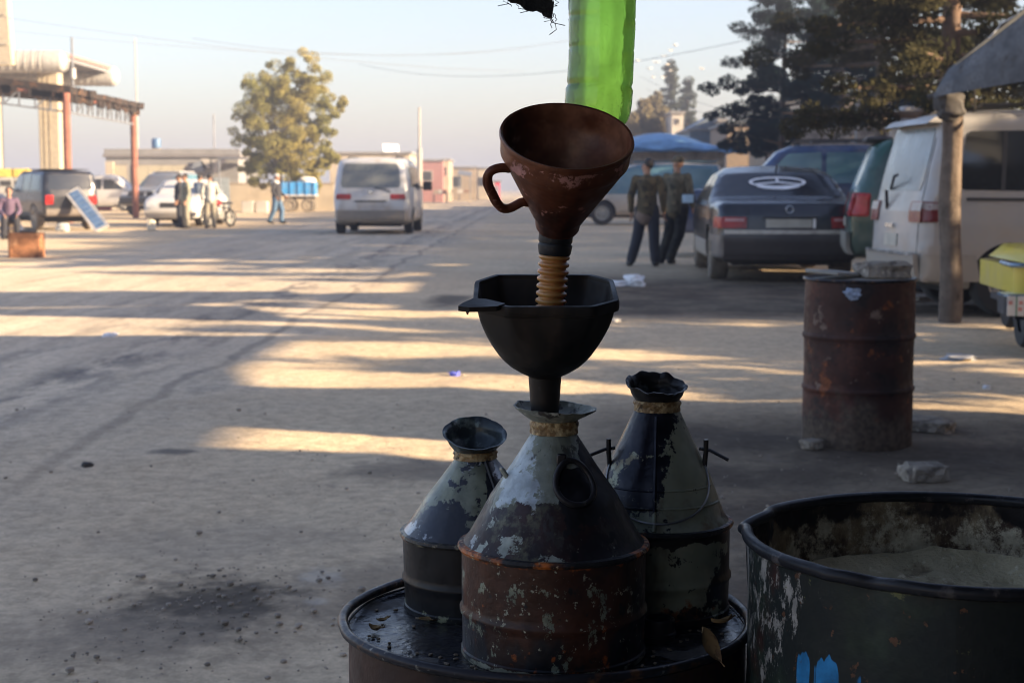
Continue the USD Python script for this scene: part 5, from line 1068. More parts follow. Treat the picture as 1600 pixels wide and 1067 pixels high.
def stone_at(u, v, size, lab, seed, rz=0.3, m=stone_m):
    g = gnd(u, v); t = thing('stone', lab, 'stone', (g[0], g[1] + size[1] * 0.3, height(np.array([g[0]]), np.array([g[1]]))[0] + size[2] * 0.42), math.degrees(rz))
    b = rock(size, seed, 2, 0.30, 0.42); obj('stone_block', b, m, t, smooth=False)
stone_at(1446, 752, (0.19, 0.15, 0.085), 'squarish pale stone on the ground behind the open drum', 2, 0.2)
stone_at(1452, 676, (0.30, 0.24, 0.07), 'flat grey stone beside the foot of the rusty barrel', 5, -0.5)
stone_at(1440, 472, (0.3, 0.22, 0.07), 'low stone at the foot of the wooden pole', 8, 0.6)
stone_at(1270, 707, (0.10, 0.08, 0.05), 'small stone at the left foot of the rusty barrel', 11, 0.6)

bag_m = plain('white_plastic', (0.66, 0.67, 0.68), 0.45, var=0.1)
def litter(u, v, size, lab, seed, m=bag_m, rough=0.7):
    g = gnd(u, v); t = thing('litter', lab, 'litter', (g[0], g[1], height(np.array([g[0]]), np.array([g[1]]))[0] + size[2] * 0.4), seed * 40)
    r_ = rock(size, seed, 3, rough); obj('crumpled_piece', r_, m, t, smooth=25)
litter(991, 447, (0.30, 0.2, 0.17), 'larger white plastic bag on the ground near the two men', 3)
litter(966, 447, (0.24, 0.2, 0.07), 'flat white plastic scrap left of the white bag', 5)
litter(1500, 563, (0.26, 0.22, 0.04), 'clear plastic wrapper lying right of the barrel', 6, plain('greyish_plastic', (0.36, 0.37, 0.38), 0.4))
litter(172, 527, (0.16, 0.12, 0.04), 'white crushed cup lying on the road', 7)
litter(711, 586, (0.07, 0.06, 0.03), 'small blue wrapper on the dirt left of the black funnel', 8, plain('blue_wrapper', (0.12, 0.14, 0.5), 0.5))
litter(1542, 609, (0.045, 0.04, 0.03), 'tiny white scrap on the dirt at the far right', 9)
litter(962, 502, (0.10, 0.08, 0.04), 'small grey paper scrap right of the black funnel', 10, plain('grey_paper', (0.4, 0.39, 0.37), 0.9))
litter(136, 729, (0.06, 0.05, 0.03), 'dark pebble lying alone on the road at the lower left', 12, plain('dark_pebble', (0.04, 0.035, 0.03), 0.9), 0.3)

# wooden pole and grey tarpaulin awning at the right
PB = gnd(1484, 505); PY = PB[1]
pole_m = worn('weathered_pole', (0.115, 0.09, 0.07), [((0.085, 0.062, 0.046), dict(s=7, d=7, lo=0.5, hi=0.6, st=(1, 1, 0.10))), ((0.17, 0.14, 0.11), dict(s=9, lo=0.55, hi=0.7, st=(1, 1, 0.12))), ((0.06, 0.045, 0.034), dict(s=4, lo=0.6, hi=0.66))], rough=0.9, bump=0.9, bscale=30, bdist=0.01)
aw2 = thing('tarp_awning', 'grey tarpaulin awning on a rough wooden pole before the beige van', 'awning', (0, 0, 0))
ptop = at(1487, 158, PY)
pp = [PB + (ptop - PB) * f + np.array([0.012 * math.sin(f * 9), 0, 0]) for f in np.linspace(0, 1, 14)]
obj('pole', tube(pp, 0.107 - 0.012 * np.linspace(0, 1, 14) + 0.005 * np.sin(np.linspace(0, 14, 14)), 14), pole_m, aw2)
tarp_m = worn('grey_tarp', (0.085, 0.091, 0.10), [((0.12, 0.126, 0.135), dict(s=3, lo=0.45, hi=0.7)), ((0.06, 0.057, 0.054), dict(s=5, lo=0.55, hi=0.7))], rough=0.75, bump=0.4, bscale=30)
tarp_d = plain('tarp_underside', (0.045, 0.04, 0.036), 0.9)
# the canvas runs off to the right, a valance hanging along its near edge
U = np.linspace(0, 1, 40); Vv = np.linspace(0, 1, 14)
eA, eB = at(1458, 150, PY - 0.1), at(1990, 60, PY - 2.4)         # lower near edge of the valance
tA, tB = at(1482, 108, PY - 0.1), at(1990, -300, PY - 2.6)       # its upper edge
uu, vv = np.meshgrid(U, Vv, indexing='ij')
sag = 0.10 * np.sin(uu * math.pi * 3.1)[..., None] * np.array([0, 0.3, 0.5]) * 0.35
S = eA + (eB - eA) * uu[..., None] ** 0.9 + ((tA + (tB - tA) * uu[..., None]) - (eA + (eB - eA) * uu[..., None])) * vv[..., None]
S = S + np.array([-0.01, -0.025, 0]) * np.sin(vv * math.pi)[..., None] + np.array([0, 1, 0.3]) * (0.05 * nz(np.stack([uu * 7, vv * 2, 0 * uu], -1), 1.0, 3))[..., None] + sag * 0.3
obj('valance', grid_solid(S[..., 0], S[..., 1], S[..., 2], 0.012), tarp_m, aw2)
bA, bB = tA + np.array([0.5, 2.4, -0.12]), tB + np.array([0.3, 3.0, -0.2])
R_ = (tA + (tB - tA) * uu[..., None]) * (1 - vv[..., None]) + (bA + (bB - bA) * uu[..., None]) * vv[..., None]
R_ = R_ - np.array([0, 0, 0.10]) * np.sin(vv * math.pi)[..., None]
obj('canvas', grid_solid(R_[..., 0], R_[..., 1], R_[..., 2], 0.01), tarp_m, aw2)
kn = np.array([ptop[0] - 0.02, PY - 0.02, ptop[2] - 0.04])
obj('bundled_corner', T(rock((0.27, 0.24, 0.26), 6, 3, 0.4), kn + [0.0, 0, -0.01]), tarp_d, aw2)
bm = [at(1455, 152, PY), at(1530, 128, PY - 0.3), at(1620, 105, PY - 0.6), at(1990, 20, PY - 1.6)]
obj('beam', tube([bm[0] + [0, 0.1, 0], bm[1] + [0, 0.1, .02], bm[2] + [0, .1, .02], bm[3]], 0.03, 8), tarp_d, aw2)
obj('back_pole', tube([(bm[3][0], bm[3][1], 0), bm[3] + [0, 0, 0.1]], 0.08, 10), pole_m, aw2)
obj('back_pole', tube([(bB[0], bB[1], 0), bB], 0.08, 10), pole_m, aw2)
obj('rope', tube([at(1500, 172, PY), at(1560, 168, PY - 0.1), at(1700, 150, PY - 0.5)], 0.02, 6), plain('dark_rope', (0.03, 0.028, 0.025), 0.9), aw2)
obj('tie', tube([at(1523, 135, PY - 0.1), at(1523, 172, PY - 0.05)], 0.012, 5), plain('dark_rope', (0.03, 0.028, 0.025), 0.9), aw2)
obj('tie_string', tube([at(1545, 60, PY - 0.55), at(1560, 44, PY - 0.55), at(1563, 38, PY - 0.55), at(1592, 22, PY - 0.7)], 0.006, 4), plain('pale_string', (0.5, 0.5, 0.48), 0.9), aw2)

# ------------------------------------------------------------------ walls and buildings
block_m = plain('concrete_block', (0.20, 0.185, 0.17), 0.95, var=0.25, scale=3, bump=0.5, bscale=20)
block_m2 = plain('concrete_block_pale', (0.25, 0.235, 0.215), 0.95, var=0.25, scale=3, bump=0.5, bscale=20)
mortar_m = plain('mortar', (0.13, 0.12, 0.11), 0.95)
stone_w1, stone_w2 = plain('wall_stone', (0.19, 0.185, 0.18), 0.95, var=0.3, scale=2), plain('wall_stone_tan', (0.235, 0.205, 0.175), 0.95, var=0.3, scale=2)
cream = plain('cream_plaster', (0.36, 0.31, 0.24), 0.9, var=0.15, scale=0.8)
pale = plain('pale_plaster', (0.40, 0.375, 0.335), 0.9, var=0.15, scale=0.8)
greyp = plain('grey_plaster', (0.20, 0.197, 0.195), 0.9, var=0.15, scale=0.8)
tanp = plain('tan_plaster', (0.28, 0.225, 0.165), 0.9, var=0.15, scale=0.8)
darkv = plain('dark_opening', (0.03, 0.03, 0.032), 0.7)
def block_wall(name, label, A, B, z0, z1, bw, bh, mats, seed, cat='wall', th=0.2, parent=None, step=None):
    """Wall of separately laid blocks between the ground points A and B; the core carries what lies below z0."""
    A, B = np.array(A[:2], float), np.array(B[:2], float); L = np.linalg.norm(B - A); a = math.degrees(math.atan2(*(B - A)[::-1]))
    t = parent or thing(name, label, cat, (A[0], A[1], 0), a); r = np.random.RandomState(seed)
    obj('core', bx(L - 0.02, th - 0.04, z1 - 0.01, (L / 2, 0, z1 / 2 - 0.005)), mortar_m, t, smooth=False)
    nrow = int(round((z1 - z0) / bh))
    for k in range(nrow):
        x = 0 if k % 2 == 0 else -bw / 2; z = z0 + k * bh
        while x < L - 0.02:
            x0, x1 = max(x, 0), min(x + bw * r.uniform(0.92, 1.08), L)
            if x1 - x0 > 0.05: obj('block', bx(x1 - x0 - 0.02, th + r.uniform(-0.012, 0.012), bh - 0.02, ((x0 + x1) / 2, 0, z + bh / 2), 0.01), mats[r.randint(len(mats))], t, smooth=False)
            x = x1
    return t
q1, q2 = at(1250, 205, 50), at(1440, 205, 50)
block_wall('block_wall', 'grey concrete block wall behind the parked cars under the trees', q1, q2, 1.55, q1[2], 0.42, 0.21, (block_m, block_m2), 4)
# stall with blue tarpaulin roof
q1, q2 = at(975, 228, 70), at(1132, 228, 70)
stl = thing('market_stall', 'grey stone stall with a sagging light blue tarpaulin roof', 'stall', (q1[0], 70, 0), 0)
block_wall('', '', (q1[0], 70), (q2[0], 70), 1.0, 3.15, 0.62, 0.43, (stone_w1, stone_w2, stone_w1), 9, parent=stl)
SL = q2[0] - q1[0]
obj('side_wall', bx(0.25, 6, 3.1, (SL - 0.13, 3.11, 1.55)), stone_w1, stl); obj('side_wall', bx(0.25, 6, 3.1, (0.13, 3.11, 1.55)), stone_w1, stl); obj('back_wall', bx(SL, 0.25, 3.1, (SL / 2, 6.2, 1.55)), stone_w1, stl)
xx_, yy_ = np.meshgrid(np.linspace(-0.5, SL + 0.9, 40), np.linspace(-0.7, 6.6, 22), indexing='ij')
zz_ = 3.12 + 0.75 * np.exp(-((xx_ - 1.6) / 1.9) ** 2) * np.sin(np.clip((yy_ + 0.7) / 7.3, 0, 1) * math.pi) ** 0.5 + 0.18 * np.exp(-((xx_ - 3.2) / 1.0) ** 2) * np.sin(np.clip((yy_ + 0.7) / 7.3, 0, 1) * math.pi) + 0.10 * nz(np.stack([xx_ * 1.5, yy_ * 1.2, 0 * xx_], -1), 1.0, 2)
zz_ -= 0.16 * (yy_ < -0.55) + 0.15 * np.clip((xx_ - SL) / 0.9, 0, 1)
tarpb = plain('blue_tarp', (0.13, 0.27, 0.46), 0.5, var=0.25, scale=1.5, bump=0.4, bscale=6)
obj('tarp_roof', grid_solid(xx_, yy_, zz_, 0.03), tarpb, stl)
obj('tarp_edge', tube([(x, -0.75 + 0.03 * math.sin(x * 5), 3.03 + 0.05 * math.sin(x * 3.1)) for x in np.linspace(-0.5, SL + 0.9, 30)], 0.07, 6), plain('blue_tarp_edge', (0.05, 0.13, 0.26), 0.6), stl)
def house(name, label, u0, u1, vtop, Y, mat, depth=6.0, wins=(), cat='house', roof=None, group=None, extra=None, rot=0.0, doors=()):
    """Flat-roofed house whose front spans u0..u1 at distance Y; windows given as (u, v, width, height) in metres."""
    a, b = at(u0, vtop, Y), at(u1, vtop, Y); w, h = b[0] - a[0], a[2]
    t = thing(name, label, cat, (a[0], Y, 0), rot, group)
    obj('wall', bx(w, depth, h, (w / 2, depth / 2, h / 2)), mat, t, smooth=False)
    obj('roof', bx(w + 0.3, depth + 0.3, 0.18, (w / 2, depth / 2, h + 0.095)), roof or greyp, t, smooth=False)
    for (u, v, ww, hh) in wins:
        p = at(u, v, Y); f = obj('window', bx(ww, 0.08, hh, (p[0] - a[0], -0.02, p[2])), pale, t, smooth=False); obj('pane', bx(ww - 0.14, 0.03, hh - 0.14, (p[0] - a[0], -0.066, p[2])), darkv, f, smooth=False)
    for (u, vt, ww) in doors:
        p = at(u, vt, Y); obj('door', bx(ww, 0.07, p[2], (p[0] - a[0], -0.02, p[2] / 2)), plain('grey_blue_door', (0.22, 0.26, 0.29), 0.6), t, smooth=False)
    return t, a, w, h
# low workshop at the left
ws, a, w, h = house('workshop', 'low grey workshop with cream shutters and a hanging awning behind the cars', 165, 372, 246, 100, greyp, 8, cat='workshop', doors=((346, 278, 1.0),), roof=plain('roof_slab', (0.16, 0.15, 0.15), 0.9))
lx = lambda u: at(u, 250, 100)[0] - a[0]
lz = lambda v: at(300, v, 100)[2]
shut_m = plain('cream_shutter', (0.36, 0.325, 0.24), 0.7, var=0.1)
for u0, u1 in ((179, 197), (212, 290)):
    n = max(1, int((u1 - u0) / 18))
    obj('shutter_frame', bx(lx(u1) - lx(u0) + 0.25, 0.1, lz(257) - 0.0, ((lx(u0) + lx(u1)) / 2, -0.03, lz(257) / 2)), plain('shutter_frame', (0.22, 0.2, 0.18), 0.7), ws, smooth=False)
    for k in range(n):
        x0 = lx(u0) + (lx(u1) - lx(u0)) * k / n; x1 = lx(u0) + (lx(u1) - lx(u0)) * (k + 1) / n; obj('shutter', bx(x1 - x0 - 0.03, 0.06, lz(259) - 0.25, ((x0 + x1) / 2, -0.09, (lz(259) + 0.25) / 2)), shut_m, ws, smooth=False)
obj('parapet', bx(w + 0.2, 0.3, 0.35, (w / 2, 0.16, h + 0.36)), greyp, ws, smooth=False)
obj('end_pillar', bx(0.5, 0.3, h - 0.3, (0.3, -0.16, h / 2 - 0.15)), cream, ws, smooth=False)
pts = lambda q: [(at(u, v, 99.6)[0] - a[0], at(u, v, 99.6)[2]) for u, v in q]
for q, m, n in (([(299, 263), (303, 256), (315, 252), (322, 262), (318, 268), (304, 269)], plain('slate_cloth', (0.16, 0.18, 0.21), 0.9), 'torn_cloth'), ([(314, 249), (325, 249), (326, 262), (318, 265)], pale, 'pale_cloth'), ([(332, 250), (352, 250), (346, 258), (338, 268), (334, 272)], pale, 'pale_cloth')):
    m_ = trimesh.creation.extrude_polygon(Polygon(pts(q)).buffer(0.03), 0.08, engine='earcut'); vv_ = m_.vertices.copy(); m_.vertices = np.column_stack([vv_[:, 0], -0.32 + vv_[:, 2], vv_[:, 1]]); m_.invert(); obj(n, m_, m, ws, smooth=False)
tk = at(239, 243, 101); tw = thing('roof_tank', 'small blue water tank on the workshop roof', 'water tank', (tk[0], 102, h + 0.19)); obj('tank_shell', lathe([(0.0001, 0.45), (0.28, 0.45), (0.30, 0.55), (0.30, 1.0), (0.24, 1.08), (0.0001, 1.1)], 20), plain('tank_blue', (0.06, 0.13, 0.24), 0.5), tw); obj('stand', cat_([bx(0.5, 0.5, 0.44, (0, 0, 0.22))]), tanp, tw)
rb_ = at(328, 240, 101); rp_ = thing('roof_mast', 'thin mast rising from a grey box on the workshop roof', 'mast', (rb_[0], 102.5, h + 0.19)); obj('mast', tube([(0, 0, 0), (0, 0, 2.7)], 0.05, 6), plain('mast_grey', (0.2, 0.2, 0.21), 0.7), rp_); obj('box', bx(0.35, 0.35, 0.4, (0, 0, 0.22)), plain('box_grey', (0.15, 0.15, 0.16), 0.7), rp_)
# dark tin awning right of the workshop and low pale wall
tin = plain('dark_tin', (0.12, 0.13, 0.15), 0.6)
A_, B_ = at(340, 247, 96), at(372, 250, 96)
ta = thing('tin_awning', 'dark tin awning at the right end of the workshop', 'awning', (A_[0], 96, 0)); obj('sheet', T(bx(2.0, 3.6, 0.05, (0.9, 1.9, 0)), (0, 0, A_[2] - 0.0), 0, 0.02, 0.05), tin, ta)
for x in (0.05, 1.75): obj('post', tube([(x, 0.2, 0), (x, 0.2, A_[2] - 0.02)], 0.05, 6), tin, ta)
wa, wb = gnd(352, 322), gnd(520, 325)
lw = thing('low_wall', 'low pale yard wall behind the walking man and trailer', 'wall', (at(360, 300, 92)[0], 92, 0), 0); obj('wall', bx(6.2, 0.25, 1.55, (3.1, 0, 0.775)), cream, lw, smooth=False); obj('coping', bx(6.3, 0.32, 0.08, (3.1, 0, 1.595)), tanp, lw, smooth=False)
for k, (u, lab) in enumerate(((388, 'left of the two white concrete blocks beside the walking man'), (410, 'right of the two white concrete blocks, close to the walking man'))):
    g = at(u, 326, 82); t = thing('concrete_block', lab, 'block', (g[0], 82, 0)); obj('block', bx(0.62, 0.5, 0.62, (0, 0, 0.31), 0.03), pale, t)
# houses further along the left of the road
house('house', 'long pale house seen above the driving van roof', 515, 640, 241, 118, cream, 8, wins=((560, 262, 1.2, 1.1),))
hb_ = thing('roof_panel', 'white tilted panel on the house roof above the driving van', 'panel', tuple(at(611, 241, 119)), 0); obj('panel', T(bx(1.3, 0.06, 0.8, (0, 0, 0)), (0, 0, 0.36), 0.5, -0.4), plain('white_panel', (0.7, 0.7, 0.7), 0.5), hb_); obj('foot', cat_([bx(0.08, 0.3, 0.4, (x, 0.1, 0.05)) for x in (-0.4, 0.4)]), tin, hb_)
house('shop', 'dull red painted shop beside the grey pole on the left roadside', 655, 692, 252, 150, plain('dull_red_plaster', (0.29, 0.15, 0.14), 0.9), 9, wins=((668, 275, 1.0, 1.0),), cat='shop')
house('house', 'narrow cream house adjoining the red shop', 692, 702, 251, 152, cream, 8, wins=((697, 268, 0.25, 1.0),))
house('house', 'wide yellowish house with a dark porch beyond the red shop', 698, 744, 263, 172, tanp, 10, wins=((712, 284, 1.4, 1.3),))
po_ = thing('porch_roof', 'dark sloping porch roof on the wide yellowish house', 'porch', tuple(at(726, 271, 168)[:2]) + (0,), 0); obj('sheet', T(bx(1.5, 2.4, 0.08), (0, 1.0, 3.0), 0, 0.2, 0.15), tin, po_)
for x in (-0.6, 0.6): obj('post', tube([(x, 0.1, 0), (x, 0.1, 2.85)], 0.06, 6), tin, po_)
house('house', 'flat tan house at the far left bend with a thin roof overhang', 738, 764, 264, 190, cream, 10, wins=((752, 284, 1.3, 1.2),))
house('house', 'low pale house left of the pink booth in the far distance', 748, 775, 284, 225, pale, 10, wins=((760, 292, 1.2, 1.1),))
bo, a_, w_, h_ = house('booth', 'small bright pink red booth at the far end of the road', 773, 781, 285, 165, plain('pink_red_paint', (0.55, 0.06, 0.10), 0.6), 2, cat='booth', doors=((777, 290, 0.3),))
for k, (u0, u1, vt, Y, lab) in enumerate(((676, 700, 297, 140, 'brown market table with crates left of the far wide house'), (703, 735, 300, 145, 'long low market table before the wide yellowish house'))):
    A1, B1 = at(u0, vt, Y), at(u1, vt, Y); t = thing('market_table', lab, 'table', (A1[0], Y, 0)); ww = B1[0] - A1[0]
    obj('table_top', bx(ww, 1.0, 0.08, (ww / 2, 0, 0.85)), tanp, t); obj('leg', bx(0.08, 0.9, 0.8, (0.1, 0, 0.4)), tanp, t); obj('leg', bx(0.08, 0.9, 0.8, (ww - 0.1, 0, 0.4)), tanp, t)
    rr_ = np.random.RandomState(k)
    for j in range(3): obj('goods', bx(ww / 4, 0.6, 0.2 + 0.2 * rr_.rand(), (ww * (j + 0.7) / 3.4, 0, 1.06)), (tanp, pale, plain('goods_brown', (0.2, 0.1, 0.07), 0.9))[j], t)
# right side: distant houses behind the stall, yard house behind the trees
house('house', 'cream tower like house seen behind the stall tarpaulin', 1050, 1068, 178, 125, pale, 5, wins=((1059, 190, 0.35, 0.5),))
gbh, a, w, h = house('gabled_house', 'grey blue gabled house standing right behind the stall roof', 1078, 1124, 205, 105, plain('blue_grey_plaster', (0.14, 0.17, 0.20), 0.9), 8, cat='house')
gp_ = trimesh.creation.extrude_polygon(Polygon([(0, 0), (w, 0), (w * 0.98, 0.95), (w * 0.85, 0.95)]), 7.8, engine='earcut'); vv_ = gp_.vertices.copy(); gp_.vertices = np.column_stack([vv_[:, 0], vv_[:, 2] + 0.1, vv_[:, 1] + h + 0.19]); gp_.invert(); obj('gable', gp_, plain('blue_grey_plaster', (0.14, 0.17, 0.20), 0.9), gbh, smooth=False)
house('house', 'sunlit narrow tan house edge right of the gabled house', 1124, 1134, 190, 103, cream, 4)
house('house', 'brown walled house between the stall and the small clipped trees', 1136, 1180, 196, 95, plain('brown_plaster', (0.22, 0.17, 0.13), 0.9), 8, wins=((1158, 212, 0.7, 0.6),))
house('house', 'grey stepped house wall between the two small trees', 1196, 1232, 190, 88, tanp, 6, wins=((1212, 204, 0.8, 0.7),))
house('house', 'sunlit cream house glimpsed through the branches above the block wall', 1262, 1470, 150, 78, plain('sunny_plaster', (0.46, 0.36, 0.25), 0.9), 9, wins=((1300, 178, 1.0, 1.2), (1370, 178, 1.0, 1.2), (1420, 172, 1.0, 1.2)))
house('house', 'pale house in haze behind the green bottle', 905, 1000, 196, 170, tanp, 8, wins=((960, 215, 1.2, 1.2), (985, 215, 1.0, 1.2)))
house('house', 'small cream house left of the tarpaulin stall in the distance', 985, 1030, 212, 130, cream, 7)
wt_tank = thing('water_tank', 'white rounded water tank on a stand behind the beige van', 'water tank', (at(1418, 190, 24)[0], 24, 0)); obj('tank_shell', lathe([(0.0001, 1.9), (0.24, 1.9), (0.27, 2.0), (0.27, 2.30), (0.2, 2.48), (0.1, 2.54), (0.0001, 2.55)], 28), plain('tank_white', (0.52, 0.49, 0.45), 0.6), wt_tank)
for x in (-0.3, 0.3):
    for y in (-0.3, 0.3): obj('leg', bx(0.06, 0.06, 1.9, (x, y, 0.95)), DARKP, wt_tank)
# poles
def pole(label, u, v0, Y, r0, r1, m, steps=None):
    b = at(u, v0, Y); t = thing('utility_pole', label, 'pole', (b[0], Y, 0)); z1 = b[2]
    if steps: obj('lower_shaft', tube([(0, 0, 0), (0, 0, z1 * steps)], r0 * 1.7, 8), m, t)
    obj('shaft', tube([(0, 0, 0), (0, 0, z1)], (r0, r1), 8), m, t); return t
conc = plain('pole_concrete', (0.33, 0.30, 0.26), 0.9)
pole('grey concrete pole with a thicker lower half right of the driving van', 655, 168, 112, 0.11, 0.08, conc, 0.58)
pole('slim metal pole standing above the block wall between the trees', 1341, 132, 46, 0.075, 0.06, plain('steel_pole', (0.20, 0.20, 0.20), 0.6))
pole('thin pale pole in haze behind the rusty canopy', 211, 60, 190, 0.14, 0.1, conc)
# overhead wires
wires = [((-60, 18), (820, 112), 60, 130, 0.5), ((-60, 40), (820, 78), 75, 140, 0.9), ((300, 60), (900, 62), 90, 100, 1.0), ((560, 100), (1180, 60), 120, 60, 1.2), ((1000, 120), (1300, 215), 120, 60, 0.4), ((1010, 140), (1300, 228), 125, 62, 0.4)]
for k, ((u0, v0), (u1, v1), Y0, Y1, sg) in enumerate(wires):
    A_, B_ = at(u0, v0, Y0), at(u1, v1, Y1); P = [A_ + (B_ - A_) * f - np.array([0, 0, sg * 4 * f * (1 - f)]) for f in np.linspace(0, 1, 24)]
    t = thing('overhead_wire', ('upper thin wire crossing the sky at the left', 'lower thin wire crossing the sky at the left', 'faint wire over the yellow tree', 'wire passing behind the green bottle', 'upper wire slanting to the dark pines', 'lower wire slanting to the dark pines')[k], 'wire'); obj('cable', tube(P, 0.011, 4), plain('cable', (0.10, 0.10, 0.11), 0.8), t)

# ------------------------------------------------------------------ petrol station and forecourt at the left
white_c = plain('white_cladding', (0.36, 0.355, 0.34), 0.55)
rib_w = plain('ribbed_white', (0.36, 0.345, 0.32), 0.55)
sof = plain('canopy_soffit', (0.17, 0.17, 0.18), 0.8)
pinkl = plain('faded_red_trim', (0.36, 0.16, 0.14), 0.7)
colm = plain('cream_column', (0.35, 0.305, 0.23), 0.8, var=0.1)
bluep = plain('blue_base', (0.10, 0.16, 0.34), 0.7)
Y1, Y2 = 75.0, 84.6
cz = at(60, 97, Y1)[2]; XR = at(104, 101, Y1)[0]; Rc = 0.53
stn = thing('petrol_canopy', 'white round-edged petrol station canopy on cream columns at the left', 'canopy', (XR, Y1, 0))
def fascia(y, x0, x1, m=rib_w):
    f = obj('fascia', T(lathe([(Rc - 0.02, 0), (Rc, 0.02), (Rc, x1 - x0 - 0.02), (Rc - 0.02, x1 - x0)], 28), (x0, y, cz), 0, 0, math.pi / 2), m, stn)
    k = 0; x = x1 - 0.9
    while x > x0 + 0.2:
        obj('fascia_rib', T(trimesh.creation.torus(Rc + 0.005, 0.022, 24, 6), (x, y, cz), 0, 0, math.pi / 2), white_c, f); x -= 0.36; k += 1
    obj('end_cap', T(lathe([(Rc + 0.01, -0.75), (Rc + 0.01, 0.0), (Rc * 0.93, 0.14), (Rc * 0.7, 0.26), (Rc * 0.35, 0.33), (0.0001, 0.35)], 28), (x1, y, cz), 0, 0, math.pi / 2), white_c, f)
fascia(0, -9.5, -0.25)
fascia(Y2 - Y1, -9.5, -0.25)
obj('soffit', bx(9.0, Y2 - Y1 - 0.4, 0.10, (-4.9, (Y2 - Y1) / 2, cz + 0.30)), sof, stn, smooth=False)
obj('roof_deck', bx(9.0, Y2 - Y1 - 0.4, 0.08, (-4.9, (Y2 - Y1) / 2, cz + 0.42)), sof, stn, smooth=False)
obj('end_beam', bx(0.10, Y2 - Y1 - 0.5, 0.10, (-0.46, (Y2 - Y1) / 2, cz + 0.22)), sof, stn, smooth=False)
obj('end_trim', bx(0.20, Y2 - Y1 - 0.5, 0.14, (-0.40, (Y2 - Y1) / 2, cz + 0.44)), pinkl, stn, smooth=False)
for u in (82, -14):
    p = at(u, 250, 79.5); x = p[0] - XR
    c = obj('column', bx(1.05, 0.9, cz + 0.24, (x, 4.5, (cz + 0.24) / 2), 0.04), colm, stn)
    for dx in (-0.22, 0.05): obj('column_shade_line', bx(0.06, 0.03, cz - 0.8, (x + dx, 4.045, (cz) / 2)), plain('column_shade_line', (0.30, 0.25, 0.18), 0.8), c, smooth=False)  # shade lines on the column, put on as darker strips
    obj('column_base', bx(1.12, 0.97, at(82, 266, 79)[2], (x, 4.5, at(82, 266, 79)[2] / 2), 0.02), bluep, c)
obj('mast', tube([(at(114, 60, Y1)[0] - XR, -0.2, at(114, 150, Y1)[2]), (at(114, 60, Y1)[0] - XR, -0.2, at(114, 60, Y1)[2])], 0.06, 6), tin, stn)
obj('mast_lamp', lathe([(0.0001, 0), (0.13, 0.02), (0.13, 0.5), (0.0001, 0.55)], 12).apply_transform(trimesh.transformations.translation_matrix((at(116, 60, Y1)[0] - XR, -0.35, at(116, 125, Y1)[2]))), white_c, stn)
# price sign pylon at the top-left corner
sg_ = at(12, 105, 70); ps = thing('sign_pylon', 'tall cream station sign panel cut by the top left corner', 'sign', (sg_[0] - 1.3, 70, 0))
obj('panel', T(bx(2.8, 0.5, 6.4, (0, 0, 0), 0.05), (0.05, 0, sg_[2] + 3.2), 0, 0, -0.045), colm, ps)
for k, z in enumerate((0.15, 1.0, 2.3, 3.5)): obj('panel_band', bx(2.75, 0.06, 0.10, (0.08 - 0.045 * z, -0.27, sg_[2] + z)), plain('sign_grey', (0.30, 0.27, 0.22), 0.8), ps, smooth=False)
for x in (-1.0, 0.2): obj('support', bx(0.35, 0.35, sg_[2] + 0.1, (x, 0.0, (sg_[2] + 0.1) / 2), 0.03), colm, ps)
# pumps
yel_m = plain('pump_yellow', (0.60, 0.46, 0.10), 0.5)
blu_m = plain('pump_blue', (0.05, 0.14, 0.45), 0.5)
def pump(u, lab, head):
    p = at(u, 290, 76); t = thing('fuel_pump', lab, 'fuel pump', (p[0], 76, 0)); z = at(u, 264, 76)[2]
    obj('cabinet', bx(0.75, 0.5, z - 0.45, (0, 0, (z - 0.45) / 2 + 0.02), 0.03), white_c, t); obj('head', bx(0.85, 0.55, 0.42, (0, 0, z - 0.21), 0.04), head, t)
    obj('hose', tube([(0.4, 0, z - 0.6), (0.55, -0.1, z - 1.0), (0.45, -0.1, 0.5), (0.4, 0, z - 1.0)], 0.03, 6), DARKP, t); obj('display', bx(0.5, 0.02, 0.25, (0, -0.262, z - 0.7)), darkv, t)
pump(12, 'yellow topped fuel pump nearest the left edge', yel_m); pump(34, 'yellow topped fuel pump right of the other one', yel_m)
kb = at(56, 270, 88); ki = thing('station_kiosk', 'low white kiosk with a blue band behind the fuel pumps', 'kiosk', (kb[0], 88, 0)); obj('wall', bx(1.6, 1.5, 1.75, (0, 0, 0.875)), white_c, ki, smooth=False); obj('blue_band', bx(1.66, 1.56, 0.42, (0, 0, 1.96)), blu_m, ki, smooth=False); obj('door', bx(0.6, 0.04, 1.5, (0.3, -0.765, 0.76)), darkv, ki, smooth=False)

# rusty truss canopy in front of the station
rusty = plain('rusty_steel', (0.20, 0.075, 0.05), 0.8, var=0.3, scale=3)
thatch = worn('dark_ragged_roof', (0.028, 0.022, 0.019), [((0.09, 0.05, 0.03), dict(s=3, lo=0.55, hi=0.62)), ((0.30, 0.16, 0.07), dict(s=2, lo=0.64, hi=0.7))], rough=0.95, bump=0.9, bscale=8, bdist=0.03)
YA, YB = 58.0, 68.0
pa, pb_ = at(103, 150, YA), at(208, 172, YB)
cp_ = thing('truss_canopy', 'rusty steel truss canopy with ragged dark roof over the forecourt', 'canopy', (0, 0, 0))
obj('post', tube([(at(108, 340, YA)[0], YA, 0), pa + [0, 0, 0.1]], 0.15, 8), rusty, cp_); obj('post', tube([(at(212, 330, YB)[0], YB, 0), pb_ + [0, 0, 0.1]], 0.15, 8), rusty, cp_)
pl_ = pa + np.array([-7, 0, 0.9]); pl2 = pb_ + np.array([-9, 0, 0.8])
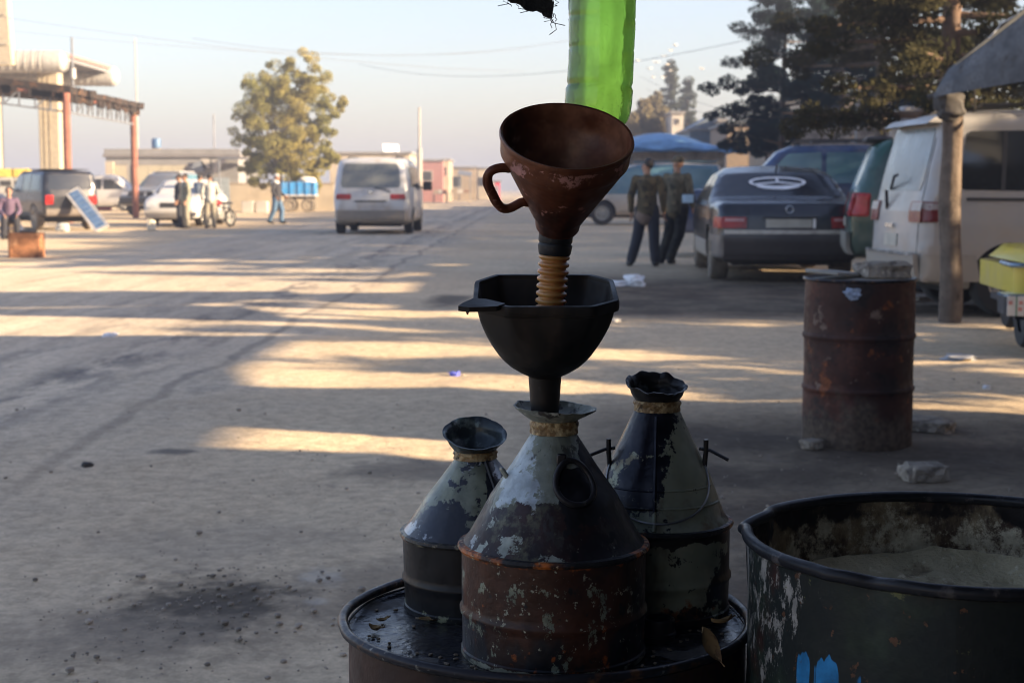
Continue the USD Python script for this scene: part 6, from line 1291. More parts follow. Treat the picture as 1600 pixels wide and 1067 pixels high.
obj('post', tube([(pl_[0], YA, 0), pl_], 0.13, 8), rusty, cp_); obj('post', tube([(pl2[0], YB, 0), pl2], 0.13, 8), rusty, cp_)
def truss(A, B, dz, n, ov=0.0):
    A, B = np.array(A), np.array(B); d = np.array([0, 0, dz]); E = B + (B - A) * ov
    obj('chord', bar(A, E, 0.10), rusty, cp_, smooth=False); obj('chord', bar(A - d, B - d, 0.07), tin, cp_, smooth=False)
    for k in range(n + 1):
        p = A + (B - A) * k / n; obj('web', bar(p, p - d, 0.055), tin, cp_, smooth=False)
        if k < n and k % 2 == 0: obj('web', bar(p - d, A + (B - A) * (k + 1) / n, 0.05), tin, cp_, smooth=False)
truss(pa, pb_, 0.62, 14, 0.10); truss(pl_, pa, 0.6, 12); truss(pl_, pl2, 0.6, 10)
# ragged roof: sheets laid over the trusses, each with its own edge
rs = np.random.RandomState(12)
n_s = 12
for k in range(n_s):
    f0, f1 = k / n_s, (k + 1) / n_s; P = [pl_ + (pa - pl_) * 0 , pa]
    A0_, A1_ = pl_ + (pl2 - pl_) * f0, pa + (pb_ - pa) * (f0 * 1.08); B0_, B1_ = pl_ + (pl2 - pl_) * f1, pa + (pb_ - pa) * (f1 * 1.08)
    j = rs.uniform(0.15, 0.45); top = rs.uniform(0.03, 0.10)
    V = np.array([A0_, A1_ + [j, 0, 0], B1_ + [j, 0, 0], B0_]); V = np.vstack([V + [0, 0, 0.07], V + [0, 0, top + 0.25]]); obj('roof_sheet', trimesh.convex.convex_hull(V + rs.normal(0, 0.02, V.shape)), thatch, cp_, smooth=False)
frin = []
for k in range(60):
    p = pa + (pb_ - pa) * rs.uniform(0, 1.05); L = rs.uniform(0.1, 0.35); frin.append(T(bx(0.05 + 0.1 * rs.rand(), 0.25, L), p + [0.1, 0, 0.0 - L * 0.2]))
for k in range(50):
    p = pl_ + (pa - pl_) * rs.uniform(0, 1.0); L = rs.uniform(0.1, 0.35); frin.append(T(bx(0.3, 0.05, L), p + [0.0, -0.1, 0.02 - L * 0.2]))
obj('ragged_fringe', cat_(frin), thatch, cp_, smooth=False, kind='stuff')

# solar panels leaning on the forecourt
cellm = plain('solar_cells', (0.07, 0.13, 0.24), 0.25, var=0.15, scale=5)
alum = plain('aluminium', (0.52, 0.50, 0.47), 0.4, 0.5)
def solar(label, a, b, wd, Y0, Y1):
    """Panel leaning from its foot at pixel b (distance Y0) to its top at pixel a (distance Y1)."""
    t = thing('solar_panel', label, 'solar panel'); F_, H_ = at(*b, Y0), at(*a, Y1); d = H_ - F_; L = np.linalg.norm(d); d = d / L
    x = np.array([1, 0, 0]) - d * d[0]; x /= np.linalg.norm(x); nn = np.cross(x, d); nn *= -1 if nn[1] > 0 else 1
    M = np.eye(4); M[:3, 0], M[:3, 1], M[:3, 2], M[:3, 3] = x, d, np.cross(x, d), (F_ + H_) / 2 + x * wd / 2
    def put(n, m, mat):
        m = m.copy(); m.apply_transform(M); obj(n, m, mat, t, smooth=False)
    sgn = 1 if np.dot(np.cross(x, d), nn) > 0 else -1
    put('backing', bx(wd, L, 0.04), alum)
    for k in range(4): put('frame_rail', (bx(0.05, L, 0.06, (-wd / 2, 0, 0)), bx(0.05, L, 0.06, (wd / 2, 0, 0)), bx(wd, 0.05, 0.06, (0, -L / 2, 0)), bx(wd, 0.05, 0.06, (0, L / 2, 0)))[k], alum)
    r, c = 9, 3
    for i in range(r):
        for j in range(c): put('cell', bx((wd - 0.12) / c - 0.02, (L - 0.12) / r - 0.02, 0.012, (-wd / 2 + 0.06 + (wd - 0.12) * (j + 0.5) / c, -L / 2 + 0.06 + (L - 0.12) * (i + 0.5) / r, sgn * 0.026)), cellm)
    top = (F_ + H_) / 2 + d * L * 0.4 + x * wd / 2
    obj('prop', bar(top, np.array([top[0] + 0.2, top[1] + 1.0, 0.0]), 0.05), alum, t)
solar('blue solar panel leaning beside the rusty canopy post', (103, 303), (150, 362), 0.42, 46.5, 47.6)
solar('blue solar panel leaning at the extreme left edge of the forecourt', (-18, 312), (14, 368), 0.42, 43.5, 44.6)

# rusty cut drum and small things on the kerb
kd = gnd(37, 403); cut = thing('cut_drum', 'square-sided rusty orange cut drum on the left roadside', 'drum', (kd[0], kd[1] + 0.2, 0), 8)
cdm = worn('orange_rust', (0.24, 0.11, 0.055), [((0.12, 0.055, 0.03), dict(s=4, lo=0.5, hi=0.64)), ((0.36, 0.20, 0.11), dict(s=6, lo=0.55, hi=0.68))], rough=0.9, bump=0.6, bscale=20)
obj('shell', prism(Polygon([(-0.25, -0.2), (0.25, -0.2), (0.25, 0.2), (-0.25, 0.2)]).buffer(0.05).difference(Polygon([(-0.25, -0.2), (0.25, -0.2), (0.25, 0.2), (-0.25, 0.2)]).buffer(0.02)), 0.0, 0.46), cdm, cut, smooth=30)
obj('bottom', prism(Polygon([(-0.25, -0.2), (0.25, -0.2), (0.25, 0.2), (-0.25, 0.2)]).buffer(0.018), 0.002, 0.03), cdm, cut)
obj('scrap', T(bx(0.3, 0.2, 0.10), (0.03, 0.03, 0.45), 0.3, 0.1), plain('dark_scrap', (0.06, 0.045, 0.035), 0.9), cut)
cn = gnd(237, 361); jc = thing('jerrycan', 'pale plastic jerrycan standing in front of the white saloon', 'jerrycan', (cn[0], cn[1], 0)); obj('can_body', bx(0.25, 0.18, 0.32, (0, 0, 0.16), 0.04), plain('pale_can', (0.58, 0.52, 0.40), 0.6), jc); obj('can_neck', lathe([(0.03, 0.31), (0.03, 0.36), (0.0001, 0.36)], 12), plain('pale_can', (0.58, 0.52, 0.40), 0.6), jc); obj('can_handle', tube([(-0.06, 0, 0.31), (-0.05, 0, 0.36), (-0.1, 0, 0.36), (-0.11, 0, 0.31)], 0.012, 6), plain('pale_can', (0.58, 0.52, 0.40), 0.6), jc)
rbk = gnd(98, 362); sb = thing('sack', 'grey sack lying by the wheel of the black car', 'sack', (rbk[0], rbk[1], 0.12)); obj('sack_cloth', rock((0.38, 0.3, 0.28), 3, 3, 0.4), plain('grey_sack', (0.34, 0.35, 0.34), 0.9), sb)
rr = gnd(158, 329); rdc = thing('red_kerb', 'low red painted kerb piece beside the white minibus', 'kerb', (rr[0], rr[1], 0)); obj('kerb_block', bx(1.2, 0.3, 0.22, (0, 0, 0.11), 0.03), plain('kerb_red', (0.5, 0.08, 0.06), 0.7), rdc)

# birds over the stall
bird_m = plain('pale_feathers', (0.70, 0.66, 0.58), 0.8)
bd = None
pos_ = [(1055, 71), (1048, 79), (1037, 88), (1025, 98), (1047, 111), (1020, 121), (1036, 121), (1014, 108), (1097, 108), (996, 95), (1043, 101)]
for k, (u, v) in enumerate(pos_):
    p = at(u, v, 95 + (k * 7) % 18)
    if bd is None:
        bd = thing('bird', 'pale bird in the flock flying over the distant cypresses', 'bird', p, 0, 'birds flying over the cypresses')
        obj('bird_body', T(trimesh.creation.icosphere(2, 1.0).apply_transform(np.diag([0.14, 0.05, 0.05, 1])), (0, 0, 0)), bird_m, bd)
        for sg in (-1, 1): obj('wing', trimesh.convex.convex_hull(np.array([(0.07, 0, 0), (-0.06, 0, 0), (0.02, sg * 0.17, 0.07), (-0.07, sg * 0.17, 0.07), (-0.05, sg * 0.30, 0.05), (0.0, 0, 0.012)])), bird_m, bd)
        obj('tail', trimesh.convex.convex_hull(np.array([(-0.11, 0.01, 0), (-0.11, -0.01, 0), (-0.2, 0.04, 0), (-0.2, -0.04, 0), (-0.15, 0, 0.008)])), bird_m, bd)
    else:
        t = thing('bird', 'pale bird in the flock flying over the distant cypresses', 'bird', p, 40 * k, 'birds flying over the cypresses'); t.GetReferences().AddInternalReference(bd.GetPath()); t.SetInstanceable(True)

# ------------------------------------------------------------------ people
skin = plain('skin', (0.30, 0.16, 0.10), 0.6, var=0.1)
hairm = plain('dark_hair', (0.018, 0.014, 0.012), 0.7)
def hull_chain(segs, seg=12):
    out = []
    for (p, r0), (q, r1) in segs:
        a = m3.Manifold.sphere(r0, seg).translate(list(map(float, p))); b = m3.Manifold.sphere(r1, seg).translate(list(map(float, q))); out.append(m3.Manifold.batch_hull([a, b]))
    return out
def fuse(parts, length=0.0, it=6):
    m = m3.Manifold.batch_boolean(parts, m3.OpType.Add)
    if length: m = m.refine_to_length(length)
    t = tm(m); t.merge_vertices()
    if length and it: trimesh.smoothing.filter_taubin(t, iterations=it)
    return t
def ell(c, r, seg=16): return m3.Manifold.sphere(1.0, seg).scale(list(r)).translate(list(map(float, c)))
def person(label, loc, face, J={}, jacket=None, trousers=None, shoes=None, hat=None, beard=False, scale=1.0, detail=0.03, seg=12, head_turn=0.0, skirt=None, hair=True):
    """Standing figure facing local -y; J overrides joints. face: degrees turned about z."""
    t = thing('person', label, 'person', loc, face, scale=scale)
    j = dict(hl=(0.09, 0, 0.92), hr=(-0.09, 0, 0.92), kl=(0.11, -0.02, 0.50), kr=(-0.11, -0.02, 0.50), al=(0.12, 0.02, 0.09), ar=(-0.12, 0.02, 0.09), tl=(0.14, -0.14, 0.04), tr=(-0.14, -0.14, 0.04),
             pel=(0, 0, 0.98), wai=(0, 0, 1.12), che=(0, 0.01, 1.32), nec=(0, 0.01, 1.465), hea=(0, -0.02, 1.612), sl=(0.185, 0.01, 1.41), sr=(-0.185, 0.01, 1.41), el=(0.25, 0.03, 1.13), er=(-0.25, 0.03, 1.13), wl=(0.25, -0.06, 0.88), wr=(-0.25, -0.06, 0.88))
    j.update(J); j = {k: np.array(v, float) for k, v in j.items()}
    P = []
    for s in 'lr':
        P += hull_chain([((j['h' + s], 0.085), (j['k' + s], 0.055)), ((j['k' + s], 0.055), (j['a' + s], 0.038)), ((j['a' + s] + [0, 0.03, -0.04], 0.035), (j['t' + s], 0.03)), ((j['s' + s], 0.05), (j['e' + s], 0.04)), ((j['e' + s], 0.04), (j['w' + s], 0.027)), ((j['che'], 0.10), (j['s' + s], 0.055)), ((j['pel'], 0.10), (j['h' + s], 0.085))], seg)
    P += hull_chain([((j['pel'], 0.115), (j['wai'], 0.105)), ((j['wai'], 0.105), (j['che'], 0.125)), ((j['che'], 0.11), (j['nec'], 0.055)), ((j['nec'], 0.052), (j['hea'] + [0, 0.02, -0.03], 0.05))], seg)
    c, s_ = math.cos(head_turn), math.sin(head_turn); Rz = np.array([[c, -s_, 0], [s_, c, 0], [0, 0, 1]]); H = j['hea']
    hp_ = lambda x, y, z: H + Rz @ np.array([x, y, z])
    P += [ell(hp_(0, 0.015, 0.035), (0.082, 0.100, 0.095), seg), m3.Manifold.batch_hull([ell(hp_(0, -0.02, -0.02), (0.068, 0.076, 0.064), seg), ell(hp_(0, -0.048, -0.085), (0.032, 0.03, 0.026), seg)])]
    P += hull_chain([((hp_(0, -0.085, 0.02), 0.010), (hp_(0, -0.106, -0.018), 0.014)), ((hp_(-0.012, -0.086, -0.055), 0.009), (hp_(0.012, -0.086, -0.055), 0.009)), ((hp_(-0.03, -0.080, 0.035), 0.009), (hp_(0.03, -0.080, 0.035), 0.009))], 8)
    for s in (-1, 1): P.append(ell(hp_(s * 0.083, 0.015, 0.0), (0.010, 0.020, 0.032), 8))
    for s in 'lr':           # hands: palm, four fingers of unequal length, thumb
        w = j['w' + s]; d = w - j['e' + s]; d = d / np.linalg.norm(d); sd = 1 if s == 'l' else -1
        ax = np.array([0, -1.0, 0]) - d * (-d[1]); ax = ax / np.linalg.norm(ax); nn = np.cross(d, ax) * -sd
        P += [m3.Manifold.batch_hull([ell(w + d * 0.02, (0.022,) * 3, 8), ell(w + d * 0.085 + ax * 0.03, (0.013,) * 3, 8), ell(w + d * 0.085 - ax * 0.028, (0.013,) * 3, 8)])]
        for k, (o, L) in enumerate(((0.030, 0.075), (0.011, 0.085), (-0.009, 0.078), (-0.028, 0.06))):
            b = w + d * 0.085 + ax * o; m_ = b + d * L * 0.5 + nn * 0.008; P += hull_chain([((b, 0.0095), (m_, 0.009)), ((m_, 0.009), (m_ + d * L * 0.42 + nn * 0.022, 0.008))], 6)
        P += hull_chain([((w + d * 0.03 + ax * 0.018, 0.012), (w + d * 0.065 + ax * 0.052, 0.0105)), ((w + d * 0.065 + ax * 0.052, 0.0105), (w + d * 0.10 + ax * 0.058 + nn * 0.008, 0.009))], 6)
    obj('body', fuse(P, detail * 0.7, 4), skin, t, smooth=True)
    for s in (-1, 1): obj('eye', T(trimesh.creation.icosphere(1, 0.011), hp_(s * 0.03, -0.075, 0.02)), plain('eye', (0.03, 0.02, 0.02), 0.3), t)
    if jacket is not None:
        Q = hull_chain([((j['pel'] + [0, 0, -0.08], 0.172), (j['wai'], 0.160)), ((j['wai'], 0.160), (j['che'], 0.165)), ((j['che'], 0.135), (j['nec'] + [0, 0.01, -0.02], 0.068))], seg)
        for s in 'lr': Q += hull_chain([((j['che'], 0.13), (j['s' + s], 0.070)), ((j['s' + s], 0.070), (j['e' + s], 0.060)), ((j['e' + s], 0.062), (j['w' + s] + (j['e' + s] - j['w' + s]) * 0.12, 0.047))], seg)
        m_ = fuse(Q, detail, 5); m_.vertices = m_.vertices * [1.0, 1.04, 1]; v = m_.vertices; m_.vertices = v + 0.016 * (meshkit.fbm(v * 9 + 3, 3, 4) - 0.5)[:, None] * np.sign(v - j['che']); obj('jacket', m_, jacket, t, smooth=True)
        obj('collar', tube([j['nec'] + [0.062 * math.cos(a), 0.062 * math.sin(a) + 0.005, -0.01 + 0.012 * math.sin(a)] for a in np.linspace(0, 2 * math.pi, 17)[:-1]], 0.020, 6, closed=True), jacket, t)
    if trousers is not None:
        Q = []
        for s in 'lr': Q += hull_chain([((j['h' + s], 0.115), (j['k' + s], 0.092)), ((j['k' + s], 0.092), (j['a' + s] + [0, 0, 0.02], 0.080)), ((j['pel'], 0.125), (j['h' + s], 0.108))], seg)
        m_ = fuse(Q, detail, 5); v = m_.vertices; m_.vertices = v + np.array([1, 1, 0]) * (0.02 * (meshkit.fbm(v * 8 + 1, 3, 7) - 0.5))[:, None] * np.sign(v - j['pel']); obj('trousers', m_, trousers, t, smooth=True)
    if skirt is not None:
        Q = hull_chain([((j['pel'] + [0, 0, 0.0], 0.150), (j['pel'] + [0.03, 0.0, -0.16], 0.168))], seg); obj('jacket_tail', fuse(Q, detail, 4), skirt, t, smooth=True)
    if shoes is not None:
        for s in 'lr': obj('shoe', fuse(hull_chain([((j['a' + s] + [0, 0.04, -0.035], 0.05), (j['t' + s], 0.042)), ((j['a' + s] + [0, 0.01, 0.02], 0.05), (j['a' + s] + [0, 0.03, -0.03], 0.05))], seg), detail, 3), shoes, t, smooth=True)
    if beard: obj('beard', fuse([m3.Manifold.batch_hull([ell(hp_(0, -0.05, -0.085), (0.05, 0.043, 0.04), seg), ell(hp_(0, -0.06, -0.125), (0.03, 0.025, 0.02), seg)])], 0.02, 2), hairm, t, smooth=True)
    if hair:
        hm = m3.Manifold.batch_boolean([ell(hp_(0, 0.024, 0.047), (0.088, 0.104, 0.095), seg)], m3.OpType.Add) - m3.Manifold.cube([0.4, 0.2, 0.3], True).translate([0, -0.135, -0.10]).rotate([0, 0, math.degrees(head_turn)]).translate(list(map(float, H + [0, 0, 0.06]))) - m3.Manifold.cube([0.4, 0.4, 0.2], True).translate(list(map(float, H + [0, 0, -0.165])))
        obj('hair', tm(hm), hairm, t, smooth=True)
    if hat is not None:
        obj('hat', fuse([ell(hp_(0, 0.015, 0.075), (0.093, 0.110, 0.08), seg), m3.Manifold.batch_hull([ell(hp_(0, -0.08, 0.07), (0.065, 0.02, 0.008), seg), ell(hp_(0, -0.13, 0.06), (0.045, 0.02, 0.006), seg)])], 0.02, 2), hat, t, smooth=True)
    return t
def camo(name, a, b, c):
    return worn(name, a, [(b, dict(s=7, d=3, lo=0.50, hi=0.53)), (c, dict(s=8, d=3, lo=0.56, hi=0.59, off=5))], rough=0.95, bump=0.3, bscale=80, var=0.15)
camo1 = camo('camouflage_brown', (0.062, 0.050, 0.030), (0.105, 0.078, 0.042), (0.03, 0.028, 0.021))
camo2 = camo('camouflage_sand', (0.095, 0.082, 0.054), (0.14, 0.115, 0.072), (0.05, 0.046, 0.034))
navy = plain('navy_cloth', (0.019, 0.020, 0.027), 0.95); darkt = camo('camouflage_dark', (0.022, 0.022, 0.021), (0.035, 0.034, 0.028), (0.012, 0.012, 0.012)); blackshoe = plain('black_shoe', (0.012, 0.011, 0.011), 0.6)
g = gnd(1012, 416)
person('bareheaded man in camouflage jacket and navy trousers standing with his back turned', (g[0] - 0.02, g[1], 0.0), 163, dict(kl=(0.15, -0.01, 0.50), kr=(-0.12, 0.0, 0.50), al=(0.25, 0.03, 0.09), ar=(-0.15, 0.03, 0.09), tl=(0.33, -0.11, 0.04), tr=(-0.15, -0.12, 0.04), el=(0.262, 0.04, 1.13), er=(-0.262, 0.03, 1.13), wl=(0.27, -0.05, 0.88), wr=(-0.265, -0.06, 0.88)),
       camo1, navy, blackshoe, None, False, 1.015, 0.025, 16, head_turn=1.2, skirt=plain('brown_lining', (0.13, 0.095, 0.075), 0.95))
g = gnd(1050, 415)
person('bearded man with a cap and camouflage jacket leaning by the saloon', (g[0] + 0.12, g[1] + 0.45, 0.0), 150, dict(kl=(0.14, -0.02, 0.50), kr=(-0.04, -0.02, 0.50), al=(0.26, 0.0, 0.09), ar=(0.10, 0.02, 0.09), tl=(0.30, -0.13, 0.04), tr=(0.10, -0.12, 0.04), pel=(0.02, 0, 0.98), el=(0.25, -0.04, 1.14), er=(-0.27, 0.06, 1.14), wl=(0.16, -0.22, 1.02), wr=(-0.24, -0.08, 0.93)),
       camo2, darkt, blackshoe, camo2, True, 1.04, 0.025, 16, head_turn=1.15, hair=False)
gblue = plain('jeans', (0.06, 0.11, 0.18), 0.95); greyj = plain('grey_green_jacket', (0.20, 0.20, 0.15), 0.95); darkj = plain('dark_jacket', (0.03, 0.03, 0.035), 0.95); palej = plain('pale_hood', (0.42, 0.42, 0.42), 0.95); bluej = plain('slate_jacket', (0.12, 0.15, 0.20), 0.95); khaki = plain('khaki_cloth', (0.20, 0.18, 0.14), 0.95)
g = gnd(433, 350)
w_man = person('man in jeans and pale hooded top walking along the far kerb', (g[0], g[1], 0.0), 70, dict(kl=(0.10, -0.14, 0.50), kr=(-0.10, 0.05, 0.50), al=(0.10, -0.12, 0.10), ar=(-0.10, 0.24, 0.12), tl=(0.11, -0.28, 0.05), tr=(-0.10, 0.10, 0.04), wl=(0.20, -0.20, 0.98), wr=(-0.24, -0.10, 0.95)), darkj, gblue, blackshoe, palej, False, 1.04, 0.05, 10)
obj('vest', fuse(hull_chain([((0, 0.02, 1.16), 0.155), ((0, 0.02, 1.36), 0.165)]  and [((np.array([0, 0.05, 1.2]), 0.145), (np.array([0, 0.04, 1.42]), 0.150))], 10), 0.06, 2), palej, w_man, smooth=True)
for k, (u, v, f, J, jk, tr, lab) in enumerate(((291, 357, -60, {}, greyj, khaki, 'dark haired man in grey green jacket standing nearest the white saloon'),
        (313, 353, 150, dict(el=(0.24, -0.08, 1.14), wl=(0.15, -0.30, 1.08)), bluej, gblue, 'man in slate jacket in the middle of the roadside group'),
        (329, 357, 200, dict(er=(-0.27, -0.05, 1.14), wr=(-0.22, -0.28, 1.06)), plain('pale_grey_jacket', (0.34, 0.34, 0.31), 0.95), khaki, 'man in pale grey clothes standing by the motorbike'))):
    g = gnd(u, v); person(lab, (g[0], g[1], 0.0), f, J, jk, tr, blackshoe, None, False, 1.02, 0.06, 8)
g = gnd(282, 356); person('dark clothed man half hidden between the white saloon and the group', (g[0] - 0.12, g[1] + 0.5, 0.0), -80, {}, darkj, navy, blackshoe, None, False, 1.02, 0.06, 8)
# sitting man at the left edge, on a low crate
g = gnd(10, 374)
person('man in purple jumper sitting at the left edge by the solar panel', (g[0], g[1] + 0.3, -0.42), 20, dict(kl=(0.15, -0.42, 0.93), kr=(-0.15, -0.42, 0.93), al=(0.17, -0.40, 0.51), ar=(-0.17, -0.42, 0.51), tl=(0.18, -0.55, 0.46), tr=(-0.18, -0.57, 0.46), wl=(0.16, -0.36, 1.02), wr=(-0.14, -0.34, 1.02), el=(0.26, -0.06, 1.14), er=(-0.26, -0.06, 1.14)), plain('purple_jumper', (0.085, 0.055, 0.09), 0.95), navy, blackshoe, None, False, 1.0, 0.05, 8)
ct = thing('crate', 'low wooden crate under the sitting man at the left edge', 'crate', (g[0], g[1] + 0.3, 0.0), 20)
for k in range(3):
    for sy in (-0.17, 0.17): obj('slat', bx(0.44, 0.02, 0.11, (0, sy, 0.07 + 0.135 * k)), wood_m, ct, smooth=False)
    for sx in (-0.21, 0.21): obj('slat', bx(0.02, 0.32, 0.11, (sx, 0, 0.07 + 0.135 * k)), wood_m, ct, smooth=False)
obj('top', bx(0.44, 0.36, 0.02, (0, 0, 0.41)), wood_m, ct, smooth=False)
# motorbike beside the group
g = gnd(336, 356); mb = thing('motorbike', 'parked motorbike beside the group of men on the roadside', 'motorbike', (g[0] + 0.05, g[1] + 0.6, 0.0), 245)
for x in (-0.6, 0.62):
    w = obj('wheel', T(trimesh.creation.torus(0.26, 0.045, 28, 8), (x, 0, 0.305), 0, math.pi / 2), TYRE, mb); obj('rim', T(lathe([(0.22, -0.02), (0.22, 0.02), (0.02, 0.04), (0.02, -0.04), (0.22, -0.02)], 20), (x, 0, 0.305), 0, math.pi / 2), RIM, w)
obj('frame', cat_([bar((-0.6, 0, 0.31), (-0.1, 0, 0.35), 0.06), bar((-0.1, 0, 0.35), (0.38, 0, 0.8), 0.06), bar((-0.55, 0, 0.62), (0.35, 0, 0.72), 0.05), bar((-0.6, 0.1, 0.31), (-0.45, 0.1, 0.7), 0.035), bar((0.62, 0.08, 0.31), (0.4, 0.06, 0.92), 0.035), bar((0.62, -0.08, 0.31), (0.4, -0.06, 0.92), 0.035)]), DARKP, mb)
obj('engine', bx(0.34, 0.24, 0.3, (0.05, 0, 0.42), 0.04), RIM, mb); obj('tank', T(trimesh.creation.icosphere(2, 1).apply_transform(np.diag([0.26, 0.13, 0.12, 1])), (0.18, 0, 0.82)), plain('bike_red', (0.16, 0.02, 0.02), 0.3), mb); obj('saddle', bx(0.6, 0.24, 0.1, (-0.32, 0, 0.80), 0.04), DARKP, mb)
obj('handlebar', tube([(0.26, -0.36, 0.98), (0.36, -0.2, 1.02), (0.4, 0, 0.96), (0.36, 0.2, 1.02), (0.26, 0.36, 0.98)], 0.018, 6), DARKP, mb); obj('headlamp', T(lathe([(0.0001, 0), (0.09, 0.03), (0.09, 0.12), (0.0001, 0.13)], 16), (0.42, 0, 0.84), 0, 0, math.pi / 2), WHTL, mb); obj('front_guard', tube([(0.45, 0, 0.60), (0.62, 0, 0.64), (0.82, 0, 0.56)], 0.05, 6), plain('bike_red', (0.16, 0.02, 0.02), 0.3), mb)
obj('stand', bar((-0.1, 0.05, 0.33), (-0.15, 0.26, 0.0), 0.03), DARKP, mb)

# ------------------------------------------------------------------ trees
bark = plain('bark', (0.10, 0.075, 0.055), 0.95, var=0.3, scale=3, bump=0.8, bscale=12)
bark_p = plain('pale_bark', (0.20, 0.165, 0.125), 0.95, var=0.3, scale=3, bump=0.8, bscale=12)
def leaves(C, R, n, size, seed, flat=1.0, droop=0.0, aspect=0.5, up=0.0):
    """Small leaf faces scattered through the clumps C (centres) of radius R (x, y, z)."""
    r = np.random.RandomState(seed); k = len(C); per = np.broadcast_to(np.asarray(n), (k,)).astype(int); idx = np.repeat(np.arange(k), per); N = len(idx)
    d = r.normal(size=(N, 3)); d /= np.linalg.norm(d, axis=1)[:, None]; d *= (r.uniform(0.25, 1.0, N) ** 0.45)[:, None]
    c = C[idx] + d * np.asarray(R)[idx] * [1, 1, flat]
    a = r.normal(size=(N, 3)); a[:, 2] += up - droop; a /= np.linalg.norm(a, axis=1)[:, None]
    b = np.cross(a, r.normal(size=(N, 3))); b /= np.linalg.norm(b, axis=1)[:, None]
    s = size * r.uniform(0.6, 1.35, N)[:, None]; w = s * aspect
    V = np.stack([c - a * s / 2, c + b * w / 2, c + a * s / 2, c - b * w / 2], 1).reshape(-1, 3); q = np.arange(N)[:, None] * 4
    F = np.vstack([q + [0, 1, 2], q + [0, 2, 3]]); return trimesh.Trimesh(V, F, process=False)
def limb(p, q, r0, r1, seed, n=7, wob=0.08, sag=0.0):
    r = np.random.RandomState(seed); L = np.linalg.norm(np.array(q) - p); f = np.linspace(0, 1, n)[:, None]
    P = np.array(p) + (np.array(q) - p) * f + np.cumsum(r.normal(0, wob * L / n, (n, 3)), 0) * f + np.array([0, 0, 1]) * sag * L * (f * (1 - f)) * 4
    return P, tube(P, np.linspace(r0, r1, n), 7)
def pine(label, loc, Hh, R, z0, seed, mats, nb=34, leaf=0.16, dens=130, rz=0.0, clump=0.55, lean=(0, 0), trunk_r=0.17, cat='tree', name='pine_tree', barkm=None, cone=0.75, up=0.35, group=None, holes=0.0):
    """Conifer: straight trunk, tiers of limbs with needle clumps towards their ends."""
    t = thing(name, label, cat, loc, rz, group); r = np.random.RandomState(seed)
    tp = [np.array([lean[0] * f, lean[1] * f, Hh * f]) + np.array([0.05 * math.sin(5 * f + seed), 0.05 * math.cos(4 * f), 0]) for f in np.linspace(0, 0.97, 12)]
    obj('trunk', tube(tp, np.linspace(trunk_r, trunk_r * 0.2, 12), 9), barkm or bark, t)
    C, RR, K = [], [], []
    for k in range(nb):
        f = (k + 0.5) / nb; z = z0 + (Hh * 0.95 - z0) * f; a = k * 2.399 + r.uniform(-0.4, 0.4); L = R * ((1 - f) ** cone * 0.92 + 0.10) * r.uniform(0.65, 1.12)
        b = np.array([lean[0] * z / Hh, lean[1] * z / Hh, z - 0.1 * L]); e = b + np.array([math.cos(a) * L, math.sin(a) * L, up * L * r.uniform(0.2, 1.2) - 0.12 * L])
        P, m_ = limb(b, e, 0.055 * (1 - f) + 0.015, 0.012, seed * 100 + k); K.append(m_)
        for g in np.linspace(0.35, 1.02, max(2, int(L / (clump * 0.62)))):
            if r.rand() < holes: continue
            p = b + (e - b) * g + r.normal(0, clump * 0.22, 3); s = clump * r.uniform(0.6, 1.15) * (1.1 - 0.35 * g); C.append(p); RR.append((s, s, s * 0.62))
    obj('limbs', cat_(K), barkm or bark, t)
    C, RR = np.array(C), np.array(RR); obj('crown', leaves(C, RR, dens, leaf, seed, up=up * 0.6, aspect=0.32), mats, t, smooth=False); return t
def broad(label, loc, clumps, seed, mats, dens=420, leaf=0.14, trunk_r=0.2, fork=2.0, name='broadleaf_tree', rz=0, barkm=None, droop=0.5, aspect=0.4, spread=1.0):
    """Broadleaf tree: trunk forking to limbs that end in the given leaf masses (x, y, z, radius)."""
    t = thing(name, label, 'tree', loc, rz); r = np.random.RandomState(seed); cl = np.array(clumps, float); fk = np.array([0, 0, fork])
    obj('trunk', tube([(0, 0, 0), (0.04, 0.0, fork * 0.5), fk], (trunk_r, trunk_r * 0.8, trunk_r * 0.65), 9), barkm or bark_p, t)
    K = []; C, RR = [], []
    for k, (x, y, z, s) in enumerate(cl):
        P, m_ = limb(fk if z > fork else (0, 0, z * 0.7), (x, y, z), trunk_r * 0.45, 0.02, seed * 50 + k); K.append(m_)
        n = max(4, int(18 * s)); q = r.normal(size=(n, 3)); q /= np.linalg.norm(q, axis=1)[:, None]; q *= (r.uniform(0.3, 1.0, n) ** 0.5)[:, None] * s * spread
        for d in q: C.append((x, y, z) + d); h = (0.36 * s * r.uniform(0.7, 1.3) + 0.10) * (1.0 if spread == 1.0 else r.uniform(0.55, 1.0)); RR.append((h, h, h * 0.85))
    obj('limbs', cat_(K), barkm or bark_p, t)
    obj('crown', leaves(np.array(C), np.array(RR), dens, leaf, seed, droop=droop, aspect=aspect), mats, t, smooth=False); return t
pine_l = leafmat('dark_pine_needles', (0.012, 0.024, 0.024), (0.022, 0.040, 0.037), (0.042, 0.060, 0.046), 0.15)
olive_l = leafmat('olive_brown_needles', (0.030, 0.032, 0.017), (0.085, 0.075, 0.038), (0.20, 0.15, 0.07), 0.3)
yell_l = leafmat('autumn_leaves', (0.21, 0.21, 0.075), (0.38, 0.32, 0.11), (0.56, 0.345, 0.13), 0.38)
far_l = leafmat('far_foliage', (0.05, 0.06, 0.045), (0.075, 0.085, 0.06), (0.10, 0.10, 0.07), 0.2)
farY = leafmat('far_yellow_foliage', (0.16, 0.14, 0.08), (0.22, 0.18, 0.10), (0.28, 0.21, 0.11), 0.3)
def rel(u, v, Y, base): return tuple(at(u, v, Y) - base)
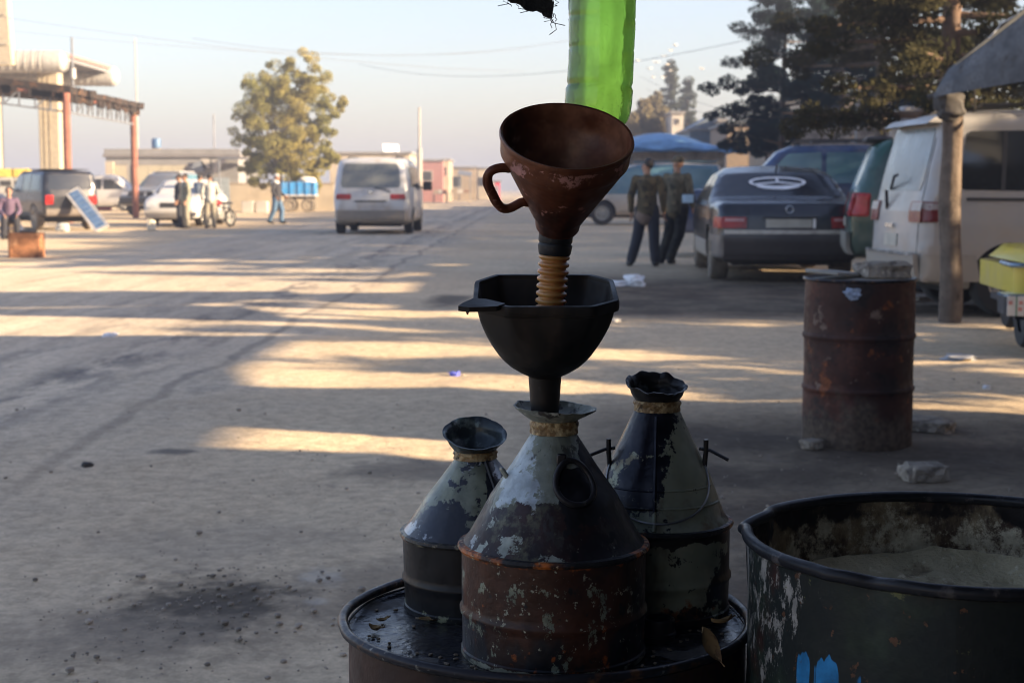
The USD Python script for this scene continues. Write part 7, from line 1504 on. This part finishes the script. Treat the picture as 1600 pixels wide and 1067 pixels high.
# yellowing tree left of the road
B = at(437, 300, 88); B[2] = 0
px_m = 2400 / 88
cl = [(*rel(u, v, 88 + dy, B), s / px_m) for u, v, s, dy in ((470, 104, 24, 0), (488, 130, 22, .5), (452, 135, 24, 0), (425, 130, 26, 0), (402, 142, 24, -.5), (440, 165, 32, .5), (478, 165, 30, 0), (400, 178, 30, 0), (388, 205, 22, .5), (425, 205, 36, -.6), (468, 210, 34, 0), (495, 190, 22, 0), (392, 235, 22, 0), (430, 245, 34, -.5), (470, 250, 30, 0), (498, 240, 20, .5), (410, 268, 24, 0), (450, 280, 22, .5), (516, 172, 18, 0), (530, 160, 10, 0), (505, 215, 18, 0), (512, 250, 16, 0), (484, 282, 18, 0), (385, 258, 14, 0))]
broad('tall yellowing autumn tree standing left of the road behind the walking man', B, cl, 4, yell_l, 230, 0.14, 0.22, 2.2, spread=1.15)
# pines and the mixed tree at the right
pine('dark green pine leaning over the parked cars, left of the trees at the right', (at(1222, 300, 60)[0], 60, 0), 10.2, 3.5, 2.6, 3, pine_l, 46, 0.17, 150, clump=0.52, cone=0.45, up=0.3, holes=0.15)
pine('dark pine standing behind the steel pole', (at(1312, 300, 57)[0], 57, 0), 10.5, 3.2, 3.4, 7, pine_l, 40, 0.17, 150, clump=0.52, cone=0.4, up=0.3, holes=0.2)
for u, v, s, sd, lab in ((1198, 212, 0.62, 5, 'small clipped dark tree left of the two behind the saloon'), (1250, 210, 0.60, 6, 'small clipped dark tree right of the two behind the saloon')):
    c = at(u, v, 64); b = np.array([c[0], 64, 0]); broad(lab, b, [(0, 0, c[2], s), (0.25, 0, c[2] - 0.4, s * 0.8), (-0.3, 0.1, c[2] + 0.3, s * 0.8)], sd, pine_l, 260, 0.14, 0.08, c[2] - 0.8, name='clipped_tree', barkm=bark)
pine('big brown-green conifer towering over the beige van at the top right', (at(1478, 300, 23)[0], 23, 0), 9.5, 2.7, 2.45, 11, olive_l, 54, 0.115, 210, clump=0.42, cone=0.25, up=0.15, trunk_r=0.2, barkm=plain('red_brown_bark', (0.12, 0.075, 0.05), 0.95, var=0.3, scale=3, bump=0.8, bscale=12), holes=0.3)
pine('brown-green conifer left of the biggest one, above the minibus', (at(1370, 300, 36)[0], 36, 0), 11.0, 3.1, 4.2, 13, olive_l, 46, 0.16, 170, clump=0.56, cone=0.25, up=0.15, trunk_r=0.18, holes=0.28)
# far conifers and poplars
for u, vt, Y, R, sd, lab in ((1049, 84, 150, 2.2, 21, 'tallest slim hazy conifer far behind the stall'), (1074, 116, 155, 2.0, 22, 'shorter slim hazy conifer right of the tallest far one')):
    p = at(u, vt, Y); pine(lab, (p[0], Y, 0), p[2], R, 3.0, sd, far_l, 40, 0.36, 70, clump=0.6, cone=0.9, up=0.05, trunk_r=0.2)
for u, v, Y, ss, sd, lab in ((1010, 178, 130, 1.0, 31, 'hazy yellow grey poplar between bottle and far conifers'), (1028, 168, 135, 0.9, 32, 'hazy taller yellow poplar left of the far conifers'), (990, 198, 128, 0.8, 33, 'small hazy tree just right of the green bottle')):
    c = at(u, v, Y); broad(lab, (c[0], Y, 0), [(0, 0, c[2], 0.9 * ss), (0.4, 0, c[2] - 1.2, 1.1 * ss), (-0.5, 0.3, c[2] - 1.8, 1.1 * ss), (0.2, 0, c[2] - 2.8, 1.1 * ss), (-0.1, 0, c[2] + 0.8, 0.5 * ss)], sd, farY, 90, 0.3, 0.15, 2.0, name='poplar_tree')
# trees along the right roadside, outside the frame, whose shade lies across the road
for k, (x, y, Hh, R, kind, hol) in enumerate(SHADE_TREES):
    pine((SHADE_LABELS[k]), (x, y, 0), Hh, R, 1.3, 60 + k, pine_l, 34, 0.26, 80, clump=0.75 if hol == 0 else 0.5, cone=kind, up=0.2, holes=hol)
# the dense row that shades the road: one tree modelled, the rest copies of it under their own scale and turn
row_labels = ['nearest pine of the dense roadside row, out of view', 'second pine of the dense roadside row, out of view', 'third pine of the dense roadside row, out of view', 'fourth pine of the dense roadside row, out of view', 'fifth pine of the dense roadside row, out of view', 'sixth pine of the dense roadside row, out of view', 'seventh pine of the dense roadside row, out of view', 'eighth pine of the dense roadside row, out of view', 'ninth pine of the dense roadside row, out of view', 'tenth pine of the dense roadside row, out of view', 'eleventh pine of the dense roadside row, out of view', 'last pine of the dense roadside row, out of view']
proto = None
for k, (x, y) in enumerate(SHADE_ROW):
    sc_row = (x + 8.4) * 0.345 / 9.0
    if proto is None:
        proto = pine(row_labels[0], (x, y, 0), 9.0, 3.3, 2.2, 77, pine_l, 56, 0.26, 90, clump=0.85, cone=0.06, up=0.05, group='dense row of pines along the right roadside'); UsdGeom.Xformable(proto).AddScaleOp().Set(Gf.Vec3f(sc_row, sc_row, sc_row))
    else:
        t = thing('pine_tree', row_labels[k], 'tree', (x, y, 0), 67 * k, 'dense row of pines along the right roadside', sc_row); t.GetReferences().AddInternalReference(proto.GetPath()); t.SetInstanceable(True)
# unseen buildings added to shade the foreground and the beige van
for lab, (x0, x1), (y0, y1), zb, hh in SHADE_WALLS:
    t = thing('shade_building', lab, 'building', (x0, y0, zb)); w, d, hh = x1 - x0, y1 - y0, hh - zb
    obj('wall', bx(w, d, hh, (w / 2, d / 2, hh / 2)), greyp, t, smooth=False); obj('roof', bx(w + 0.3, d + 0.06, 0.12, (w / 2, d / 2, hh + 0.065)), tin, t, smooth=False); obj('door', bx(0.05, 0.9, 2.0, (-0.028, d * 0.4, 1.0)), plain('grey_blue_door', (0.22, 0.26, 0.29), 0.6), t, smooth=False)

# unseen tarpaulin added to block the sky over the yard
x_, y_ = np.meshgrid(np.linspace(3.2, 8.0, 30), np.linspace(2.7, 10.2, 30), indexing='ij')
bt2 = thing('shade_tarpaulin', 'unseen dark tarpaulin added high over the yard to block the sky', 'tarpaulin')
obj('cloth', grid_solid(x_, y_, 3.05 + 0.2 * (meshkit.fbm(np.stack([x_, y_, 0 * x_], -1) * 0.6, 3, 5) - 0.5), 0.01), tarp_d, bt2)
for x, y in ((7.9, 2.8), (7.9, 10.1), (4.5, 2.75)): obj('pole', tube([(x, y, 0), (x, y, 3.05)], 0.05, 8), pole_m, bt2)

# unseen crates added low in the gap to cut off the sun sliver
bxs = thing('shade_crates', 'unseen crate pile added right of the open drum to cut off the sun sliver', 'crates', (3.35, 6.4, 0))
for k in range(3): obj('crate', bx(0.7, 0.74, 0.31, (0, 0, 0.165 + 0.335 * k), 0.01), wood_m, bxs)
